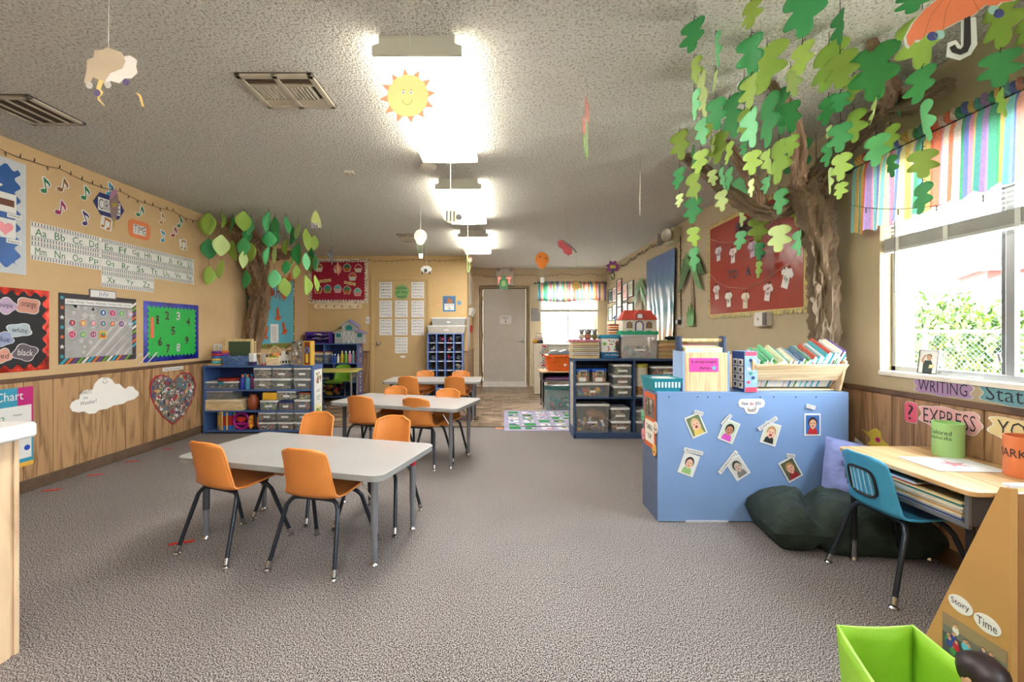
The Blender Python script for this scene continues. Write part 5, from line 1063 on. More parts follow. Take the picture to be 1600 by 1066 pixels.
g = B().text('DREAM\nPLAY', 0, 0, .16, 0, 0, w=.2); g.v = [(p[0], p[2], .061) for p in g.v]; g.make('lettering', mt((84, 88, 130), .7), t)
# ---- foreground right: story bookcase, green fabric bin
t = thing('story_bookcase', 'brown slanted wooden book display with story time labels at the front right', 'bookcase', (1.22, 1.2, 0)); sm = mt((190, 146, 84), .5, vary=.05, scale=3)
T = B(); T.T = Matrix(((0, 1, 0, 0), (1, 0, 0, 0), (0, 0, 1, 0), (0, 0, 0, 1)))
pf = [(-.156, 0), (.151, 0), (-.132, .745), (-.156, .748)]
T.prism(pf, 0, .018); T.make('end_panel', sm, t, bevel=.002)
T = B(); T.T = Matrix(((0, 1, 0, 0), (1, 0, 0, 0), (0, 0, 1, 0), (0, 0, 0, 1))); T.prism(pf, .5, .518); T.make('end_panel', sm, t, bevel=.002)
B().box(.018, .5, -.156, -.146, 0, .735).make('front_board', mt((150, 106, 58), .5, vary=.08), t)
B().hexa([(.018, .13, .02), (.5, .13, .02), (.5, .14, .02), (.018, .14, .02)], [(.018, -.142, .72), (.5, -.142, .72), (.5, -.134, .73), (.018, -.134, .73)]).make('slanted_board', sm, t)
tag(B().box(1.225, 1.7, 1.046, 1.068, .7485, .754).make('white_papers', WHITE), 'white papers lying along the top of the story bookcase', 'papers')
for body, y, z, lab in (('Story', 1.158, .398, 'upper'), ('Time', 1.094, .389, 'lower')):
    t2 = thing('story_label', 'white oval label reading %s on the brown bookcase end' % body, 'label', (1.2195, y, z), -pi/2)
    B().prism(ell(0, 0, .031, .022, 24), -.0015, 0).make('label_card', WHITE, t2); B().text(body, 0, 0, .021, -.0022, w=.046).make('lettering', INK, t2)
t2 = thing('class_photo', 'photo of a group of children sitting together on the brown bookcase end', 'photo', (1.2195, 1.128, .30), -pi/2)
B().box(-.077, .077, -.001, 0, -.052, .051).make('photo_print', mt((120, 120, 110), .4, vary=.2), t2); b = B(); r = random.Random(12)
b.rect(-.077, .077, .02, .051, -.0012, 7); b.rect(-.077, -.02, -.052, .0, -.0013, 8)
for k in range(22):
    x = -.06+.13*r.random(); z = .035-.06*r.random()-(x+.06)*.1; b.disc(x, z-.012, .009, -.0016-.00008*k, r.randrange(5), 8, .012); b.disc(x, z, .0048, -.00164-.00008*k, 5, 8, .0055); b.disc(x, z+.003, .005, -.00162-.00008*k, 6, 8, .004)
b.make('photo_figures', [mt(c, .5) for c in ((190, 40, 60), (50, 70, 150), (226, 222, 216), (60, 140, 70), (90, 180, 200), (214, 160, 130), (40, 30, 30), (150, 130, 100), (70, 80, 80))], t2)
GR = mt((150, 206, 50), .6, vary=.06, bump=.15, bscale=200); GR2 = mt((176, 224, 90), .6)
t = thing('fabric_bin', 'lime green fabric toy bin with piped rim at the front right', 'bin', (1.03, 1.1, 0))
tp = [(-.075, .14, .285), (.14, .14, .285), (.125, -.15, .285), (-.17, -.15, .285)]; bt = [(x*.86, y*.86, .003) for x, y, z in tp]
b = B(); n_ = 8
for i in range(4):
    a, c, d, e = tp[i], tp[(i+1) % 4], bt[i], bt[(i+1) % 4]
    b.grid(lambda u, v: tuple((Vector(d).lerp(Vector(e), u)).lerp(Vector(a).lerp(Vector(c), u), v)+Vector((.006*sin(pi*u)*sin(3*v+i), .006*sin(pi*u)*cos(2*v), -.006*sin(pi*u)*v))), 10, 8)
b.add(bt, [(0, 1, 2, 3)]); b.make('bin_wall', GR, t, smooth=True, solid=.005)
rim = []
for i in range(4):
    for k in range(6): u = k/6; p = Vector(tp[i]).lerp(Vector(tp[(i+1) % 4]), u); rim.append((p.x, p.y, p.z-.006*sin(pi*u)))
B().tube(rim, .0045, 7, closed=True).make('piped_rim', GR2, t, smooth=True)
for i in range(4): B().tube([tp[i], bt[i]], .003, 6).make('corner_seam', GR2, t)
t = thing('doll', 'dark haired doll at the edge of the green fabric bin', 'doll', (1.105, 1.0, .004))
B().tube([(0, 0, .01), (0, 0, .1), (0, 0, .2), (0, 0, .25), (0, 0, .28)], [.05, .055, .045, .03, .018], 14).ball((0, 0, .315), (.038, .04, .045), 0, 16, 12).make('doll_body', mt((206, 160, 130), .5), t, smooth=True)
B().tube([(0, 0, .0), (0, 0, .1), (0, 0, .21)], [.065, .06, .048], 14).make('dress', mt((60, 90, 150), .7), t, smooth=True)
o = B().ball((.006, .006, .33), (.045, .047, .044), 0, 18, 12); o.v = [(x*(1+.05*sin(70*z+9*atan2(y, x))), y, z) for x, y, z in o.v]
o.tube([(.03, .02, .33), (.05, .03, .26), (.05, .03, .17)], [.03, .026, .012], 10); o.make('hair', mt((46, 34, 36), .45, vary=.3, scale=50), t, smooth=True)
# ---- foreground left cabinet
t = thing('plywood_cabinet', 'light plywood cabinet end with white top at the left edge', 'cabinet', (-2.0, 1.1, 0))
PLY = wood((176, 140, 104), (214, 184, 148), .55, 'Z', .6)
B().box(-.3, .296, -.42, .405, .0, .755).make('carcass', PLY, t, bevel=.003); B().box(.296, .302, -.42, .403, .0, .753).make('end_ply', PLY, t); B().box(.3, .308, .41, .426, 0, .753).box(.2, .3, .406, .426, 0, .753).make('corner_strip', PLY, t, bevel=.003)
B().prismz(rrect(-.34, .37, -.46, .44, .03), .757, .81).make('white_top', mt((232, 230, 226), .4, vary=.03), t, bevel=.012, seg=3)
# ---- tape marks on the floor
for k, (px, py, l, a) in enumerate([(80.5, 766.5, .105, 8), (149, 742.5, .1, 8), (206, 721.5, .09, 8), (262, 701.5, .08, 8), (284, 848.5, .115, 14), (393, 682.5, .12, 3)]):
    Y = F*EYE/(py-CY); x = (px-CX)*Y/F
    tag(B().box(-l/2, l/2, -.014, .014, 0.0, .0012).make('floor_tape', mt((206, 36, 28), .6), loc=(x, Y, .0015), rot=(0, 0, radians(a+10))), ('red tape mark on the carpet, %s along the left wall' % ('nearest', 'second', 'third', 'fourth')[k]) if k < 4 else ('red tape mark by the foot of the nearest left chair' if k == 4 else 'red tape mark in front of the blue toy shelf'), 'tape', 'red tape marks on the carpet' if k < 4 else None)
tag(B().box(-.04, .04, -.03, .03, 0, .0012).make('floor_tape', mt((230, 130, 70), .6), loc=(-.035, 5.08, .0005)), 'orange tape at the edge of the carpet by the play rug', 'tape')
# =================== LEFT AND BACK WALLS, PAPER TREES ===================
def board(name, label, wall, u0, u1, z0, z1, border, inner, bw, sc=.055, cat='bulletin board', edge2=None, off=.001):
    t, w_, h = flat(name, label, cat, wall, u0, u1, z0, z1, None, off=off)
    B().box(-w_, w_, -.003, 0, -h, h).make('border', border, t)
    W, H_ = w_-bw, h-bw; nx = max(3, int(2*W/sc)); nz_ = max(3, int(2*H_/sc)); pts = []
    a = sc*.22
    for i in range(nx*6): q = i/(nx*6); pts.append((-W+2*W*q, H_+a*sin(2*pi*q*nx)))
    for i in range(nz_*6): q = i/(nz_*6); pts.append((W+a*sin(2*pi*q*nz_), H_-2*H_*q))
    for i in range(nx*6): q = i/(nx*6); pts.append((W-2*W*q, -H_+a*sin(2*pi*q*nx)))
    for i in range(nz_*6): q = i/(nz_*6); pts.append((-W+a*sin(2*pi*q*nz_), -H_+2*H_*q))
    B().prism(pts, -.0045, -.003).make('backing_paper', inner, t)
    return t, w_, h
def satin(rgb): return mt(rgb, .28, vary=.35, scale=5, bump=.3, bscale=9)
# shapes board at the far left
y0, y1 = 2.30, LW(40); t, w_, h = board('shapes_board', 'blue satin shapes board with pale scalloped border at the left edge', 'L', y0, y1, 1.525, 2.30, mt((196, 200, 204), .6, vary=.05), mt((30, 90, 160), .35, vary=.3, scale=3, bump=.3, bscale=8), .055, .09)
for px, py, hh, nm, kind in ((7, 316, 28, 'rectangle', 0), (6, 356, 30, 'heart', 1)):
    Y = LW(px); u = Y-(y0+y1)/2; z = ZZ(py, Y)-(1.525+2.30)/2; s = .065
    b = B(); b.box(u-s*1.1, u+s, -.007, -.0048, z-s, z+s, 0)
    if kind == 0: b.rect(u-s*.9, u+s*.8, z-s*.35, z+s*.35, -.0075, 1)
    else:
        b.prism([(u+.8*s*.06*16*sin(a)**3, z+.8*s*.06*(13*cos(a)-5*cos(2*a)-2*cos(3*a)-cos(4*a))) for a in [2*pi*i/24 for i in range(24)]], -.0085, -.007, 2)
    b.box(u+s*.1, u+s*1.5, -.009, -.0072, z-s*1.5, z-s*1.05, 0); b.text(nm, u+s*.8, z-s*1.27, s*.28, -.0095, 3, w=s*1.1)
    b.make('shape_card', [WHITE, mt((110, 66, 46), .6), mt((236, 150, 160), .6), INK], t)
B().prism([(w_*.2, h*.35), (w_*.45, h*.35), (w_*.62, h*.52), (w_*.3, h*.6)], -.007, -.0048).make('shape_card', WHITE, t)
# colours board
y0, y1 = 2.45, LW(76); zb, ztp = .849, 1.427
t, w_, h = board('colours_board', 'black colours board with metallic red scalloped border', 'L', y0, y1, zb, ztp, mt((220, 60, 44), .22, .5, vary=.5, scale=12, bump=.3, bscale=20), mt((30, 30, 34), .6), .035, .075)
for px, py, rx, rz_, c, txt in ((8, 478, .06, .05, (196, 170, 196), 'purple'), (43, 478, .075, .055, (214, 150, 130), 'orange'), (29, 516, .075, .045, (176, 190, 196), 'white'), (3, 530, .06, .045, (150, 160, 196), 'blue'), (38, 551, .075, .055, (104, 92, 100), 'black'), (3, 556, .05, .045, (226, 160, 140), 'red')):
    Y = LW(px); u = Y-(y0+y1)/2; z = ZZ(py, Y)-(zb+ztp)/2
    B().prism(blob(u, z, rx*1.08, rz_*1.08, k=4, amp=.13, ph=px), -.006, -.0048, 0).prism(blob(u, z, rx, rz_, k=4, amp=.13, ph=px), -.007, -.006, 1).text(txt, u, z, rz_*.8, -.0078, 2, w=rx*1.3, rot=-.1).make('colour_splat', [WHITE, mt(c, .6, vary=.1), WHITE if txt == 'black' else INK], t)
# calendar
y0, y1 = LW(91), LW(212); zb, ztp = .877, 1.424
t, w_, h = flat('calendar_board', 'grey July calendar with star pattern, striped border and number discs', 'calendar', 'L', y0, y1, zb, ztp, (60, 54, 56), off=.001)
b = B(); r = random.Random(5)
for k in range(14): q = -w_+2*w_*k/16; b.add([(q, -.0034, -h), (q+.03, -.0034, -h), (q+.075, -.0034, -h+.045), (q+.045, -.0034, -h+.045)], [(0, 1, 2, 3)], k % 5)
for k in range(10): q = -h+.1+(2*h-.14)*k/10; b.add([(w_-.045, -.0034, q), (w_, -.0034, q+.03), (w_, -.0034, q+.055), (w_-.045, -.0034, q+.025)], [(0, 1, 2, 3)], k % 5)
for k in range(7): q = -h+.06+.15*k*.5; s = .02; b.prism([(-w_+.024+(s if i % 2 == 0 else s*.45)*sin(2*pi*i/10), q+(s if i % 2 == 0 else s*.45)*cos(2*pi*i/10)) for i in range(10)], -.0038, -.003, (0, 4, 1)[k % 3])
b.make('striped_border', [mt((60, 160, 180), .5), mt((210, 110, 60), .5), mt((110, 70, 140), .5), mt((110, 160, 60), .5), mt((226, 222, 214), .5)], t)
b = B(); b.box(-w_+.045, w_-.045, -.005, -.003, -h+.045, h-.04, 0); b.rect(-w_+.045, w_-.045, h-.085, h-.045, -.0052, 1); b.rect(-w_+.045, w_-.045, h-.09, h-.085, -.0053, 3)
for k in range(9): q = -.15+.09*k; a = max(q, -w_+.05); b.add([(a, -.0052, -h+.05), (a+.03, -.0052, -h+.05), (min(w_-.05, a+.32), -.0052, min(.1, -h+.05+.29*min(1, (w_-.05-a)/.32))), (min(w_-.05, a+.29), -.0052, min(.1, -h+.05+.29*min(1, (w_-.05-a)/.32)))], [(0, 1, 2, 3)], 2)
for k in range(14): 
    u = -w_+.08+.2*r.random(); z = -h+.08+.4*r.random(); s = .02+.02*r.random(); b.add([(u+(s if i % 2 == 0 else s*.45)*sin(2*pi*i/10), -.0051, z+(s if i % 2 == 0 else s*.45)*cos(2*pi*i/10)) for i in range(10)], [tuple(range(10))], 2)
b.text('Sunday  Monday  Tuesday  Wednesday  Thursday  Friday  Saturday', 0, h-.065, .018, -.0055, 3, w=2*w_-.12); b.make('calendar_sheet', [mt((168, 166, 162), .5, vary=.12), WHITE, mt((196, 194, 188), .5), INK], t)
CC = [(50, 90, 150), (200, 60, 110), (130, 180, 80), (190, 190, 200), (190, 40, 50), (226, 180, 70), (226, 150, 150), (40, 140, 140), (226, 130, 50), (80, 80, 130), (190, 190, 196), (200, 50, 90), (130, 180, 70), (150, 90, 110)]
dk = 0
for row_, (cols_, py) in enumerate([((3, 4, 5, 6), .135), ((0, 1, 2, 3, 4, 5, 6), .045), ((0, 1, 2), -.045)]):
    for c in cols_:
        dk += 1; u = -w_+.095+(2*w_-.17)*c/6; z = py; 
        tag(B().prism(ell(0, 0, .031, .031, 18), -.004, 0, 0).prism(ell(0, 0, .027, .027, 18), -.005, -.004, 1).prism(ell(0, 0, .022, .022, 18), -.0055, -.005, 2).text(str(dk), 0, 0, .024, -.0062, 0, w=.016*len(str(dk)) if dk < 10 else .026).make('day_disc', [WHITE, mt((60, 130, 150) if dk % 2 else (200, 70, 130), .5), mt(CC[dk-1], .5)], loc=(XL+.008, (y0+y1)/2+u, (zb+ztp)/2+z), rot=(0, 0, pi/2)), 'round calendar disc with the number %d' % dk, 'disc', 'calendar number discs')
u = -w_+.095+(2*w_-.17)*3/6
tag(B().box(-.032, .032, -.003, 0, -.033, .033, 0).prism([(-.018, -.02), (.018, -.02), (.024, .004), (-.024, .004)], -.004, -.003, 1).prism(ell(0, .008, .02, .013, 12), -.0045, -.004, 2).make('cupcake_tile', [mt((226, 180, 60), .5), mt((200, 60, 60), .5), mt((90, 160, 120), .5)], loc=(XL+.008, (y0+y1)/2+u, (zb+ztp)/2-.05), rot=(0, 0, pi/2)), 'yellow square cupcake tile after the number discs', 'tile')
t, w_, h = flat('month_card', 'white month card reading July above the calendar', 'card', 'L', LW(138.5), LW(180), 1.405, 1.475, (120, 110, 120), off=.005)
B().box(-w_+.008, w_-.008, -.0045, -.003, -h+.008, h-.006).text('July', 0, 0, .045, -.0055, 1, w=.09, thin=-.01).make('card_face', [WHITE, mt((60, 80, 150), .6)], t)
# numbers board
y0, y1 = LW(224), LW(309.5); zb, ztp = .837, 1.417
t, w_, h = board('numbers_board', 'bright green number board with shiny blue scalloped border', 'L', y0, y1, zb, ztp, mt((34, 44, 150), .25, .3, vary=.4, scale=10, bump=.2, bscale=15), mt((30, 178, 70), .5, vary=.05), .05, .05)
for n_, px, py in ((1, 245, 500), (2, 260, 493), (3, 277.5, 494), (4, 293, 503), (5, 269.5, 517), (6, 249, 534), (7, 261.5, 545), (8, 277.5, 543), (9, 291, 532)):
    Y = LW(px); u = Y-(y0+y1)/2; z = ZZ(py, Y)-(zb+ztp)/2
    g = B().text(str(n_), u, z, .085, -.0065, 0, w=.052 if n_ > 1 else .03, thin=.03); 
    for q in range(4): g.disc(u+.012*sin(q*2), z+.02*cos(q*3), .006, -.007, 1, 6)
    g.make('number', [mt((200, 205, 200), .5) if n_ in (3, 8) else mt((40, 34, 26), .5), mt((60, 50, 40) if n_ in (3, 8) else (120, 110, 60), .5)], t)
B().box(-w_+.075, -w_+.115, -.007, -.005, -.06, .14).make('orange_strip', mt((226, 110, 80), .6), t)
# alphabet strips
DOT = mt((90, 70, 96), .6); GRN = mt((30, 110, 70), .6)
def alpha(label, ya, yb, zc, letters):
    t, w_, h = flat('alphabet_strip', label, 'alphabet strip', 'L', ya, yb, zc-.067, zc+.067, (228, 226, 220), off=.001, group='alphabet strips')
    b = B(); n = int(2*w_/.021)
    for i in range(n):
        for zz in (.058, .046, -.046, -.058): b.disc(-w_+.01+i*.021, zz, 0.0058, -.0034, 0 if (i+int(zz*100)) % 3 else 1, 6)
    b.rect(-w_, w_, .034, .0365, -.0033, 2); b.rect(-w_, w_, -.0365, -.034, -.0033, 2); b.make('dotted_edge', [DOT, mt((50, 120, 100), .6), INK], t)
    b = B()
    for i, l in enumerate(letters):
        x = -w_+2*w_*(i+.5)/len(letters); b.text(l, x, -.002, .054, -.0036, 0, w=.078 if l not in ('Ii', 'Jj', 'Ll') else .042, thin=0)
    b.make('letters', GRN, t)
ya, ym, ye, yz = LW(47), LW(158), LW(302.5), LW(240)
def two(s): return [c+c.lower() for c in s]
alpha('alphabet strip from Aa to Dd, first in the top row', ya, ym-.002, 1.846, two('ABCD')); alpha('alphabet strip from Ee to Ll, second in the top row', ym, ye, 1.846, two('EFGHIJKL'))
alpha('alphabet strip from Mm to Pp, first in the second row', ya, ym-.002, 1.709, two('MNOP')); alpha('alphabet strip from Qq to Ww, second in the second row', ym, ye, 1.709, two('QRSTUVW'))
alpha('short alphabet strip with Xx Yy Zz below the others', ym, yz, 1.572, two('XYZ'))
# CIRCLE and TIME signs, music notes
t, w_, h = flat('circle_sign', 'navy six sided sign reading CIRCLE near the ceiling', 'sign', 'L', LW(145), LW(193.5), 2.105, 2.29, None, off=.001)
B().prism([(-w_, 0), (-w_*.6, h), (w_*.55, h), (w_, 0), (w_*.6, -h), (-w_*.55, -h)], -.003, 0).make('card', mt((40, 50, 110), .6), t); B().box(-w_*.72, w_*.72, -.0045, -.003, -h*.62, h*.55).text('CIRCLE', 0, -.003, .085, -.0058, 1, w=w_*1.36, thin=-.01).make('name_card', [WHITE, INK], t)
t, w_, h = flat('time_sign', 'orange rounded sign reading TIME beside the navy sign', 'sign', 'L', LW(200), LW(234), 1.985, 2.15, None, off=.001)
B().prism(rrect(-w_, w_, -h, h, .05), -.003, 0).make('card', mt((226, 130, 80), .6), t); B().box(-w_*.58, w_*.58, -.0045, -.003, -h*.55, h*.5).text('TIME', 0, 0, .07, -.0058, 1, w=w_*1.08, thin=-.01).make('name_card', [WHITE, INK], t)
for k, (px, py, c, nm, dbl) in enumerate([(70, 290, (30, 120, 70), 'green', 0), (98, 290, (150, 96, 40), 'brown', 0), (133, 302, (30, 130, 70), 'green', 0), (171, 296, (40, 140, 180), 'blue', 0), (94.5, 325, (160, 20, 90), 'magenta', 0),
       (132.5, 341, (60, 40, 110), 'purple', 0), (166, 349, (180, 110, 40), 'orange', 1), (219, 331, (30, 130, 80), 'green', 0), (253, 342, (180, 130, 60), 'tan', 0), (281, 348, (30, 120, 70), 'green', 0), (254, 369, (50, 140, 180), 'blue', 0), (272, 363, (160, 30, 50), 'red', 0), (286, 382, (180, 140, 80), 'tan', 1)]):
    Y = LW(px); b = B(); s = .052
    if dbl: b.prism(ell(-.6*s, -.7*s, .3*s, .22*s, 12), -.003, -.0016, 0).prism(ell(.4*s, -.8*s, .3*s, .22*s, 12), -.003, -.0016, 0); b.prism([(-.42*s, -.7*s), (-.3*s, -.7*s), (-.3*s, .5*s), (.58*s, .4*s), (.58*s, -.8*s), (.7*s, -.8*s), (.7*s, .8*s), (-.42*s, .9*s)], -.003, -.0016, 0); wh = rrect(-s, s, -1.1*s, 1.05*s, .3*s)
    else: b.prism(ell(-.35*s, -.75*s, .42*s, .3*s, 14), -.003, -.0016, 0).prism([(-.06*s, -.75*s), (.08*s, -.75*s), (.1*s, .5*s), (.5*s, .2*s), (.55*s, -.2*s), (.75*s, .2*s), (.6*s, .6*s), (.1*s, 1.1*s), (-.02*s, 1.1*s)], -.003, -.0016, 0); wh = [(-.95*s, -.9*s), (-.3*s, -1.2*s), (.25*s, -.8*s), (.25*s, .15*s), (.5*s, -.4*s), (.95*s, .2*s), (.7*s, .8*s), (.1*s, 1.3*s), (-.2*s, 1.2*s), (-.25*s, -.3*s), (-.8*s, -.45*s)]
    b.prism(wh, -.0016, 0, 1)
    tag(b.make('music_note', [mt(c, .5), WHITE], loc=(XL+.001, Y, ZZ(py, Y)), rot=(0, radians((-12, 8, -5, -10, 4, -22, 8, 14, -4, 3, -20, 5, -8)[k]), pi/2)), ('double ' if dbl else '')+'%s music note cutout, %s from the left on the wall' % (nm, ORD[k] if k else 'first'), 'music note', 'music note cutouts')
# weather cloud, heart collage, chart
def wallpoly(pts): return [(LW(px), ZZ(py, LW(px))) for px, py in pts]
pts = wallpoly([(106, 636), (109, 629), (116, 625), (121, 624), (122, 617), (127, 611), (134, 609), (142, 609), (145, 600), (151, 593), (157, 590), (165, 590), (172, 593), (177, 600), (184, 600), (190, 606), (194, 608), (198, 604), (205, 604), (209, 609), (214, 613), (214, 618), (207, 624), (196, 627), (190, 631), (180, 633), (174, 634), (165, 639), (152, 641), (146, 646), (136, 647), (128, 643), (120, 645), (110, 643)])
uc, zc = LW(155), .61
t = thing('cloud_cutout', 'white smiling paper cloud asking WHATS the weather? on wood panelling', 'cloud sign', (XL+.0125, uc, zc), pi/2); pts = [(a-uc, c-zc) for a, c in pts]
B().prism(pts, -.003, 0).make('cloud_paper', mt((244, 240, 232), .6, vary=.01), t)
B().text("WHAT'S", -.135, .03, .03, -.004, w=.1, rot=-.02, thin=-.01).text('the', -.135, -.012, .022, -.004, w=.04, thin=-.01).text('Weather?', -.11, -.052, .032, -.004, w=.14, rot=.02, thin=-.01).tube([(.035+.022*cos(a), -.004, .105+.022*sin(a)) for a in [pi+pi*i/8 for i in range(9)]], .0015, 5).box(.022, .026, -.0042, -.004, .112, .13).box(.04, .044, -.0042, -.004, .112, .13).make('ink_drawing', INK, t)
pts = wallpoly([(268, 663), (252, 651), (241, 636), (234, 620), (232, 606), (235, 595), (243, 588), (253, 587), (262, 590), (268, 597), (275, 588), (284, 583), (294, 584), (300, 591), (303, 602), (301, 618), (294, 633), (283, 650)])
uc, zc = LW(268), ZZ(624, LW(268)); pts = [(a-uc, c-zc) for a, c in pts]
t = thing('heart_collage', 'red edged heart covered in small photos on the wood panelling', 'collage', (XL+.0125, uc, zc), pi/2)
B().prism([(a*1.03, c*1.03) for a, c in pts], -.004, 0).make('heart_card', mt((170, 40, 50), .6), t)
def inside(x, y, P):
    c = False; j = len(P)-1
    for i in range(len(P)):
        if (P[i][1] > y) != (P[j][1] > y) and x < (P[j][0]-P[i][0])*(y-P[i][1])/(P[j][1]-P[i][1])+P[i][0]: c = not c
        j = i
    return c
b = B(); r = random.Random(9); b.prism([(a*.97, c*.97) for a, c in pts], -.0045, -.004, 5); k = 0
for i in range(520):
    x = r.uniform(-.3, .3); z = r.uniform(-.27, .27)
    if inside(x*1.07, z*1.07, pts):
        s = r.uniform(.008, .02); k += 1; b.T = Matrix.Translation((x, -.0046-.000012*k, z)) @ Matrix.Rotation(r.uniform(-.5, .5), 4, 'Y'); b.rect(-s, s, -s, s, 0, r.randrange(8))
        if k % 2: b.rect(-s*.5, s*.5, -s*.7, s*.4, -.000006, r.randrange(8))
b.T = None; b.make('collage_photos', [mt(c, .5) for c in ((50, 40, 44), (226, 220, 214), (190, 150, 130), (70, 80, 120), (170, 50, 60), (120, 110, 100), (200, 180, 120), (90, 130, 140))], t)
t, w_, h = flat('small_label', 'narrow white printed label above the heart collage', 'label', 'L', LW(252), LW(284), .735, .77, (226, 224, 216), off=.0125); B().text('Kids Conversation', 0, 0, .018, -.004, w=w_*1.7).make('lettering', INK, t)
y0, y1 = 2.62, LW(48.5); zb, ztp = .186, .74
t, w_, h = flat('helper_chart', 'colourful chart poster with white pockets behind the white topped cabinet', 'chart', 'L', y0, y1, zb, ztp, (50, 150, 180), off=.0125)
b = B(); b.rect(w_-.1, w_, .03, h, -.0033, 0); b.rect(w_-.22, w_-.012, .0, .15, -.0036, 1); b.rect(w_-.4, w_-.012, -.22, -.08, -.0036, 1); b.rect(-w_, w_, -h, -h+.03, -.0033, 2); b.disc(w_-.14, 0, .05, -.0038, 2, 14, .035); b.disc(w_-.03, .01, .03, -.0039, 0, 12, .02); b.disc(w_-.04, -.15, .02, -.0038, 3, 10); b.text('Chart', w_-.15, h-.055, .06, -.0042, 1, w=.17).text('2', w_-.19, .07, .04, -.0042, 4).text('Weather', w_-.1, .09, .014, -.0042, 5, w=.06).text('Weather', w_-.13, -.13, .016, -.0042, 5, w=.07)
b.make('chart_print', [mt((196, 30, 120), .5), WHITE, mt((230, 180, 70), .5), mt((40, 80, 190), .5), mt((40, 130, 80), .6), INK], t)
# ---- string lights
def lights(label, pts, seed, step=.085, sag=.03, span=.55):
    r = random.Random(seed); t = thing('string_lights', label, 'string lights', pts[0]); O = Vector(pts[0]); P = []; s = 0; bulbs = B(); nb = 0; m2 = []
    for a, c in zip(pts, pts[1:]):
        a = Vector(a); c = Vector(c); L = (c-a).length; n = max(2, int(L/step))
        for i in range(n):
            p = a.lerp(c, i/n); q = ((s+L*i/n) % span)/span; p.z -= sag*4*q*(1-q)-.004*r.uniform(-1, 1); P.append(p-O)
        s += L
    P.append(Vector(pts[-1])-O); B().tube(P, .0022, 5).make('cable', mt((44, 50, 36), .6), t)
    for i, p in enumerate(P[1:-1]):
        d = Vector((r.uniform(-.3, .3), r.uniform(-.3, .3), r.choice((-1, -1, 1)))).normalized(); bulbs = B(); bulbs.tube([p, p+d*.014, p+d*.032], [.0034, .004, .0012], 5)
        if nb < 100: bulbs.make('bulb', mt((58, 50, 40), .4), t)
        else: m2.append((bulbs.v, bulbs.f))
        nb += 1
    if m2:
        b = B()
        for v, f in m2: b.add(v, f)
        b.make('bulb', mt((58, 50, 40), .4), t)['kind'] = 'stuff'
    return t
lights('dark green string lights draped along the top of the left wall', [(XL+.012, 2.2, 2.39), (XL+.012, 3.2, 2.36), (XL+.012, 4.6, 2.36), (XL+.012, 5.1, 2.37)], 1)
lights('dark string lights draped above the brown door on the yellow wall', [(-3.3, YP-.015, 2.37), (-2.5, YP-.015, 2.37), (-1.9, YP-.015, 2.38), (-.62, YP-.015, 2.39)], 2, .09, .035, .9)
lights('dark string lights draped along the top of the back wall', [(XP+.02, YB-.015, 2.33), (-.2, YB-.015, 2.30), (.2, YB-.015, 2.33), (.8, YB-.015, 2.31), (1.4, YB-.015, 2.34), (2.14, YB-.015, 2.33)], 3, .08, .03, .6)
lights('tangled dark string lights under the ceiling along the right wall', [(XR-.02, 8.8, 2.32), (XR-.02, 7.5, 2.33), (XR-.025, 6.6, 2.37), (XR-.02, 5.6, 2.36)], 4, .03, .03, .5)
# ---- teal hat poster on the far left wall
y0, y1 = LW(384), LW(460); zb, ztp = .885, 1.965
t, w_, h = flat('hat_board', 'teal poster of brown paper hats with a small leaf print border', 'bulletin board', 'L', y0, y1, zb, ztp, (150, 130, 70), off=.002)
b = B(); b.box(-w_+.05, w_-.05, -.0045, -.003, -h+.07, h-.03); b.make('backing_paper', mt((96, 178, 196), .6, vary=.06, scale=3), t)
b = B(); r = random.Random(14)
for k in range(150):
    s = k % 3; u = r.uniform(-w_, w_) if s == 0 else r.choice((-1, 1))*(w_-.025); z = -h+.03+.02*r.random() if s == 0 else r.uniform(-h, h)
    b.disc(u, z, .012+.01*r.random(), -.0034-.00001*k, r.randrange(4), 6)
b.make('border_print', [mt((110, 150, 50), .6), mt((226, 220, 200), .6), mt((120, 80, 50), .6), mt((70, 110, 50), .6)], t)
B().text('ART', .14, h-.24, .22, -.006, 0, w=.5, rot=-.12).make('letters', mt((150, 60, 50), .6), t)
for k, (px, py, a, c) in enumerate([(395, 433, 0, (206, 100, 46)), (402, 461, -.45, (196, 92, 44)), (423, 456, .4, (150, 70, 44)), (442, 460, -.35, (196, 96, 50)), (411, 490, -.15, (196, 92, 44)), (433, 494, .1, (200, 96, 46)), (413, 522, -.5, (196, 92, 44)), (443, 516, .3, (196, 92, 44)), (450, 438, -.5, (206, 100, 46))]):
    Y = LW(px); b = B(); s = .5; b.T = Matrix.Rotation(-a, 4, 'Y')
    b.prism([(-.14*s, -.09*s), (-.19*s, -.02*s), (-.08*s, -.03*s), (-.055*s, .22*s), (0, .27*s), (.055*s, .22*s), (.08*s, -.03*s), (.2*s, -.01*s), (.14*s, -.1*s), (0, -.14*s)], -.008, -.001, 0).rect(-.05*s, .05*s, -.03*s, -.005*s, -.0085, 1); b.T = None
    tag(b.make('paper_hat', [mt(c, .6, vary=.15), mt((90, 44, 26), .6)], loc=(XL+.007, Y, ZZ(py, Y)), rot=(0, 0, pi/2)), 'brown paper cowboy hat, %s of the nine on the teal poster' % ('top left', 'second row left, tilted', 'dark in second row', 'second row right', 'third row left', 'third row right', 'bottom left', 'bottom right', 'top right')[k], 'paper hat', 'paper hats on the teal poster')
t, w_, h = flat('poem_sheet', 'narrow white printed sheet pinned low on the teal poster', 'sheet', 'L', LW(421.5), LW(434), ZZ(536, 6.2), ZZ(506, 6.2), (236, 234, 230), off=.008)
b = B()
for k in range(9): b.rect(-w_*.7, w_*(.3+.4*((k*7) % 3)/3), h-.05-.024*k, h-.045-.024*k, -.0034)
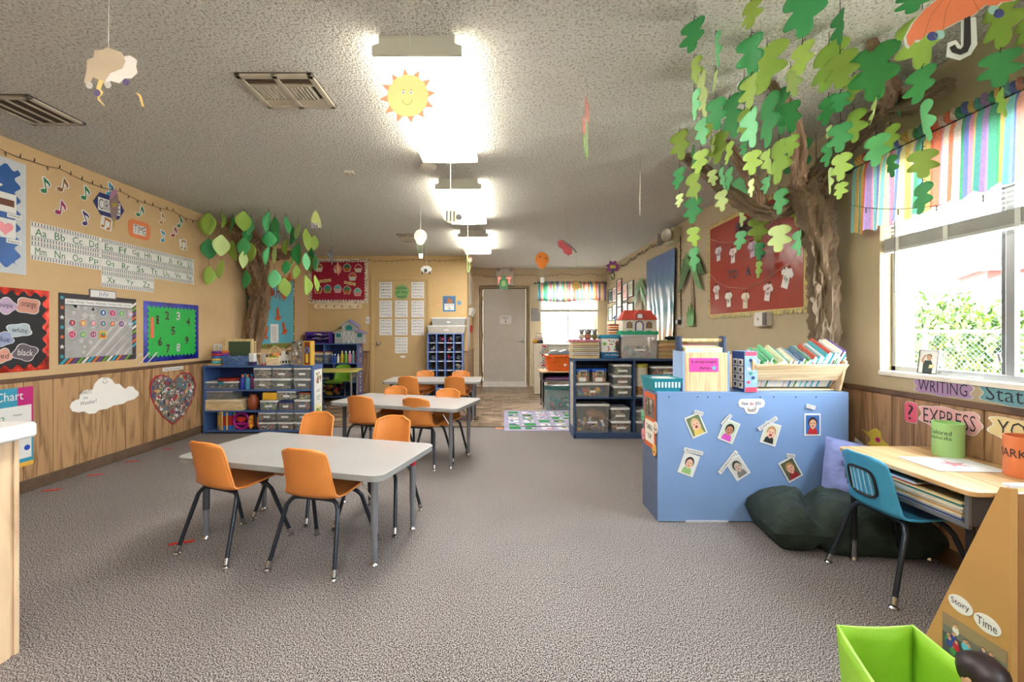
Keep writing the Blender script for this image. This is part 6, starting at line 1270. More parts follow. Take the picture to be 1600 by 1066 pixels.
b.make('printed_lines', mt((120, 120, 124), .6), t)
# ---- yellow wall
WY = ('Y', YP)
def YX(px): return (px-CX)*YP/F
def flY(name, label, cat, px0, px1, py0, py1, col, off=.001, **k): return flat(name, label, cat, WY, YX(px0), YX(px1), ZZ(py1, YP), ZZ(py0, YP), col, off=off, **k)
t, w_, h = board('cupcake_board', 'crimson birthday board of paper cupcakes with confetti scalloped border', WY, YX(482), YX(575), ZZ(474, YP), ZZ(404.5, YP), mt((226, 214, 196), .6), mt((160, 24, 56), .5, vary=.05), .055, .05)
b = B(); r = random.Random(15)
for k in range(240):
    s = r.randrange(4); u = r.uniform(-w_, w_) if s < 2 else (1, -1)[s-2]*(w_-r.uniform(.01, .06)); z = (1, -1)[s]*(h-r.uniform(.01, .06)) if s < 2 else r.uniform(-h, h)
    b.disc(u, z, .008, -.0048-.000004*k, r.randrange(3), 5)
b.make('confetti_print', [mt((150, 60, 60), .6), mt((170, 150, 70), .6), mt((110, 70, 60), .6)], t)
for k, (px, py, c1, c2) in enumerate([(498.5, 419, (170, 110, 50), (226, 220, 210)), (527.5, 421, (196, 110, 60), (220, 226, 214)), (542.5, 419, (50, 110, 90), (190, 110, 50)), (560, 420, (170, 40, 60), (226, 214, 200)), (551, 433, (196, 90, 60), (220, 226, 214)),
       (497.5, 453, (50, 100, 90), (190, 100, 50)), (512, 452, (60, 140, 150), (130, 150, 60)), (528, 452, (100, 180, 180), (226, 180, 180)), (542.5, 454, (70, 130, 90), (190, 110, 50)), (559, 457, (110, 190, 170), (220, 150, 150))]):
    s = .075
    tag(B().prism([(-.62*s, -.85*s), (.62*s, -.85*s), (.98*s, .2*s), (.6*s, .8*s), (0, 1.15*s), (-.6*s, .8*s), (-.98*s, .2*s)], -.0015, 0, 2).prism([(-.5*s, -.75*s), (.5*s, -.75*s), (.75*s, .05*s), (-.75*s, .05*s)], -.003, -.0015, 1).prism([(-.85*s, .05*s), (.85*s, .05*s), (.7*s, .45*s), (.3*s, .8*s), (0, 1.0*s), (-.35*s, .75*s), (-.75*s, .4*s)], -.004, -.0015, 0).make('paper_cupcake', [mt(c1, .6), mt(c2, .6, vary=.3, scale=60), mt((226, 190, 170), .6)], loc=(YX(px), YP-.0065, ZZ(py, YP))), 'paper cupcake on the crimson board, %s' % ('first of the top row', 'second of the top row', 'third of the top row', 'last of the top row', 'alone in the middle row', 'first of the bottom row', 'second of the bottom row', 'third of the bottom row', 'fourth of the bottom row', 'last of the bottom row')[k], 'cupcake', 'paper cupcakes')
for px, py, a, nm, tx in ((508.5, 439, .12, 'left', 'Happy'), (547, 443, -.2, 'right', 'Birthday')):
    b = B(); b.T = Matrix.Rotation(-a, 4, 'Y'); b.prism([(-.1, -.03), (-.07, -.02), (0, -.028), (.07, -.02), (.1, -.03), (.095, .03), (.06, .024), (0, .03), (-.06, .022), (-.1, .03)], -.002, 0, 0).text(tx, 0, 0, .025, -.003, 1, w=.12)
    tag(b.make('scroll_banner', [mt((222, 196, 130), .6), INK], loc=(YX(px), YP-.0065, ZZ(py, YP))), '%s cream scroll banner on the crimson board' % nm, 'banner')
t, w_, h = flY('peg_rack', 'pale wooden peg rack under the crimson board', 'peg rack', 491, 566, 474.5, 483, None)
B().prism(rrect(-w_, w_, -h, h, h*.9), -.02, 0).make('rack_board', wood((214, 184, 140), (236, 212, 172), .5, 'X'), t, bevel=.003)
for k in range(6): B().tube([(-w_+.09+(2*w_-.15)*k/5, -.02, .01), (-w_+.09+(2*w_-.15)*k/5, -.05, .0), (-w_+.09+(2*w_-.15)*k/5, -.045, -.025)], .006, 6).make('hook', mt((60, 56, 50), .4, .6), t, smooth=True)
t, w_, h = flY('light_switch', 'white light switch left of the brown door', 'switch', 572, 577.6, 495, 506, (232, 228, 218)); B().box(-.006, .006, -.014, -.003, -.012, .012).make('toggle', mt((120, 110, 100), .5), t)
D = YP-.006; LET = ['ABCDE', 'FGHIJK', 'LMNOP', 'QRSTU', 'VWXYZ']
k = 0
for ci, (a, c) in enumerate(((593, 612.5), (617.5, 637), (643, 662.5))):
    for ri, (p, q) in enumerate(((441, 466), (470, 496), (498.5, 524), (527, 552))):
        if (ci == 1 and ri == 0) or (ci != 1 and ri == 3): continue
        t, w_, h = flat('alphabet_sheet', 'white letter sheet on the brown door, %s column, %s row' % (('left', 'middle', 'right')[ci], ('top', 'second', 'third', 'bottom')[ri]), 'sheet', ('Y', D), YX(a), YX(c), ZZ(q, YP), ZZ(p, YP), (234, 232, 230), group='letter sheets on the brown door')
        b = B(); m = 0 if (ci, ri) != (2, 1) else 1
        for j, l in enumerate(LET): b.text(l, 0, h*.78-.052*j, .026, -.004, 0, w=w_*1.6, thin=.02 if k == 0 else 0, spacing=1.25)
        b.disc(w_*.65, -h*.85, .008, -.0045, 0, 6); b.make('letters', mt([(40, 60, 60), (100, 90, 90), (90, 80, 100), (70, 70, 76), (90, 86, 96), (110, 96, 70), (70, 66, 70), (110, 80, 110), (90, 50, 100), (120, 110, 90)][k % 10], .6), t); k += 1
t, w_, h = flat('letter_sign', 'green cloud shaped sign reading Letter of the week on the door', 'sign', ('Y', D), YX(617), YX(639), ZZ(468, YP), ZZ(445, YP), None)
B().prism(blob(0, 0, w_, h, k=6, amp=.06), -.003, 0).make('card', mt((130, 176, 110), .6), t); B().text('Letter\nof the\nweek', 0, 0, h*1.6, -.004, w=w_*1.6).make('lettering', mt((40, 70, 50), .6), t)
flat('door_label', 'tiny white label low on the brown door', 'label', ('Y', D), YX(626), YX(633.5), ZZ(559, YP), ZZ(556, YP), (232, 230, 226))
t, w_, h = flY('blue_poster', 'blue bordered poster with a photo above white text', 'poster', 692, 712, 462.5, 487, (70, 130, 170))
B().box(-w_*.75, w_*.75, -.004, -.003, -h*.8, 0, 0).rect(-w_*.85, w_*.8, .0, h*.85, -.0036, 1).text('QUALITY TIME\nIS OK\nHERE', 0, -h*.42, h*.6, -.0045, 2, w=w_*1.2).prism([(-.04, .01), (.05, .01), (.06, .05), (.01, .09), (-.02, .11), (-.03, .06)], -.0042, -.0037, 3).make('poster_print', [WHITE, mt((90, 110, 150), .5, vary=.3), INK, mt((170, 110, 60), .5)], t)
for px, c, nm in ((686, (226, 176, 120), 'orange'), (717.5, (110, 160, 190), 'blue')): tag(B().prism(ell(0, 0, .036, .04, 18), -.003, 0, 0).disc(-.012, .012, .004, -.0035, 1, 6).disc(.012, .012, .004, -.0035, 1, 6).tube([(.018*cos(a), -.004, .018*sin(a)) for a in [pi+pi*i/6 for i in range(7)]], .0015, 4, 1).make('smiley_sticker', [mt(c, .5), INK], loc=(YX(px), YP-.001, ZZ(473.5, YP))), nm+' smiley face beside the blue poster on the yellow wall', 'sticker')
# return wall beside the grey door
def flP(name, label, cat, y0, y1, z0, z1, col, off=.001):
    t = thing(name, label, cat, (XP+off, (y0+y1)/2, (z0+z1)/2), pi/2); w_ = (y1-y0)/2; h = (z1-z0)/2
    if col: B().box(-w_, w_, -.003, 0, -h, h).make('sheet', mt(col, .6, vary=.1, scale=20), t)
    return t, w_, h
t, w_, h = flP('framed_picture', 'tall framed picture seen edge on beside the grey door', 'picture', 7.75, 8.55, 1.62, 2.22, (226, 222, 214)); B().tube([(-w_, -.01, -h), (w_, -.01, -h), (w_, -.01, h), (-w_, -.01, h)], .02, 4, closed=True).make('frame', mt((190, 176, 150), .5), t)
t, w_, h = flP('paper_rack', 'white wire paper rack under the edge on picture', 'rack', 7.8, 8.7, 1.42, 1.56, None); B().hexa([(-w_, -.03, -h), (w_, -.03, -h), (w_, 0, -h), (-w_, 0, -h)], [(-w_, -.09, h), (w_, -.09, h), (w_, 0, h), (-w_, 0, h)]).make('rack_body', mt((210, 206, 196), .4), t, bevel=.004)
t, w_, h = flP('fire_alarm', 'small red fire alarm pull station beside the grey door', 'fire alarm', 8.2, 8.32, 1.12, 1.25, None); B().box(-w_, w_, -.04, 0, -h, h).make('alarm_body', mt((190, 24, 24), .4), t, bevel=.004); B().box(-w_*.6, w_*.6, -.046, -.04, -.015, .005).make('pull_handle', WHITE, t)
flP('wall_sheets', 'long white printed sheets hanging beside the cubby unit', 'sheets', 7.6, 8.05, .82, 1.40, (214, 206, 204))
# back wall
def BX(px): return (px-CX)*YB/F
t = thing('exit_sign', 'white exit light box with two lamps over the grey door', 'exit sign', (BX(788.5), YB, ZZ(432, YB)))
B().box(-.18, .18, -.09, 0, .0, .19).box(-.165, .175, -.07, 0, -.19, .0).make('sign_housing', mt((226, 222, 214), .4), t, bevel=.006)
B().text('EXIT', .0, -.09, .12, -.072, w=.26, thin=.02).make('exit_letters', mt((240, 80, 70), .4, emit=1.2), t)
for s in (-1, 1): B().lathe([(.035, 0), (.038, .01), (.02, .02)], (0, 0, 0), 14).make('lamp_head', CHROME, t, loc=(s*.13, -.09, .13), rot=(pi/2, 0, 0))
t, w_, h = flat('door_notice', 'white notice taped to the grey door', 'notice', ('Y', YB+.013), BX(781), BX(799), ZZ(506, YB), ZZ(493.5, YB), (232, 230, 226)); B().text('EMERGENCY\nEXIT', 0, .03, .06, -.004, w=.16).rect(-.01, .01, -.06, -.02, -.004).make('lettering', INK, t)
flat('grey_notice', 'grey printed notice left of the back window', 'notice', ('Y', YB), BX(829.5), BX(844), ZZ(502, YB), ZZ(482, YB), (170, 168, 170), off=.001)
# =================== KRAFT TREES, HANGING PAPER, RIGHT WALL ===================
def kraft(c, seed):
    m = mt(c, .75, vary=.08, scale=6, bump=.15, bscale=40); return m
def crumple(pts, rad, n=44, seg=16, seed=0, amp=.32, flat_=None):
    """a crumpled paper tube along pts"""
    P = [Vector(p) for p in pts]; out = []; R = []
    for i in range(len(P)-1):
        p0 = P[max(i-1, 0)]; p1 = P[i]; p2 = P[i+1]; p3 = P[min(i+2, len(P)-1)]
        for k in range(seg):
            t = k/seg; out.append(.5*((2*p1)+(p2-p0)*t+(2*p0-5*p1+4*p2-p3)*t*t+(3*p1-p0-3*p2+p3)*t**3)); R.append(rad[i]*(1-t)+rad[i+1]*t)
    out.append(P[-1]); R.append(rad[-1]); b = B(); b.tube(out, R, n, 0)
    k = len(out); nv = []
    for i in range(k):
        for j in range(n):
            v = Vector(b.v[i*n+j]); c = out[i]; d = v-c; a_ = 2*pi*j/n; q = Vector((cos(a_)*1.5+seed, sin(a_)*1.5, i*.075)); q2 = Vector((cos(a_+i*.05)*3.4, sin(a_+i*.05)*3.4+seed, i*.05))
            f = 1.12-abs(noise.noise(q))*3.0*amp-abs(noise.noise(q2))*1.5*amp-abs(noise.noise(Vector((cos(a_)*6, sin(a_)*6, i*.3+seed))))*.5*amp
            if i in (0, k-1): f *= .75
            nv.append(tuple(c+d*f))
    b.v = nv+b.v[k*n:]; return b
KM = mt((122, 102, 80), .7, vary=.1, scale=8, bump=.25, bscale=30); KM2 = mt((146, 118, 96), .7, vary=.1, scale=8, bump=.25, bscale=30)
t = thing('paper_tree', 'crumpled brown kraft paper tree trunk and branches rising beside the window', 'paper tree', (2.03, 2.9, .79)); O = Vector((2.06, 2.9, .79))
def rel(ps): return [tuple(Vector(p)-O) for p in ps]
crumple(rel([(2.07, 2.76, .80), (2.06, 2.75, 1.2), (2.055, 2.76, 1.6), (2.03, 2.78, 1.9), (1.99, 2.80, 2.1)]), [.08, .09, .10, .11, .12], seed=1).make('trunk', KM, t)
crumple(rel([(2.0, 2.84, 2.02), (1.86, 2.92, 1.93), (1.74, 2.98, 1.97), (1.58, 3.08, 2.15), (1.42, 3.16, 2.36), (1.35, 3.2, 2.41)]), [.08, .065, .06, .055, .045, .03], 40, 14, 3).make('branch', KM, t)
crumple(rel([(1.80, 2.96, 1.98), (1.74, 2.95, 2.1), (1.66, 2.95, 2.25), (1.53, 2.93, 2.41)]), [.04, .045, .04, .025], 40, 14, 5).make('branch', KM2, t)
crumple(rel([(2.0, 2.82, 2.05), (1.88, 2.72, 2.12), (1.73, 2.5, 2.25), (1.55, 2.35, 2.36), (1.43, 2.27, 2.425)]), [.07, .055, .045, .04, .02], 40, 14, 7).make('branch', KM2, t)
crumple(rel([(2.0, 2.80, 2.05), (2.05, 2.62, 2.20), (2.08, 2.38, 2.30), (2.07, 2.15, 2.27), (2.06, 1.97, 2.25)]), [.09, .065, .055, .06, .035], 40, 14, 9).make('branch', KM, t)
crumple(rel([(2.08, 2.3, 2.30), (1.95, 2.16, 2.33), (1.82, 2.06, 2.38), (1.68, 1.95, 2.43)]), [.05, .045, .04, .022], 40, 14, 11).make('branch', KM2, t)
t = thing('paper_tree', 'crumpled kraft paper tree against the left wall beside the teal poster', 'paper tree', (-3.16, 5.5, .75)); O = Vector((-3.22, 5.5, .75))
crumple(rel([(-3.25, 5.50, .76), (-3.24, 5.62, 1.2), (-3.23, 5.66, 1.6), (-3.20, 5.55, 2.0), (-3.14, 5.45, 2.3)]), [.10, .12, .14, .16, .17], seed=21).make('trunk', mt((136, 108, 80), .75, vary=.12, bump=.25, bscale=30), t)
crumple(rel([(-3.14, 5.5, 2.15), (-3.12, 5.8, 2.17), (-3.12, 6.15, 2.22), (-3.1, 6.5, 2.28)]), [.11, .09, .075, .04], 40, 14, 23).make('branch', mt((120, 88, 62), .75, vary=.12), t)
crumple(rel([(-3.14, 5.5, 2.2), (-3.14, 5.3, 2.3), (-3.16, 5.1, 2.36), (-3.2, 4.95, 2.38)]), [.13, .11, .09, .05], 40, 14, 25, .5).make('branch', mt((136, 108, 80), .75, vary=.12), t)
GREEN = {'D': (60, 158, 88), 'G': (76, 168, 96), 'O': (150, 182, 74), 'L': (170, 208, 92), 'M': (122, 214, 146), 'P': (206, 230, 150)}
GNAME = {'D': 'dark green', 'G': 'green', 'O': 'olive', 'L': 'lime', 'M': 'mint', 'P': 'pale green'}
OAK = [(0, 1), (.2, .995), (.36, .95), (.47, .87), (.49, .79), (.44, .71), (.26, .635), (.22, .61), (.3, .575), (.42, .5), (.5, .42), (.5, .36), (.43, .31), (.28, .285), (.19, .275), (.2, .2), (.19, .1), (.13, .02), (.0, 0)]
OVAL = [(0, 1), (.1, .99), (.11, .95), (.22, .88), (.38, .75), (.48, .62), (.5, .5), (.45, .36), (.33, .22), (.16, .08), (0, 0)]
def leafgeo(prof, w_, h, curl, twist):
    b = B(); rows = []; K = 7
    for hw, z in prof:
        r_ = []
        for i in range(K):
            s = 2*i/(K-1)-1; x = s*hw*w_; y = curl*(s*hw*2)**2*w_*.5+twist*(1-z)*(1-z)*h*.2; r_.append((x, y, (z-1)*h))
        rows.append(r_)
    vs = [p for r_ in rows for p in r_]; fs = [(i*K+j, (i+1)*K+j, (i+1)*K+j+1, i*K+j+1) for i in range(len(rows)-1) for j in range(K-1)]
    return b.add(vs, fs)
CNT = {'two': 2}
def strand(idx, px, hook, leaves, prof, where, group, xlim, side):
    Y = F*(HC-EYE)/(CY-hook) if hook < CY else 3; Y = max(Y, 1.25)
    if side > 0: Y = min(Y, xlim*F/(px-CX))
    else: Y = min(Y, xlim*F/(CX-px))
    x = (px-CX)*Y/F; r = random.Random(idx*31+7)
    desc = ', '.join(GNAME[l[3]] for l in leaves)
    n_ = ('one', 'two', 'three', 'four', 'five', 'six')[len(leaves)-1]
    t = thing('leaf_strand', '', 'leaf strand', (x, Y, HC), 0, group)
    lab = 'strand of %s paper leaves (%s), %s' % (n_, desc, where)
    if len(lab.split()) > 16: lab = 'strand of %s leaves, %s top, %s' % (n_, GNAME[leaves[0][3]], where)
    t['label'] = lab
    zprev = 0; k = Y/F
    for w_, h, top, c in leaves:
        zt = ZZ(top, Y)-HC; H = h*k; full = H*(.80 if prof is OAK else .72); W = full
        ratio = max(.08, min(1, w_*k/full)); yaw = math.acos(ratio)*(-1 if side > 0 else r.choice((-1, 1)))-atan2(px-CX, F)
        if w_*k > full: W = w_*k; yaw = r.uniform(-.15, 0)-atan2(px-CX, F)
        zt = min(zt, -.015)
        if zprev-zt > .002: B().tube([(0, 0, zprev), (.002*r.uniform(-1, 1), 0, (zprev+zt)/2), (0, 0, zt-H*.05)], .0012 if hook < 300 else .0014, 5).make('thread', KTHREAD, t)
        o = leafgeo(prof, W, H, r.uniform(-.28, .28)*(1.8 if prof is OVAL else 1), r.uniform(-1, 1)).make('paper_leaf', mt(GREEN[c], .55, vary=.04), t, smooth=True, solid=.0008)
        o.location = (0, 0, zt); o.rotation_euler = (0, r.uniform(-.07, .07), yaw); zprev = zt-H*.97
        B().tube([(-.006, -.002, zt-.004), (.004, -.003, zt+.012), (.014, -.002, zt+.008)], .0011, 4).make('knot', KTHREAD, t)
    return t
RIGHT = [(1062, 197, [(28,45,205,'O'),(18,35,262,'D'),(12,22,303,'P')]), (1085, 22, [(36,53,31,'D'),(17,40,90,'O'),(13,45,142,'M')]), (1083, 226, [(6,38,228,'G'),(22,48,270,'L'),(27,41,309,'D'),(20,30,355,'L'),(16,38,387,'G')]),
 (1096, 107, [(14,68,115,'P'),(20,40,186,'M'),(24,38,234,'L')]), (1112, 205, [(4,42,215,'P'),(15,24,266,'P')]), (1118, 48, [(7,50,52,'M'),(6,34,112,'P'),(30,46,154,'D')]),
 (1109, 175, [(20,36,181,'O')]), (1127, 195, [(28,53,204,'O'),(7,34,262,'M'),(19,33,298,'P')]), (1140, 145, [(30,64,152,'D'),(12,35,222,'L'),(12,36,262,'G')]),
 (1163, 107, [(22,40,122,'D'),(24,44,171,'O'),(11,24,222,'D')]), (1158, 262, [(27,50,276,'M'),(10,28,327,'P'),(18,30,361,'M')]), (1174, -40, [(30,47,0,'O'),(39,59,56,'D'),(26,50,118,'O'),(25,60,172,'M'),(27,38,236,'L'),(9,28,280,'P')]),
 (1185, 318, [(30,38,340,'L'),(16,28,379,'D'),(10,27,408,'O')]), (1199, 60, [(48,80,70,'L'),(27,82,150,'D'),(14,38,234,'L'),(13,27,276,'G')]), (1217, 130, [(22,68,142,'D'),(30,68,219,'L'),(20,40,296,'G'),(32,43,352,'P')]),
 (1235, 95, [(22,43,107,'P'),(32,46,159,'D'),(20,34,212,'L')]), (1249, 205, [(36,65,220,'D'),(40,64,290,'L'),(13,40,360,'M')]), (1254, -90, [(58,82,-22,'D'),(32,52,68,'O')]),
 (1275, 268, [(30,58,281,'D')]), (1275, 385, [(24,36,398,'M')]), (1295, 50, [(48,78,68,'L'),(26,46,150,'D'),(8,20,197,'P'),(16,40,221,'D'),(6,40,264,'P')]),
 (1313, -8, [(18,50,18,'D'),(45,60,82,'O'),(28,32,145,'D'),(33,46,193,'G'),(27,43,240,'L'),(18,27,285,'L')]), (1333, 112, [(28,45,118,'L'),(26,50,173,'L')]),
 (1369, 62, [(64,84,70,'G'),(6,40,154,'P'),(33,50,211,'M')]), (1391, 118, [(5,60,125,'D'),(20,42,196,'L'),(14,34,243,'G')]), (1428, -60, [(44,34,-14,'D')]),
 (1441, -35, [(56,85,20,'L'),(37,58,105,'G'),(14,62,160,'M'),(38,46,234,'O'),(23,50,286,'D')]), (1563, -50, [(46,82,-6,'O'),(48,56,80,'G'),(9,45,140,'L')]), (1604, 15, [(30,48,28,'L')])]
OR2 = ['first', 'second', 'third', 'fourth', 'fifth', 'sixth', 'seventh', 'eighth', 'ninth', 'tenth', 'eleventh', 'twelfth', 'thirteenth', 'fourteenth', 'fifteenth', 'sixteenth', 'seventeenth', 'eighteenth', 'nineteenth', 'twentieth', 'twenty-first', 'twenty-second', 'twenty-third', 'twenty-fourth', 'twenty-fifth', 'twenty-sixth', 'twenty-seventh', 'twenty-eighth', 'twenty-ninth']
for i, (px, hk, lv) in enumerate(sorted(RIGHT, key=lambda q: q[0])): strand(i, px, hk, lv, OAK, OR2[i]+' from the left by the window', 'oak leaf strands under the window side tree', 2.06, 1)
LEFT = [(322, 334, [(16,34,334,'L')]), (326, 330, [(22,35,332,'L'),(24,32,373,'D'),(18,30,416,'L')]), (346, 326, [(4,30,328,'O'),(24,34,367,'P'),(11,31,406,'L')]), (363, 333, [(5,30,335,'D'),(12,33,375,'O')]), (381, 325, [(23,33,330,'L'),(19,30,371,'G'),(13,28,392,'P')]),
 (384, 340, [(14,24,356,'D'),(12,30,422,'D')]), (392, 332, [(12,30,339,'D'),(13,32,378,'O')]), (405, 365, [(9,24,368,'D'),(13,27,401,'O'),(9,25,441,'D')]), (420, 324, [(11,34,330,'D'),(22,26,361,'D'),(8,30,385,'D')]),
 (429, 333, [(14,33,339,'G'),(16,24,361,'D'),(7,30,383,'P'),(20,30,421,'M')]), (447, 332, [(11,28,338,'D'),(9,26,373,'O'),(13,22,407,'D')]), (444, 350, [(20,30,434,'O')]), (457, 352, [(12,30,355,'G'),(9,30,390,'P')]),
 (466, 340, [(9,27,348,'P'),(15,34,380,'D')]), (463, 360, [(12,22,414,'O')]), (478, 351, [(14,36,357,'O'),(12,28,395,'M'),(13,32,430,'O')]), (486, 380, [(8,18,388,'D'),(10,26,400,'O')]), (492, 366, [(14,24,367,'O'),(9,27,397,'M'),(8,26,430,'L')])]
for i, (px, hk, lv) in enumerate(sorted(LEFT, key=lambda q: q[0])): strand(100+i, px, hk, lv, OVAL, OR2[i]+' from the left by the teal poster', 'pointed leaf strands under the left wall tree', 3.25, -1)
# ---- hanging paper shapes
def hang(name, label, cat, px, py, Y, yaw=0, tpx=None, ty=0):
    x, y, z = PX(px, py, Y); t = thing(name, label, cat, (x, y, z), yaw); dx = 0 if tpx is None else (tpx-px)*Y/F
    B().tube([(dx, 0, ty), (dx, 0, HC-z)], .0009 if Y < 3 else .0016, 5).make('thread', THREAD, t); return t, Y/F
t, k = hang('paper_sun', 'big smiling paper sun with orange rays hanging before the nearest ceiling light', 'hanging decoration', 637.5, 150, 1.42, .0, 640, .055)
b = B()
for i in range(12):
    a = pi/2+.12+2*pi*i/12; R0, R1 = 30*k, 44*k; b.prism([(R0*cos(a-.24), R0*sin(a-.24)), (R1*cos(a), R1*sin(a)), (R0*cos(a+.24), R0*sin(a+.24)), (R0*.8*cos(a), R0*.8*sin(a))], -.0005, .0008)
b.make('ray', mt((214, 136, 90), .6), t)
B().prism(ell(0, 0, 32*k, 33*k, 40), -.0016, .0016).make('sun_face', mt((206, 190, 112), .6), t)
b = B()
for s in (-1, 1): b.disc(s*6*k-1*k, 5*k, 2.6*k, -.0019, 0, 12); b.disc(s*6*k-1*k, 4.6*k, 1.2*k, -.0022, 1, 10); b.tube([(s*6*k-1*k+3*k*cos(a), -.002, 6*k+3*k*sin(a)) for a in [pi*.2+pi*.6*i/5 for i in range(6)]], .0007, 4, 2)
b.tube([(-1*k+7.5*k*cos(a), -.002, -6*k+8*k*sin(a)) for a in [pi+pi*i/10 for i in range(11)]], .0006, 4, 1); b.make('face_drawing', [WHITE, INK, mt((180, 80, 50), .6)], t)
t, k = hang('paper_cloud', 'grey and cream paper storm cloud with lightning bolt hanging at the upper left', 'hanging decoration', 172, 110, 1.35, .25, 170, .05)
B().prism([(x*k, z*k) for x, z in [(-34, -24), (-30, -4), (-30, 12), (-22, 16), (-20, 28), (-10, 30), (-4, 36), (8, 32), (16, 30), (20, 18), (16, 6), (0, -4), (-8, -20), (-22, -14), (-28, -26)]], -.001, .001).make('cloud_card', mt((182, 162, 136), .6), t)
B().prism([(x*k, z*k) for x, z in [(16, 24), (26, 28), (36, 22), (34, 12), (36, 2), (28, -8), (18, -10), (12, -18), (0, -16), (-6, -26), (-10, -18), (-6, -4), (6, 0), (14, 8)]], .001, .003).make('cloud_card', mt((220, 208, 196), .6), t)
B().prism([(x*k, z*k) for x, z in [(-14, -18), (-8, -18), (-12, -32), (-8, -36), (-14, -46), (-4, -60), (-16, -48), (-14, -38), (-18, -34)]], -.003, -.001).prism([(x*k, z*k) for x, z in [(36, -30), (42, -34), (46, -52), (43, -52), (39, -36), (35, -32)]], -.003, -.001, 0).make('lightning', mt((214, 180, 110), .6), t)
b = B()
for x, z, m in ((22, -16, 0), (-26, -28, 1), (-2, -24, 1), (-16, -38, 0)): b.prism(ell(x*k, z*k, 4.5*k, 5.5*k, 12), -.004, -.003, m)
b.make('raindrop', [mt((90, 76, 110), .6), mt((180, 172, 160), .6)], t)
t, k = hang('paper_spiral', 'thin mauve and grey paper shape hanging edge on before the navy sign', 'hanging decoration', 178, 320, 3.2, 0, 178, .1)
B().prism(blob(0, 0, 7*k, 25*k, k=3, amp=.08), -.001, .001).make('paper_shape', mt((160, 140, 136), .6), t); B().prism([(-6*k, 8*k), (6*k, 18*k), (4*k, 25*k), (-5*k, 20*k)], -.003, -.001, 0).prism([(-1*k, -20*k), (1.5*k, -20*k), (1*k, -40*k), (0, -34*k)], -.003, -.001, 1).prism([(0, -5*k), (6*k, -2*k), (4*k, 4*k), (-4*k, 2*k)], -.003, -.001, 1).make('paper_trim', [mt((190, 140, 170), .6), mt((190, 170, 90), .6)], t)
def tulip(px, py, Y, s, lab, yaw, flowers, c=(226, 130, 110)):
    t, k = hang('paper_tulip', lab, 'hanging decoration', px, py, Y, yaw); b = B(); k *= s
    for x, z, h in flowers:
        b.prism([(k*(x+a), k*(z+c_)) for a, c_ in [(-h*.4, -h*.4), (h*.4, -h*.4), (h*.5, h*.2), (h*.4, h*.8), (h*.15, h*.4), (0, h), (-h*.2, h*.4), (-h*.45, h*.8), (-h*.5, h*.2)]], -.0015, .0015)
    b.make('blossom', mt(c, .6), t); b = B()
    for x, z, h in flowers: b.tube([(k*x, 0, k*(z-h*.4)), (k*x*.6, 0, k*(z-20)), (0, 0, -k*30)], .0035, 5)
    b.prism([(0, -k*30), (k*7, -k*14), (k*3, -k*28)], -.001, .001).make('stem', mt((150, 190, 110), .6), t); return t
tulip(917, 200, 2.25, 1.6, 'pink paper tulips on green stems hanging edge on from the ceiling', 1.15, [(1, 14, 17), (-12, -6, 12)], (232, 160, 150))
tulip(731, 402, 5.0, .8, 'coral paper tulips hanging before the furthest ceiling light', .3, [(-2, 12, 9), (4, -6, 8)])
t, k = hang('paper_ribbon', 'narrow pale paper shape hanging edge on over the middle of the room', 'hanging decoration', 1000, 306, 3.24, 1.35)
B().prism([(-8*k, 10*k), (0, 28*k), (8*k, 12*k), (10*k, -6*k), (3*k, -28*k), (0, -30*k), (-8*k, -8*k)], -.002, .002).make('paper_shape', mt((196, 186, 164), .6, vary=.2, scale=60), t)
t, k = hang('paper_bee', 'striped paper bee with white wings hanging before the middle ceiling light', 'hanging decoration', 705, 340, 3.05, .15, 704, .1)
B().prism(ell(-2*k, 20*k, 12*k, 14*k, 24), .002, .004).make('wing', mt((216, 212, 200), .6), t); b = B(); b.prism(ell(0, 2*k, 13*k, 10.5*k, 24), -.002, .002, 0); b.prism(ell(12*k, 1*k, 5*k, 5*k, 16), -.0025, .002, 1)
for i in range(3): b.prism([(k*(-8+5.5*i), -6*k), (k*(-5.5+5.5*i), -6.5*k), (k*(-5+5.5*i), 10*k), (k*(-8+5.5*i), 10*k)], -.004, -.002, 1)
b.make('bee_body', [mt((226, 206, 140), .6), mt((50, 46, 46), .6)], t)
def balloon(px, py, Y, s, c, lab, face, sc, basket_=True):
    t, k = hang('paper_balloon', lab, 'hanging decoration', px, py, Y, 0, None, 0); k *= s
    b = B(); b.prism([(10.5*k*sin(a)*(1 if cos(a) > -.2 else .86), 12*k*cos(a)-2*k*max(0, -cos(a))) for a in [2*pi*i/32 for i in range(32)]], -.002, .002); b.make('balloon_card', mt(c, .5), t)
    if face: b = B(); b.disc(-3.5*k, 5*k, 1.2*k, -.0028, 0, 8); b.disc(6*k, 2*k, 1.2*k, -.0028, 0, 8); b.make('face_drawing', [mt(face, .6)], t)
    b = B()
    for x in (-7, -3, 3, 7): b.tube([(x*k, 0, -9*k), (x*.35*k, 0, -30*k)], .0016, 4)
    b.make('string', mt(sc, .7), t); B().prism([(-3*k, -28*k), (4*k, -28*k), (3*k, -36*k), (-2*k, -36*k)], -.012, .012).make('basket', mt((220, 220, 214), .5, vary=.1, scale=60), t)
balloon(847, 406, 6.1, 1.0, (236, 136, 44), 'orange paper balloon with white basket hanging before the striped valance', (90, 60, 40), (230, 220, 210))
balloon(657, 370, 4.45, .95, (214, 208, 190), 'pale paper balloon with green strings hanging over the brown door', (190, 180, 80), (90, 130, 90))
t, k = hang('paper_sheep', 'small white paper sheep hanging above the letter sheets', 'hanging decoration', 666, 421, 5.6, 0, 666.5, .02)
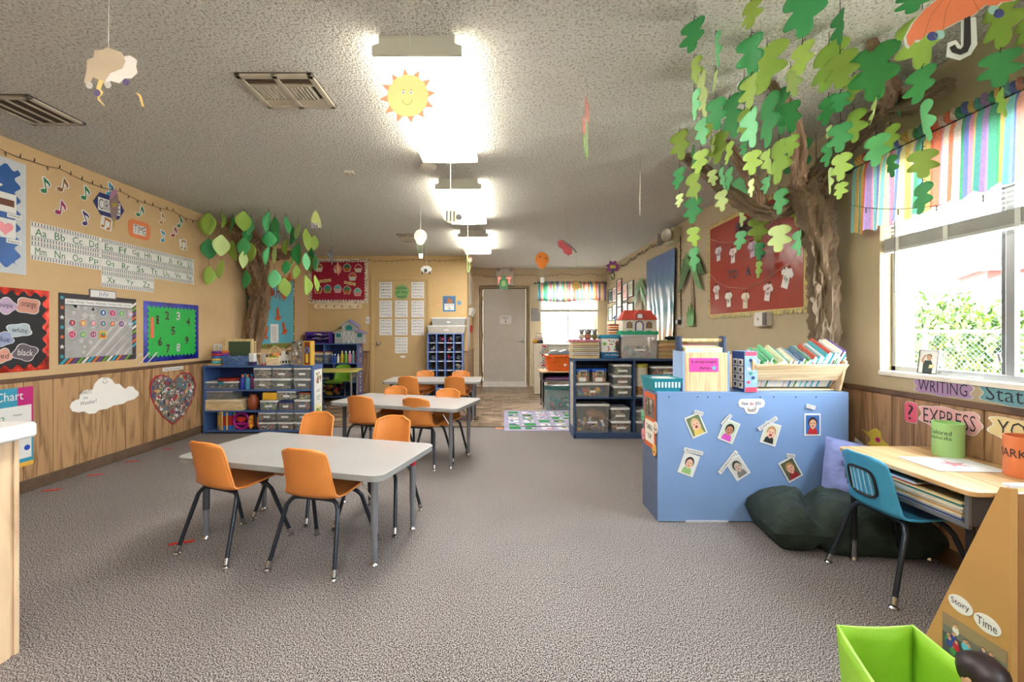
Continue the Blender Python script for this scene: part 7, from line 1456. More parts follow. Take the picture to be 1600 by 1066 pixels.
B().prism(blob(0, 0, 8.5*k, 5.5*k, k=7, amp=.08), -.002, .002, 0).prism([(k*-7, -3*k), (k*-5.5, -3*k), (k*-5.5, -9*k), (k*-7, -8*k)], -.003, .001, 1).prism([(k*4, -3*k), (k*5.5, -3*k), (k*6, -8*k), (k*4.5, -8*k)], -.003, .001, 1).prism(ell(-1*k, -2*k, 2.6*k, 3*k, 12), -.004, -.002, 1).make('sheep_card', [mt((224, 222, 216), .6), mt((70, 70, 70), .6)], t)
t, k = hang('paper_frog', 'green paper frog hanging in front of the exit sign', 'hanging decoration', 787, 441, 7.7, 0)
B().prism([(x*k, z*k) for x, z in [(-8, -11), (8, -11), (5, -8), (8, -3), (7, 3), (4, 6), (4.5, 10), (2, 11), (0, 8.5), (-2, 11), (-4.5, 10), (-4, 6), (-7, 3), (-8, -3), (-5, -8)]], -.002, .002, 0).prism(ell(0, -2*k, 3.6*k, 5*k, 14), -.003, -.002, 1).make('frog_card', [mt((84, 140, 92), .6), mt((150, 186, 120), .6)], t)
t, k = hang('paper_butterfly', 'dark red paper butterfly hanging below the ceiling', 'hanging decoration', 885, 388, 4.6, -.2, 884, .02); B_ = B(); B_.T = Matrix.Rotation(.45, 4, 'Y')
B_.prism([(x*k, z*k) for x, z in [(-17, 4), (-14, 9), (-4, 6), (2, 8), (8, 4), (12, -4), (8, -9), (0, -8), (-5, -4), (-12, -3)]], -.002, .002, 0); B_.prism([(x*k, z*k) for x, z in [(-12, 8), (-11, 10), (8, 6), (18, 1), (17, -1), (8, 3)]], -.005, -.002, 1); B_.T = None; B_.make('butterfly_card', [mt((160, 56, 60), .6, vary=.2), mt((90, 84, 80), .6)], t)
t, k = hang('paper_sun', 'small yellow paper sun with a face hanging before the striped valance', 'hanging decoration', 900, 446.5, 6.2, 0, 900.5, .03); b = B()
for i in range(11): a = 2*pi*i/11; b.prism([(5.5*k*cos(a-.2), 5.5*k*sin(a-.2)), (9*k*cos(a), 9*k*sin(a)), (5.5*k*cos(a+.2), 5.5*k*sin(a+.2)), (4*k*cos(a), 4*k*sin(a))], -.001, .001)
b.make('ray', mt((240, 180, 90), .6), t); B().prism(ell(0, 0, 5.8*k, 6*k, 18), -.002, .002, 0).disc(-1.5*k, 1.5*k, .7*k, -.003, 1, 6).disc(1.5*k, 1.5*k, .7*k, -.003, 1, 6).make('sun_face', [mt((232, 196, 110), .6), INK], t)
t, k = hang('paper_flower', 'purple paper flower with yellow centre and curled stem hanging by the right wall', 'hanging decoration', 957.5, 417, 4.9, 0, 957.5, .05)
B().prism(blob(0, 0, 9.2*k, 8.8*k, k=7, amp=.17, n=56), -.002, .002, 0).prism(rrect(-4.5*k, 4.5*k, -2.5*k, 2.5*k, 1.5*k), -.004, -.002, 1).prism(rrect(-2*k, 2*k, -9*k, -3*k, 1*k), -.0045, -.002, 2).make('blossom', [mt((130, 66, 126), .6), mt((190, 176, 80), .6), mt((80, 84, 110), .6)], t)
B().tube([(1.5*k, 0, -9*k), (2.5*k, 0, -14*k), (2*k, 0, -19*k), (0, 0, -20*k), (-2.5*k, 0, -15*k)], .009, 6).make('stem', mt((76, 110, 76), .6), t)
t, k = hang('paper_jellyfish', 'pale green paper cap with purple fringe hanging beside the left leaf strands', 'hanging decoration', 493, 343, 4.0, 0, 494, .07)
B().prism([(x*k, z*k) for x, z in [(-7, -5), (-6.5, 2), (-3, 11), (0, 14), (4, 9), (8, -2), (9.5, -14), (7, -10), (5, -13), (3, -8), (0, -9), (-3, -5)]], -.001, .001).make('cap_card', mt((206, 222, 130), .6), t)
b = B()
for x in (-6, -3.5, 0, 4, 7): b.prism([((x-.6)*k, -5*k), ((x+.6)*k, -5*k), ((x+.4)*k, -14*k), ((x-.4)*k, -14*k)], -.002, -.001)
b.make('fringe', mt((190, 180, 210), .6), t)
t, k = hang('paper_bird', 'dark grey paper bird hanging edge on before the crimson board', 'hanging decoration', 517, 399, 5.4, .5, 518, .05)
B().prism([(x*k, z*k) for x, z in [(-6, 2), (-4, 6), (-1, 3), (0, 14), (2.5, 14), (3, 0), (2.5, -14), (1, -16), (-.5, -6), (-4, -3)]], -.004, .004).make('bird_card', mt((92, 92, 94), .6), t)
t, k = hang('paper_kite', 'small brown folded paper diamond hanging before the cupcakes', 'hanging decoration', 527.8, 420, 6.0, 0, 527.8, .07)
B().prism([(0, 11*k), (4.5*k, 0), (1*k, -11*k), (-4.5*k, 0)], -.002, .002, 0).prism([(0, 11*k), (.9*k, 0), (1*k, -11*k), (-.9*k, 0)], -.004, -.002, 1).make('kite_card', [mt((190, 120, 90), .6), mt((226, 190, 150), .6)], t)
t, k = hang('paper_umbrella', 'large orange paper umbrella with black hook handle hanging near the window', 'hanging decoration', 1500, 40, 1.32, -.05, 1505, .06)
um = [(-78, -26), (-80, -14), (-70, 6), (-52, 28), (-20, 52), (10, 62), (50, 66), (82, 64), (88, 50), (78, 36), (60, 34), (52, 26), (38, 32), (20, 16), (4, 10), (-8, 4), (-24, -4), (-34, -14), (-48, -10), (-58, -20), (-66, -20), (-74, -30)]
B().prism([(x*k*1.05, z*k*1.06-.004) for x, z in um], .0005, .0015).prism([(x*k, z*k) for x, z in [(2, 12), (24, 12), (26, -30), (16, -46), (0, -54), (-20, -48), (-18, -26), (-6, -22), (2, -32)]], .0005, .0015).make('white_edge', mt((206, 214, 200), .5), t)
B().prism([(x*k, z*k) for x, z in um], -.001, .0005).make('canopy_card', mt((230, 130, 84), .6), t); b = B()
for x0, z0, x1, z1 in ((-56, -18, -20, 50), (-26, -6, -4, 58), (30, 16, 22, 60)): b.tube([(x0*k, -.0012, z0*k), ((x0*1.0+x1)/2*k-6*k, -.0012, (z0+z1)/2*k), (x1*k, -.0012, z1*k)], .0006, 4, 0)
for x, z, m in ((-42, -16, 1), (-32, -14, 2), (48, 22, 2), (56, 16, 1)): b.prism(ell(x*k, z*k, 8*k, 7*k, 14), -.003, -.001, m)
b.make('umbrella_drawing', [mt((150, 80, 50), .6), mt((66, 74, 130), .6), mt((150, 196, 180), .6)], t)
B().prism([(x*k, z*k) for x, z in [(6, 10), (14, 14), (15, -30), (10, -42), (0, -46), (-12, -42), (-16, -34), (-9, -30), (-6, -36), (0, -38), (5, -32)]], -.003, -.001).make('hook_handle', mt((46, 42, 40), .5), t)
# ---- smoke detector, vents, ceiling fittings
def CP(px, py): Y = F*(HC-EYE)/(CY-py); return ((px-CX)*Y/F, Y)
x, y = CP(670, 257); t = thing('smoke_detector', 'round white smoke detector between the two nearest ceiling lights', 'smoke detector', (x, y, HC))
B().lathe([(.055, 0), (.065, -.012), (.062, -.03), (.045, -.044), (.03, -.046)], n=28).make('detector_body', mt((226, 220, 206), .5), t, smooth=True)
x, y = CP(546, 268); t = thing('junction_cover', 'small beige cover box on the ceiling left of the lights', 'cover box', (x, y, HC)); B().box(-.035, .035, -.03, .03, -.02, 0).cyl((0, 0, -.03), (0, 0, -.02), .012, n=12).make('cover_plate', mt((206, 198, 180), .5), t, bevel=.003)
def vent(label, x0, x1, y0, y1, parts):
    t = thing('ceiling_vent', label, 'vent', ((x0+x1)/2, (y0+y1)/2, HC)); hx, hy = (x1-x0)/2, (y1-y0)/2; f = .03; vm = mt((190, 180, 160), .5)
    B().box(-hx, hx, -hy, hy, -.004, 0).make('duct', mt((60, 50, 42), .8), t)
    b = B(); b.box(-hx, hx, -hy, -hy+f, -.018, -.004).box(-hx, hx, hy-f, hy, -.018, -.004).box(-hx, -hx+f, -hy, hy, -.018, -.004).box(hx-f, hx, -hy, hy, -.018, -.004)
    b.make('vent_frame', vm, t, bevel=.003); b = B()
    if parts == 'return':
        for k in range(3): x = -hx+(2*hx)*(k+1)/4; b.box(x-.006, x+.006, -hy, hy, -.018, -.006, 0)
        n_ = int(2*hy/.012)
        for k in range(n_): y = -hy+k*.012; b.box(-hx+f, hx-f, y, y+.004, -.012, -.009, 1)
    else:
        b.box(-.012, .012, -hy, hy, -.018, -.006, 0)
        for k in range(3): y = -hy+f+k*.018; b.box(-hx+f, hx-f, y, y+.010, -.014, -.008, 1)
        b.box(-hx+f, hx-f, -hy+.085, -hy+.10, -.017, -.008, 0); b.box(-hx+f, hx-f, hy-.10, hy-.085, -.017, -.008, 0)
        n_ = int((2*hx-2*f)/.02)
        for k in range(n_): x = -hx+f+k*.02; b.hexa([(x, -hy+.10, -.017), (x+.003, -hy+.10, -.017), (x+.003, hy-.10, -.017), (x, hy-.10, -.017)], [(x+.008, -hy+.10, -.006), (x+.011, -hy+.10, -.006), (x+.011, hy-.10, -.006), (x+.008, hy-.10, -.006)], 0)
        b.box(-hx+f, hx-f, hy-.085, hy-f, -.014, -.008, 0)
    b.make('grille', [vm, mt((96, 80, 62), .6)], t)
a = CP(0, 147); c = CP(135, 193); vent('large brown return air grille in the ceiling at the upper left', -2.95, (135-CX)*c[1]/F, a[1], c[1], 'return')
a = CP(365, 113); c = CP(509, 166); vent('square supply vent with slats in the ceiling left of the nearest light', (365-CX)*a[1]/F, (487-CX)*(a[1])/F+.0, a[1], c[1], 'supply')
a = CP(617, 367); c = CP(655, 375); vent('small far supply vent in the ceiling left of the furthest light', (620-CX)*a[1]/F, (652-CX)*a[1]/F, a[1]-.05, c[1]+.1, 'supply')
# ---- right wall: red shirt board
y0, y1 = RW(1108), RW(1262); zb, ztp = 1.27, 2.22
t, w_, h = flat('shirt_board', 'rust red board of paper shirts on strings with alphabet scalloped border', 'bulletin board', 'R', y0, y1, zb, ztp, None, off=.002)
W, H_ = w_, h; pts = []; sc = .05; nx = int(2*W/sc); nz_ = int(2*H_/sc); a_ = .012
for i in range(nx*6): q = i/(nx*6); pts.append((-W+2*W*q, H_+a_*abs(sin(pi*q*nx))))
for i in range(nz_*6): q = i/(nz_*6); pts.append((W+a_*abs(sin(pi*q*nz_)), H_-2*H_*q))
for i in range(nx*6): q = i/(nx*6); pts.append((W-2*W*q, -H_-a_*abs(sin(pi*q*nx))))
for i in range(nz_*6): q = i/(nz_*6); pts.append((-W-a_*abs(sin(pi*q*nz_)), -H_+2*H_*q))
B().prism(pts, -.003, 0).make('border', mt((206, 184, 110), .6, vary=.1), t)
b = B(); r = random.Random(3); AL = 'ABCDEFGHIJKLMNOPQRSTUVWXYZ'
k = 0
for i in range(nx): 
    for z in (-H_+.005, H_-.005): b.text(AL[k % 26], -W+sc*(i+.5), z, .034, -.0036, k % 4); k += 1
for i in range(nz_):
    for x in (-W+.005, W-.005): b.text(AL[k % 26], x, -H_+sc*(i+.5), .034, -.0036, k % 4); k += 1
b.make('border_letters', [mt(c, .6) for c in ((60, 60, 90), (150, 60, 60), (50, 120, 130), (80, 60, 100))], t)
B().box(-W+.035, W-.035, -.005, -.003, -H_+.035, H_-.035).make('red_backing', mt((158, 58, 44), .22, vary=.06, scale=4, bump=.35, bscale=7), t)
def ub(px): return (y0+y1)/2-RW(px)
def zbd(px, py): return ZZ(py, RW(px))-(zb+ztp)/2
for tx, px, py, s, ww in (('PRESCHOOL', 1182, 346, .12, .62), ('FITS', 1172, 360, .13, .30), ('TO', 1146, 429, .085, .17), ('A', 1170, 424, .085, .08), ('T', 1190, 412, .16, .11)):
    g = B().text(tx, ub(px) if tx not in ('PRESCHOOL', 'FITS') else ub(px)+.0, zbd(px, py), s, -.007, w=ww, thin=.03); g.make('letters', mt((52, 46, 50), .6), t)
b = B()
for line in ([(1112, 374), (1127, 379), (1160, 379), (1180, 372), (1206, 350), (1222, 330)], [(1112, 429), (1122, 440), (1140, 449), (1169, 451), (1192, 441), (1217, 424), (1237, 410), (1250, 388)]): b.tube([(ub(p), -.012, zbd(p, q)) for p, q in line], .0016, 4)
b.make('clothes_string', mt((214, 190, 180), .7), t)
for i, (px, py, rot_, c, c2) in enumerate([(1124, 393, .05, (216, 204, 210), (150, 110, 150)), (1147, 395, 0, (222, 208, 202), (190, 170, 170)), (1177, 385, .1, (206, 180, 196), (140, 90, 120)), (1121, 453, .12, (226, 218, 206), (150, 80, 110)), (1140, 464, .05, (226, 222, 206), (120, 150, 110)),
      (1166.5, 465, -.05, (226, 210, 182), (190, 160, 130)), (1202, 452, -.18, (222, 204, 196), (160, 110, 130)), (1232, 429, -.33, (230, 224, 220), (120, 160, 110))]):
    s = .048*(1 if i != 7 else 1.1); b = B(); b.T = Matrix.Rotation(-rot_, 4, 'Y')
    b.prism([(-.75*s, -2.0*s), (.75*s, -2.0*s), (.7*s, -.1*s), (1.15*s, -.35*s), (1.4*s, .25*s), (.7*s, 1.0*s), (.35*s, 1.0*s), (0, .75*s), (-.35*s, 1.0*s), (-.7*s, 1.0*s), (-1.4*s, .25*s), (-1.15*s, -.35*s), (-.7*s, -.1*s)], -.003, 0, 0)
    rr = random.Random(i)
    for q in range(5): x = rr.uniform(-.4, .4)*s; z = rr.uniform(-1.5, .2)*s; b.tube([(x, -.0034, z), (x+.3*s, -.0034, z+.5*s), (x-.1*s, -.0034, z+.3*s)], .0015, 4, 1)
    b.text(('', 'BEAU', 'EVA', '', '', 'TYLER', 'ZOE', 'ORION')[i] or 'MIA', 0, -.7*s, .4*s, -.0045, 3, w=1.1*s); b.T = None
    for sx in (-.45, .45): b.box(sx*s-.004, sx*s+.004, -.008, 0, .8*s, 1.25*s, 2)
    tag(b.make('paper_shirt', [mt(c, .6), mt(c2, .6), mt((120, 60, 40), .6), INK], loc=(XR-.0085, RW(px), ZZ(py, RW(px))), rot=(0, 0, -pi/2)), 'paper T-shirt on the red board, %s' % ('first on the upper string', 'second on the upper string', 'third on the upper string, mauve', 'first on the lower string', 'second on the lower string', 'third on the lower string, cream', 'fourth on the lower string, scribbled', 'last on the lower string, tilted')[i], 'paper shirt', 'paper shirts on the red board')
t, w_, h = flat('air_freshener', 'small white wall device just below the red board', 'device', 'R', RW(1187), RW(1207), ZZ(510, 3.7), ZZ(488, 3.6), None, off=.0); B().prism(rrect(-w_, w_, -h, h, .012), -.05, 0).make('device_body', mt((216, 210, 198), .45), t, bevel=.004); B().box(w_*.45, w_, -.054, -.048, -h*.9, h*.9).disc(-w_*.3, 0, .012, -.0505).make('grille', mt((90, 84, 80), .5), t)
# palms
def palm(label, px, y_top, y_crown, y_base, pot, s, seed):
    Y = RW(px); zc = ZZ(y_crown, Y); zb_ = ZZ(y_base, Y); t = thing('paper_palm', label, 'palm cutout', (XR-.012, Y, zb_), -pi/2); H = zc-zb_; tb = B(); tb.T = Matrix.Diagonal((1, .2, 1, 1))
    tb.tube([(0, -.008, 0), (.02*s, -.008, H*.35), (0, -.008, H*.7), (.0, -.008, H)], [.05*s, .038*s, .024*s, .018*s], 8).make('palm_trunk', mt((150, 124, 100), .6, vary=.25, scale=40), t, smooth=True)
    r = random.Random(seed); b = B(); i = 0
    for a, L in ((2.6, .30), (2.1, .3), (1.45, .26), (.95, .3), (.35, .32), (-.35, .28), (3.4, .28)):
        L *= s; i += 1; pts = []; n = 9
        for q in range(n+1): u = q/n; pts.append((cos(a)*L*u, H+sin(a)*L*u*.9-.62*L*u*u))
        up = [(x-.0, z+0.085*s*sin(pi*min(1, (j/n)*.95+.03))) for j, (x, z) in enumerate(pts)]; dn = [(x, z-0.085*s*sin(pi*min(1, (j/n)*.95+.03))) for j, (x, z) in enumerate(pts)]
        b.add([(x, -.012-.003*i-.012*sin(pi*j/n), z) for j, (x, z) in enumerate(up)]+[(x, -.012-.003*i-.012*sin(pi*j/n)+.006, z) for j, (x, z) in enumerate(dn)], [(j, j+1, n+2+j, n+1+j) for j in range(n)], i % 2)
    b.make('frond', [mt((100, 150, 80), .5, vary=.3, scale=25), mt((70, 116, 60), .5, vary=.3, scale=25)], t, solid=.0015)
    if pot: B().prism([(-.07*s, -.04*s), (.07*s, -.04*s), (.08*s, .12*s), (.05*s, .05*s), (.04*s, .16*s), (.015*s, .06*s), (0, .19*s), (-.02*s, .06*s), (-.05*s, .16*s), (-.06*s, .05*s), (-.085*s, .1*s)], -.022, -.014).make('grass_tuft', mt((90, 150, 70), .6, vary=.2), t)
palm('tall paper palm tree left of the red board with grass at its foot', 1083, 385, 417, 503, True, 1.15, 1)
palm('paper palm tree on the wall left of the ocean banner', 1003.5, 428, 452, 500, False, 1.1, 2)
# ocean banner
y0, y1 = RW(1014), RW(1059); zt_ = 2.165; zb_ = .85
t = thing('ocean_banner', 'shiny plastic ocean and sky banner crumpled towards a sandy bottom', 'banner', (XR-.03, (y0+y1)/2, (zt_+zb_)/2), -pi/2); w_ = abs(y1-y0)/2; h = (zt_-zb_)/2
m = bpy.data.materials.new('ocean_plastic'); m.use_nodes = True; n = m.node_tree; q = n.nodes['Principled BSDF']; tcx = n.nodes.new('ShaderNodeTexCoord'); sp = n.nodes.new('ShaderNodeSeparateXYZ'); n.links.new(tcx.outputs['Object'], sp.inputs[0])
mr = n.nodes.new('ShaderNodeMapRange'); mr.inputs['From Min'].default_value = -h; mr.inputs['From Max'].default_value = h; n.links.new(sp.outputs['Z'], mr.inputs['Value']); nz = n.nodes.new('ShaderNodeTexNoise'); nz.inputs['Scale'].default_value = 6; n.links.new(tcx.outputs['Object'], nz.inputs['Vector'])
ma = n.nodes.new('ShaderNodeMath'); ma.operation = 'MULTIPLY_ADD'; ma.inputs[1].default_value = .12; n.links.new(nz.outputs['Fac'], ma.inputs[0]); n.links.new(mr.outputs[0], ma.inputs[2])
rp = ramp(n, [(.12, (206, 150, 96)), (.26, (226, 196, 160)), (.34, (206, 216, 210)), (.5, (110, 150, 160)), (.62, (150, 176, 190)), (.75, (96, 130, 160)), (1, (80, 110, 160))]); n.links.new(ma.outputs[0], rp.inputs['Fac']); n.links.new(rp.outputs['Color'], q.inputs['Base Color']); q.inputs['Roughness'].default_value = .18
B().grid(lambda u, v: ((2*u-1)*w_*(1-.1*(1-v)**2), -.004-.016*abs(sin(u*17+3*noise.noise(Vector((u*3, v*2, 1)))))*(1-v)**.8-.010*abs(noise.noise(Vector((u*5, v*4, 0)))), (2*v-1)*h+.06*(1-v)*sin(u*9)*(1-v)), 70, 40).make('plastic_sheet', m, t, smooth=True)
# picture frames
k = 0
for px, pa, pb in ((954.5, 453, 473), (961, 449, 472), (968.5, 437, 458.5), (977.5, 444, 470), (986, 440, 464), (954.5, 481, 501), (961, 476, 500), (968.5, 459.5, 479.5), (977.5, 473, 499), (986, 474, 484+10), (968.5, 480, 500)):
    Y = RW(px); hw_ = .16; z0, z1 = ZZ(pb, Y), ZZ(pa, Y); t = thing('framed_certificate', '', 'framed paper', (XR-.001, Y, (z0+z1)/2), -pi/2, 'framed papers on the right wall'); hh = (z1-z0)/2
    t['label'] = 'thin black framed paper on the right wall, %s of the eleven' % ('far left upper', 'second upper', 'tallest hung', 'fourth upper', 'nearest upper', 'far left lower', 'second lower', 'third column middle', 'fourth lower', 'nearest lower', 'third column lowest')[k]
    B().box(-hw_, hw_, -.008, 0, -hh, hh).make('mat_board', mt((226, 220, 208), .5), t); B().tube([(-hw_, -.01, -hh), (hw_, -.01, -hh), (hw_, -.01, hh), (-hw_, -.01, hh)], .011, 4, closed=True).make('frame', BLACK, t)
    B().rect(-hw_*.75, hw_*.75, -hh*.75, hh*.75, -.0085).make('print', mt([(70, 110, 110), (190, 170, 170), (220, 150, 140), (226, 180, 160), (190, 200, 170), (150, 160, 150), (200, 200, 190), (206, 216, 196), (180, 190, 200), (214, 214, 206), (210, 206, 200)][k], .5, vary=.25, scale=12), t); k += 1
# emergency light, cable, outlet
Y = RW(1057); t = thing('emergency_light', 'beige twin lamp emergency light high on the right wall', 'emergency light', (XR, Y, 2.30), -pi/2)
B().box(-.16, .14, -.09, 0, -.08, .10).make('housing', mt((190, 180, 150), .5), t, bevel=.008)
for s in (-1, 1): o = B().lathe([(.03, .08), (.075, .03), (.08, 0), (.07, .004), (.02, .01)], n=20).make('lamp_head', mt((170, 164, 146), .3, .3), t, smooth=True); o.location = (s*.13-.02, -.17, .0); o.rotation_euler = (-pi/2, 0, s*.5)
t = thing('wall_cable', 'dark cable with leads running down beside the ocean banner to a plug', 'cable', (XR-.008, RW(1064.5), 1.3), 0); Yc = RW(1064.5)
B().tube([(0, 0, .98), (0, .01, .6), (0, 0, .3), (0, -.01, .1), (-.01, -.04, -.02), (0, .0, -.06)], .006, 6).make('cable_run', mt((60, 52, 44), .6), t); b = B()
for i in range(12): b.cyl((0, 0, .2+.06*i), (0, (.05 if i % 2 else -.05), .205+.06*i), .004, n=5)
b.make('tied_bulbs', mt((70, 60, 48), .6), t)
t, w_, h = flat('wall_outlet', 'dark plug and outlet on the right wall beside the ocean banner', 'outlet', 'R', RW(1059), RW(1070), 1.18, 1.31, (196, 186, 166)); B().box(-w_*.6, w_*.2, -.05, -.003, -h*.4, h*.4).make('plug', BLACK, t, bevel=.005)
# ---- valances and blinds
STR = [(226, 80, 50), (236, 190, 90), (50, 150, 90), (120, 200, 200), (90, 110, 190), (236, 150, 130), (240, 214, 200), (70, 170, 160), (170, 130, 200), (236, 110, 70), (240, 226, 150), (60, 160, 120), (226, 130, 160)]
def cloth(c):
    c = tuple(int(q*.78+255*.22) for q in c)
    m = bpy.data.materials.new('sheer_cotton'); m.use_nodes = True; n = m.node_tree; o = n.nodes['Material Output']; d = n.nodes['Principled BSDF']; tr = n.nodes.new('ShaderNodeBsdfTranslucent'); mx = n.nodes.new('ShaderNodeMixShader')
    tc_ = n.nodes.new('ShaderNodeTexCoord'); nz_ = n.nodes.new('ShaderNodeTexNoise'); nz_.inputs['Scale'].default_value = 120; n.links.new(tc_.outputs['Object'], nz_.inputs['Vector']); r_ = ramp(n, [(.3, tuple(int(q*.9) for q in c)), (.7, c)]); n.links.new(nz_.outputs['Fac'], r_.inputs['Fac'])
    n.links.new(r_.outputs['Color'], d.inputs['Base Color']); n.links.new(r_.outputs['Color'], tr.inputs['Color']); d.inputs['Roughness'].default_value = .9; mx.inputs[0].default_value = .45
    n.links.new(d.outputs[0], mx.inputs[1]); n.links.new(tr.outputs[0], mx.inputs[2]); n.links.new(mx.outputs[0], o.inputs['Surface']); return m
CM = [cloth(c) for c in STR]
def valance(label, loc, rz, hw, ztop, zbot, seed, folds):
    t = thing('valance', label, 'valance', loc, rz); r = random.Random(seed); b = B(); n = folds*8; ns = folds*4; H = ztop-zbot
    def y_(u, v): return -.022-.026*v*(.5+.5*sin(u*folds*2*pi+1.2*sin(u*9)))-.006*sin(u*folds*4.3*pi)
    nv = 9; cols = []; stripe = []
    x = 0
    while x < n: 
        c = r.randrange(13); k = r.choice((1, 1, 2, 2)); stripe += [c]*k; x += k
    for i in range(n+1):
        u = i/n
        for j in range(nv+1):
            v = j/nv; xx = (2*u-1)*hw+.012*sin(u*folds*6.2)*v; z = -H*v+.008*sin(u*folds*7)*v+.02*sin(u*7+seed)*v; b.v.append((xx, y_(u, v) if j else -.012, z))
    for i in range(n):
        for j in range(nv): b.f.append((i*(nv+1)+j, (i+1)*(nv+1)+j, (i+1)*(nv+1)+j+1, i*(nv+1)+j+1)); b.m.append(stripe[i])
    b.make('cloth_panel', CM, t, smooth=True)
    b = B(); 
    for i in range(ns):
        u0, u1 = i/ns, (i+1)/ns; xa, xb = (2*u0-1)*hw, (2*u1-1)*hw
        b.tube([(xa, -.012, .012), ((xa+xb)/2, -.018-.008*r.random(), .03+.012*r.random()), (xb, -.012, .012)], [.014, .024, .014], 7, stripe[min(len(stripe)-1, int(u0*n)+1)])
    b.make('gathered_header', CM, t, smooth=True)
    B().cyl((-hw-.05, 0, .01), (hw+.05, 0, .01), .009, n=10).ball((-hw-.06, 0, .01), .02).ball((hw+.06, 0, .01), .02).make('curtain_rod', mt((60, 64, 72), .3, .6), t, smooth=True)
    return t
valance('rainbow striped cotton valance over the window by the writing desk', (XR-.045, 1.87, 2.10), -pi/2, .73, 2.10, 1.72, 4, 14)
lo = thing('valance_lights', 'thin wire with tiny bulbs hung across the rainbow valance', 'string lights', (XR-.105, 1.9, 1.85)); pw = [(0, .66-.1*i, -.16*(1-((i-7)/7.0)**2)+.02) for i in range(15)]
B().tube(pw, .0018, 5).make('cable', mt((90, 96, 70), .6), lo); b = B()
for i in range(1, 14, 2): b.cyl(pw[i], (0, pw[i][1], pw[i][2]-.03), .003, n=5)
b.make('bulb', mt((110, 96, 70), .5), lo)
valance('small rainbow striped valance over the back window', (1.435, YB-.05, 2.12), 0, .705, 2.12, 1.76, 9, 13)
BLD = mt((226, 226, 220), .5)
t = thing('window_blind', 'raised white slatted blind on the window by the writing desk', 'blind', (XR+.035, 1.93, 2.0), -pi/2); b = B()
for k in range(17): z = .03-.022*k; b.hexa([(-.545, -.022, z-.004), (.545, -.022, z-.004), (.545, .022, z+.001), (-.545, .022, z+.001)], [(-.545, -.022, z-.0025), (.545, -.022, z-.0025), (.545, .022, z+.0025), (-.545, .022, z+.0025)])
b.make('slat', BLD, t); B().box(-.547, .547, -.025, .02, .04, .06).make('head_rail', BLD, t)
b = B()
for k in range(14): b.box(-.545, .545, -.024, .022, -.412+.0045*k, -.4085+.0045*k)
b.make('stacked_slats', mt((176, 176, 172), .5), t); B().box(-.548, .548, -.027, .024, -.43, -.413).make('bottom_rail', mt((190, 190, 186), .45), t, bevel=.004)
for x in (-.46, -.2, .1, .4): B().box(x-.01, x+.01, -.03, -.025, -.432, -.35).cyl((x, -.027, -.36), (x, -.027, .05), .0012, n=4).make('lift_cord', mt((220, 220, 216), .4), t)
B().cyl((-.47, -.03, .02), (-.47, -.03, -.66), .004, n=8).make('tilt_wand', mt((150, 150, 150), .2), t)
t = thing('window_blind', 'raised white blind above the back window', 'blind', (1.385, YB-.03, 1.7)); b = B()
for k in range(12): b.box(-.64, .60, -.02, .02, -.12+.02*k, -.108+.02*k)
b.make('slat', BLD, t); B().box(-.645, .605, -.03, .025, -.16, -.122).make('bottom_rail', mt((214, 208, 190), .5), t, bevel=.004)
B().cyl((-.57, -.03, .1), (-.57, -.03, -.58), .004, n=6).make('tilt_wand', mt((180, 176, 166), .3), t)
# small signing picture on the window sill
t = thing('signing_card', 'small framed card of a person in dark shirt on the window sill', 'card', (XR+.055, 2.27, .906), -pi/2+.12); t.rotation_euler = (radians(-8), 0, -pi/2+.1)
B().box(-.046, .046, -.003, .003, 0, .125).make('card_sheet', WHITE, t); B().tube([(-.046, -.004, .002), (.046, -.004, .002), (.046, -.004, .123), (-.046, -.004, .123)], .003, 4, closed=True).make('border', mt((70, 66, 66), .5), t)
B().prism([(-.022, .004), (.022, .004), (.026, .045), (.014, .07), (-.014, .07), (-.022, .05)], -.0045, -.003, 0).prism(ell(.004, .085, .011, .014, 14), -.005, -.003, 1).prism([(-.022, .05), (-.034, .07), (-.018, .1), (-.012, .098), (-.024, .072), (-.016, .06)], -.0052, -.003, 1).prism(ell(.004, .094, .012, .009, 12), -.0048, -.003, 2).prism([(.008, .03), (.03, .032), (.03, .05), (.01, .048)], -.0056, -.003, 3).make('person_print', [mt((44, 60, 56), .6), mt((190, 150, 120), .6), mt((80, 70, 60), .6), mt((220, 196, 150), .6)], t)
# =================== OUTSIDE ===================
struct(B().box(-12, 70, -12, 70, -.35, -.15).make('ground', mt((206, 200, 188), .9, vary=.2)))
b = B(); x = -1.5
while x < 5: b.hexa([(x, 10.9, -.15), (x+.16, 10.9, -.15), (x+.16, 10.94, -.15), (x, 10.94, -.15)], [(x, 10.9, 2.6), (x+.16, 10.9, 2.6), (x+.16, 10.94, 2.6), (x, 10.94, 2.6)]).box(x+.16, x+.2, 10.93, 10.95, -.15, 2.6); x += .2
tag(b.make('siding_wall', mt((236, 238, 240), .6)), 'white vertical sided wall right outside the back window', 'wall')
t = thing('chain_link_fence', 'grey chain link fence outside the window in front of the shrubs', 'fence', (5.0, 5.0, -.15), pi/2); fm = mt((96, 102, 104), .4, .5)
b = B(); n = 64; s = .058
for i in range(-22, n):
    for d in (-1, 1):
        x0 = -1.8+i*s; x1 = x0+1.28; 
        if x1 > 1.9+1.28: continue
        pa, pb = ((x0, 0), (x1, 1.28)) if d > 0 else ((x1, 0), (x0, 1.28)); b.tube([(pa[0], .003*d, pa[1]), (pb[0], .003*d, pb[1])], .0018, 4, caps=False)
b.make('wire_mesh', fm, t)
for z in (1.28, .02): B().cyl((-2.9, 0, z), (3.2, 0, z), .02, n=10).make('rail', fm, t)
for x in (-1.3, .12, 1.6): B().cyl((x, .02, 0), (x, .02, 1.32), .025, n=10).make('fence_post', fm, t)
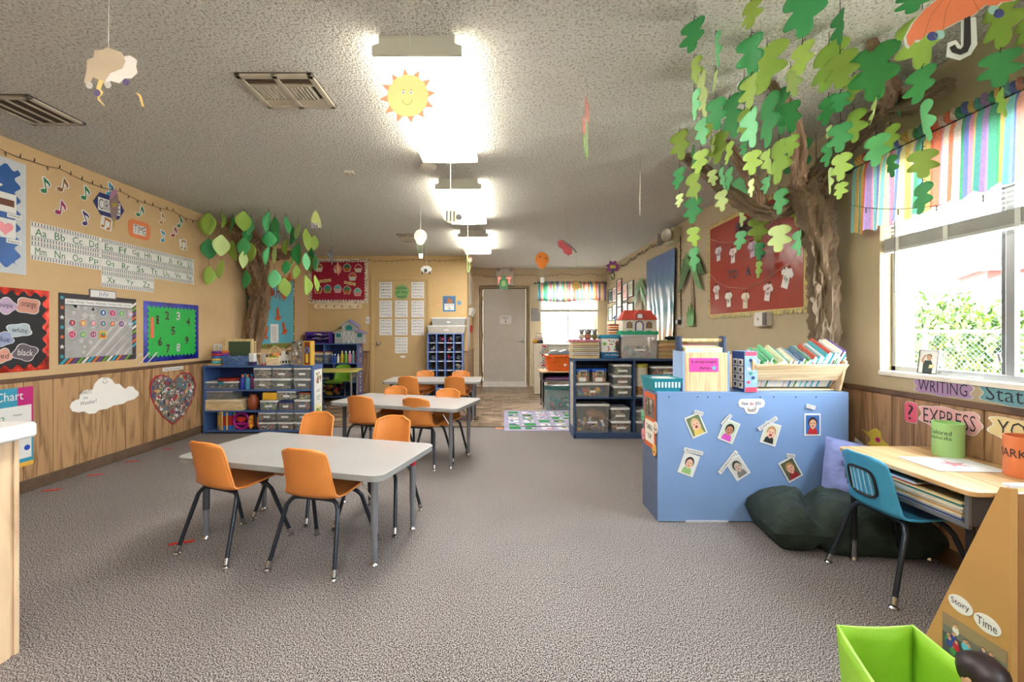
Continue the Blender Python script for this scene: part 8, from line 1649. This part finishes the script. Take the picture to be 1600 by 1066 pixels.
def bush(label, c, r3, n, seed, cols):
    r = random.Random(seed); b = B(); t = thing('shrub', label, 'shrub', (c[0], c[1], -.15), 0)
    for i in range(n):
        a = r.uniform(0, 2*pi); e = math.acos(r.uniform(-.2, 1)); q = r.uniform(.55, 1.05)*(1+.22*sin(a*5+seed)*sin(e*4)); p = Vector((r3[0]*q*sin(e)*cos(a), r3[1]*q*sin(e)*sin(a), max(.03, r3[2]*q*cos(e)*.5+r3[2]*.45)))
        s = r.uniform(.035, .075); M_ = Matrix.Rotation(r.uniform(0, 6.3), 4, 'Z') @ Matrix.Rotation(r.uniform(0, 3), 4, 'X'); m = r.randrange(len(cols))
        b.add([p+M_ @ Vector(v) for v in ((0, -s, 0), (s*.45, 0, s*.1), (0, s, 0), (-s*.45, 0, s*.1))], [(0, 1, 2, 3)], m)
    b.make('foliage', [mt(q, .6, vary=.15) for q in cols], t)
    b = B()
    for k in range(6): a = k*1.05; b.tube([(0, 0, 0), (r3[0]*.4*cos(a), r3[1]*.4*sin(a), r3[2]*.5), (r3[0]*.6*cos(a+.2), r3[1]*.6*sin(a+.2), r3[2]*.85)], [.03, .02, .008], 6)
    b.make('stems', mt((110, 96, 70), .8), t)
GC = [(66, 96, 30), (96, 124, 40), (44, 70, 28), (124, 146, 60)]
bush('leafy green shrub outside, left one behind the fence', (6.4, 6.6), (1.1, .9, 1.9), 4200, 1, GC)
bush('tall sparse shrub outside in the middle behind the fence', (6.2, 5.75), (.7, .6, 1.75), 2400, 2, GC)
bush('wide bright shrub outside, right one behind the fence', (6.3, 5.0), (.9, .8, 1.6), 3600, 3, GC)
bush('low dark shrub outside near the right window pane', (6.0, 4.0), (.9, .8, 1.7), 2600, 4, [(44, 70, 28), (66, 92, 40)])
def house(label, c, w_, d, h, rh, ov, wall, roof, brick=False):
    t = thing('house', label, 'house', (c[0], c[1], -.15), radians(-35))
    B().box(-w_/2, w_/2, -d/2, d/2, 0, h).make('house_wall', mt(wall, .8, vary=.2 if brick else .04, scale=12), t)
    a, e = w_/2+ov, d/2+ov; B().add([(-a, -e, h), (a, -e, h), (a, e, h), (-a, e, h), (-a*.45, 0, h+rh), (a*.45, 0, h+rh)], [(0, 1, 5, 4), (2, 3, 4, 5), (1, 2, 5), (3, 0, 4), (3, 2, 1, 0)]).make('hip_roof', mt(roof, .8, vary=.2, scale=8), t)
    B().box(-a, a, -e-.03, -e, h-.25, h+.02).box(-a-.03, -a, -e, e, h-.25, h+.02).make('fascia', WHITE, t)
house('pale pink garage with green shingled roof beyond the shrubs', (27, 20.5), 9, 6, 2.9, 1.3, .5, (170, 140, 126), (52, 66, 58))
house('brick house with grey green roof beyond the garage', (40.5, 31), 10, 8, 5.8, 1.6, .6, (84, 44, 36), (52, 66, 60), True)
t = thing('utility_pole', 'leaning wooden utility pole with crossarm and insulators', 'utility pole', (22.6, 22.0, -.15)); pm = mt((50, 46, 44), .8)
B().tube([(0, 0, 0), (-.2, 0, 5.6)], [.13, .10], 10).make('pole', pm, t)
B().box(-1.3, .5, -.05, .05, 2.9+.9, 3.0+.9).make('crossarm', pm, t); B().cyl((-1.0, 0, 3.9), (-1.0, 0, 4.1), .05, n=8).cyl((.3, 0, 3.9), (.3, 0, 4.1), .05, n=8).make('insulator', mt((90, 90, 90), .4), t)
B().tube([(-1.0, 0, 4.0), (-8, 2, 3.2), (-16, 5, 3.4)], .015, 4).tube([(-.6, 0, 3.0), (-.9, 0, 3.9)], .02, 4).make('wire', BLACK, t)
t = thing('lamp_post', 'thin grey lamp post seen through the left window pane', 'lamp post', (15.6, 16.0, -.15)); B().cyl((0, 0, 0), (0, 0, 4.4), .07, .05, 10).make('post', pm, t); B().cyl((0, 0, 4.35), (.7, .0, 4.5), .04, .03, 8).make('lamp_arm', pm, t)
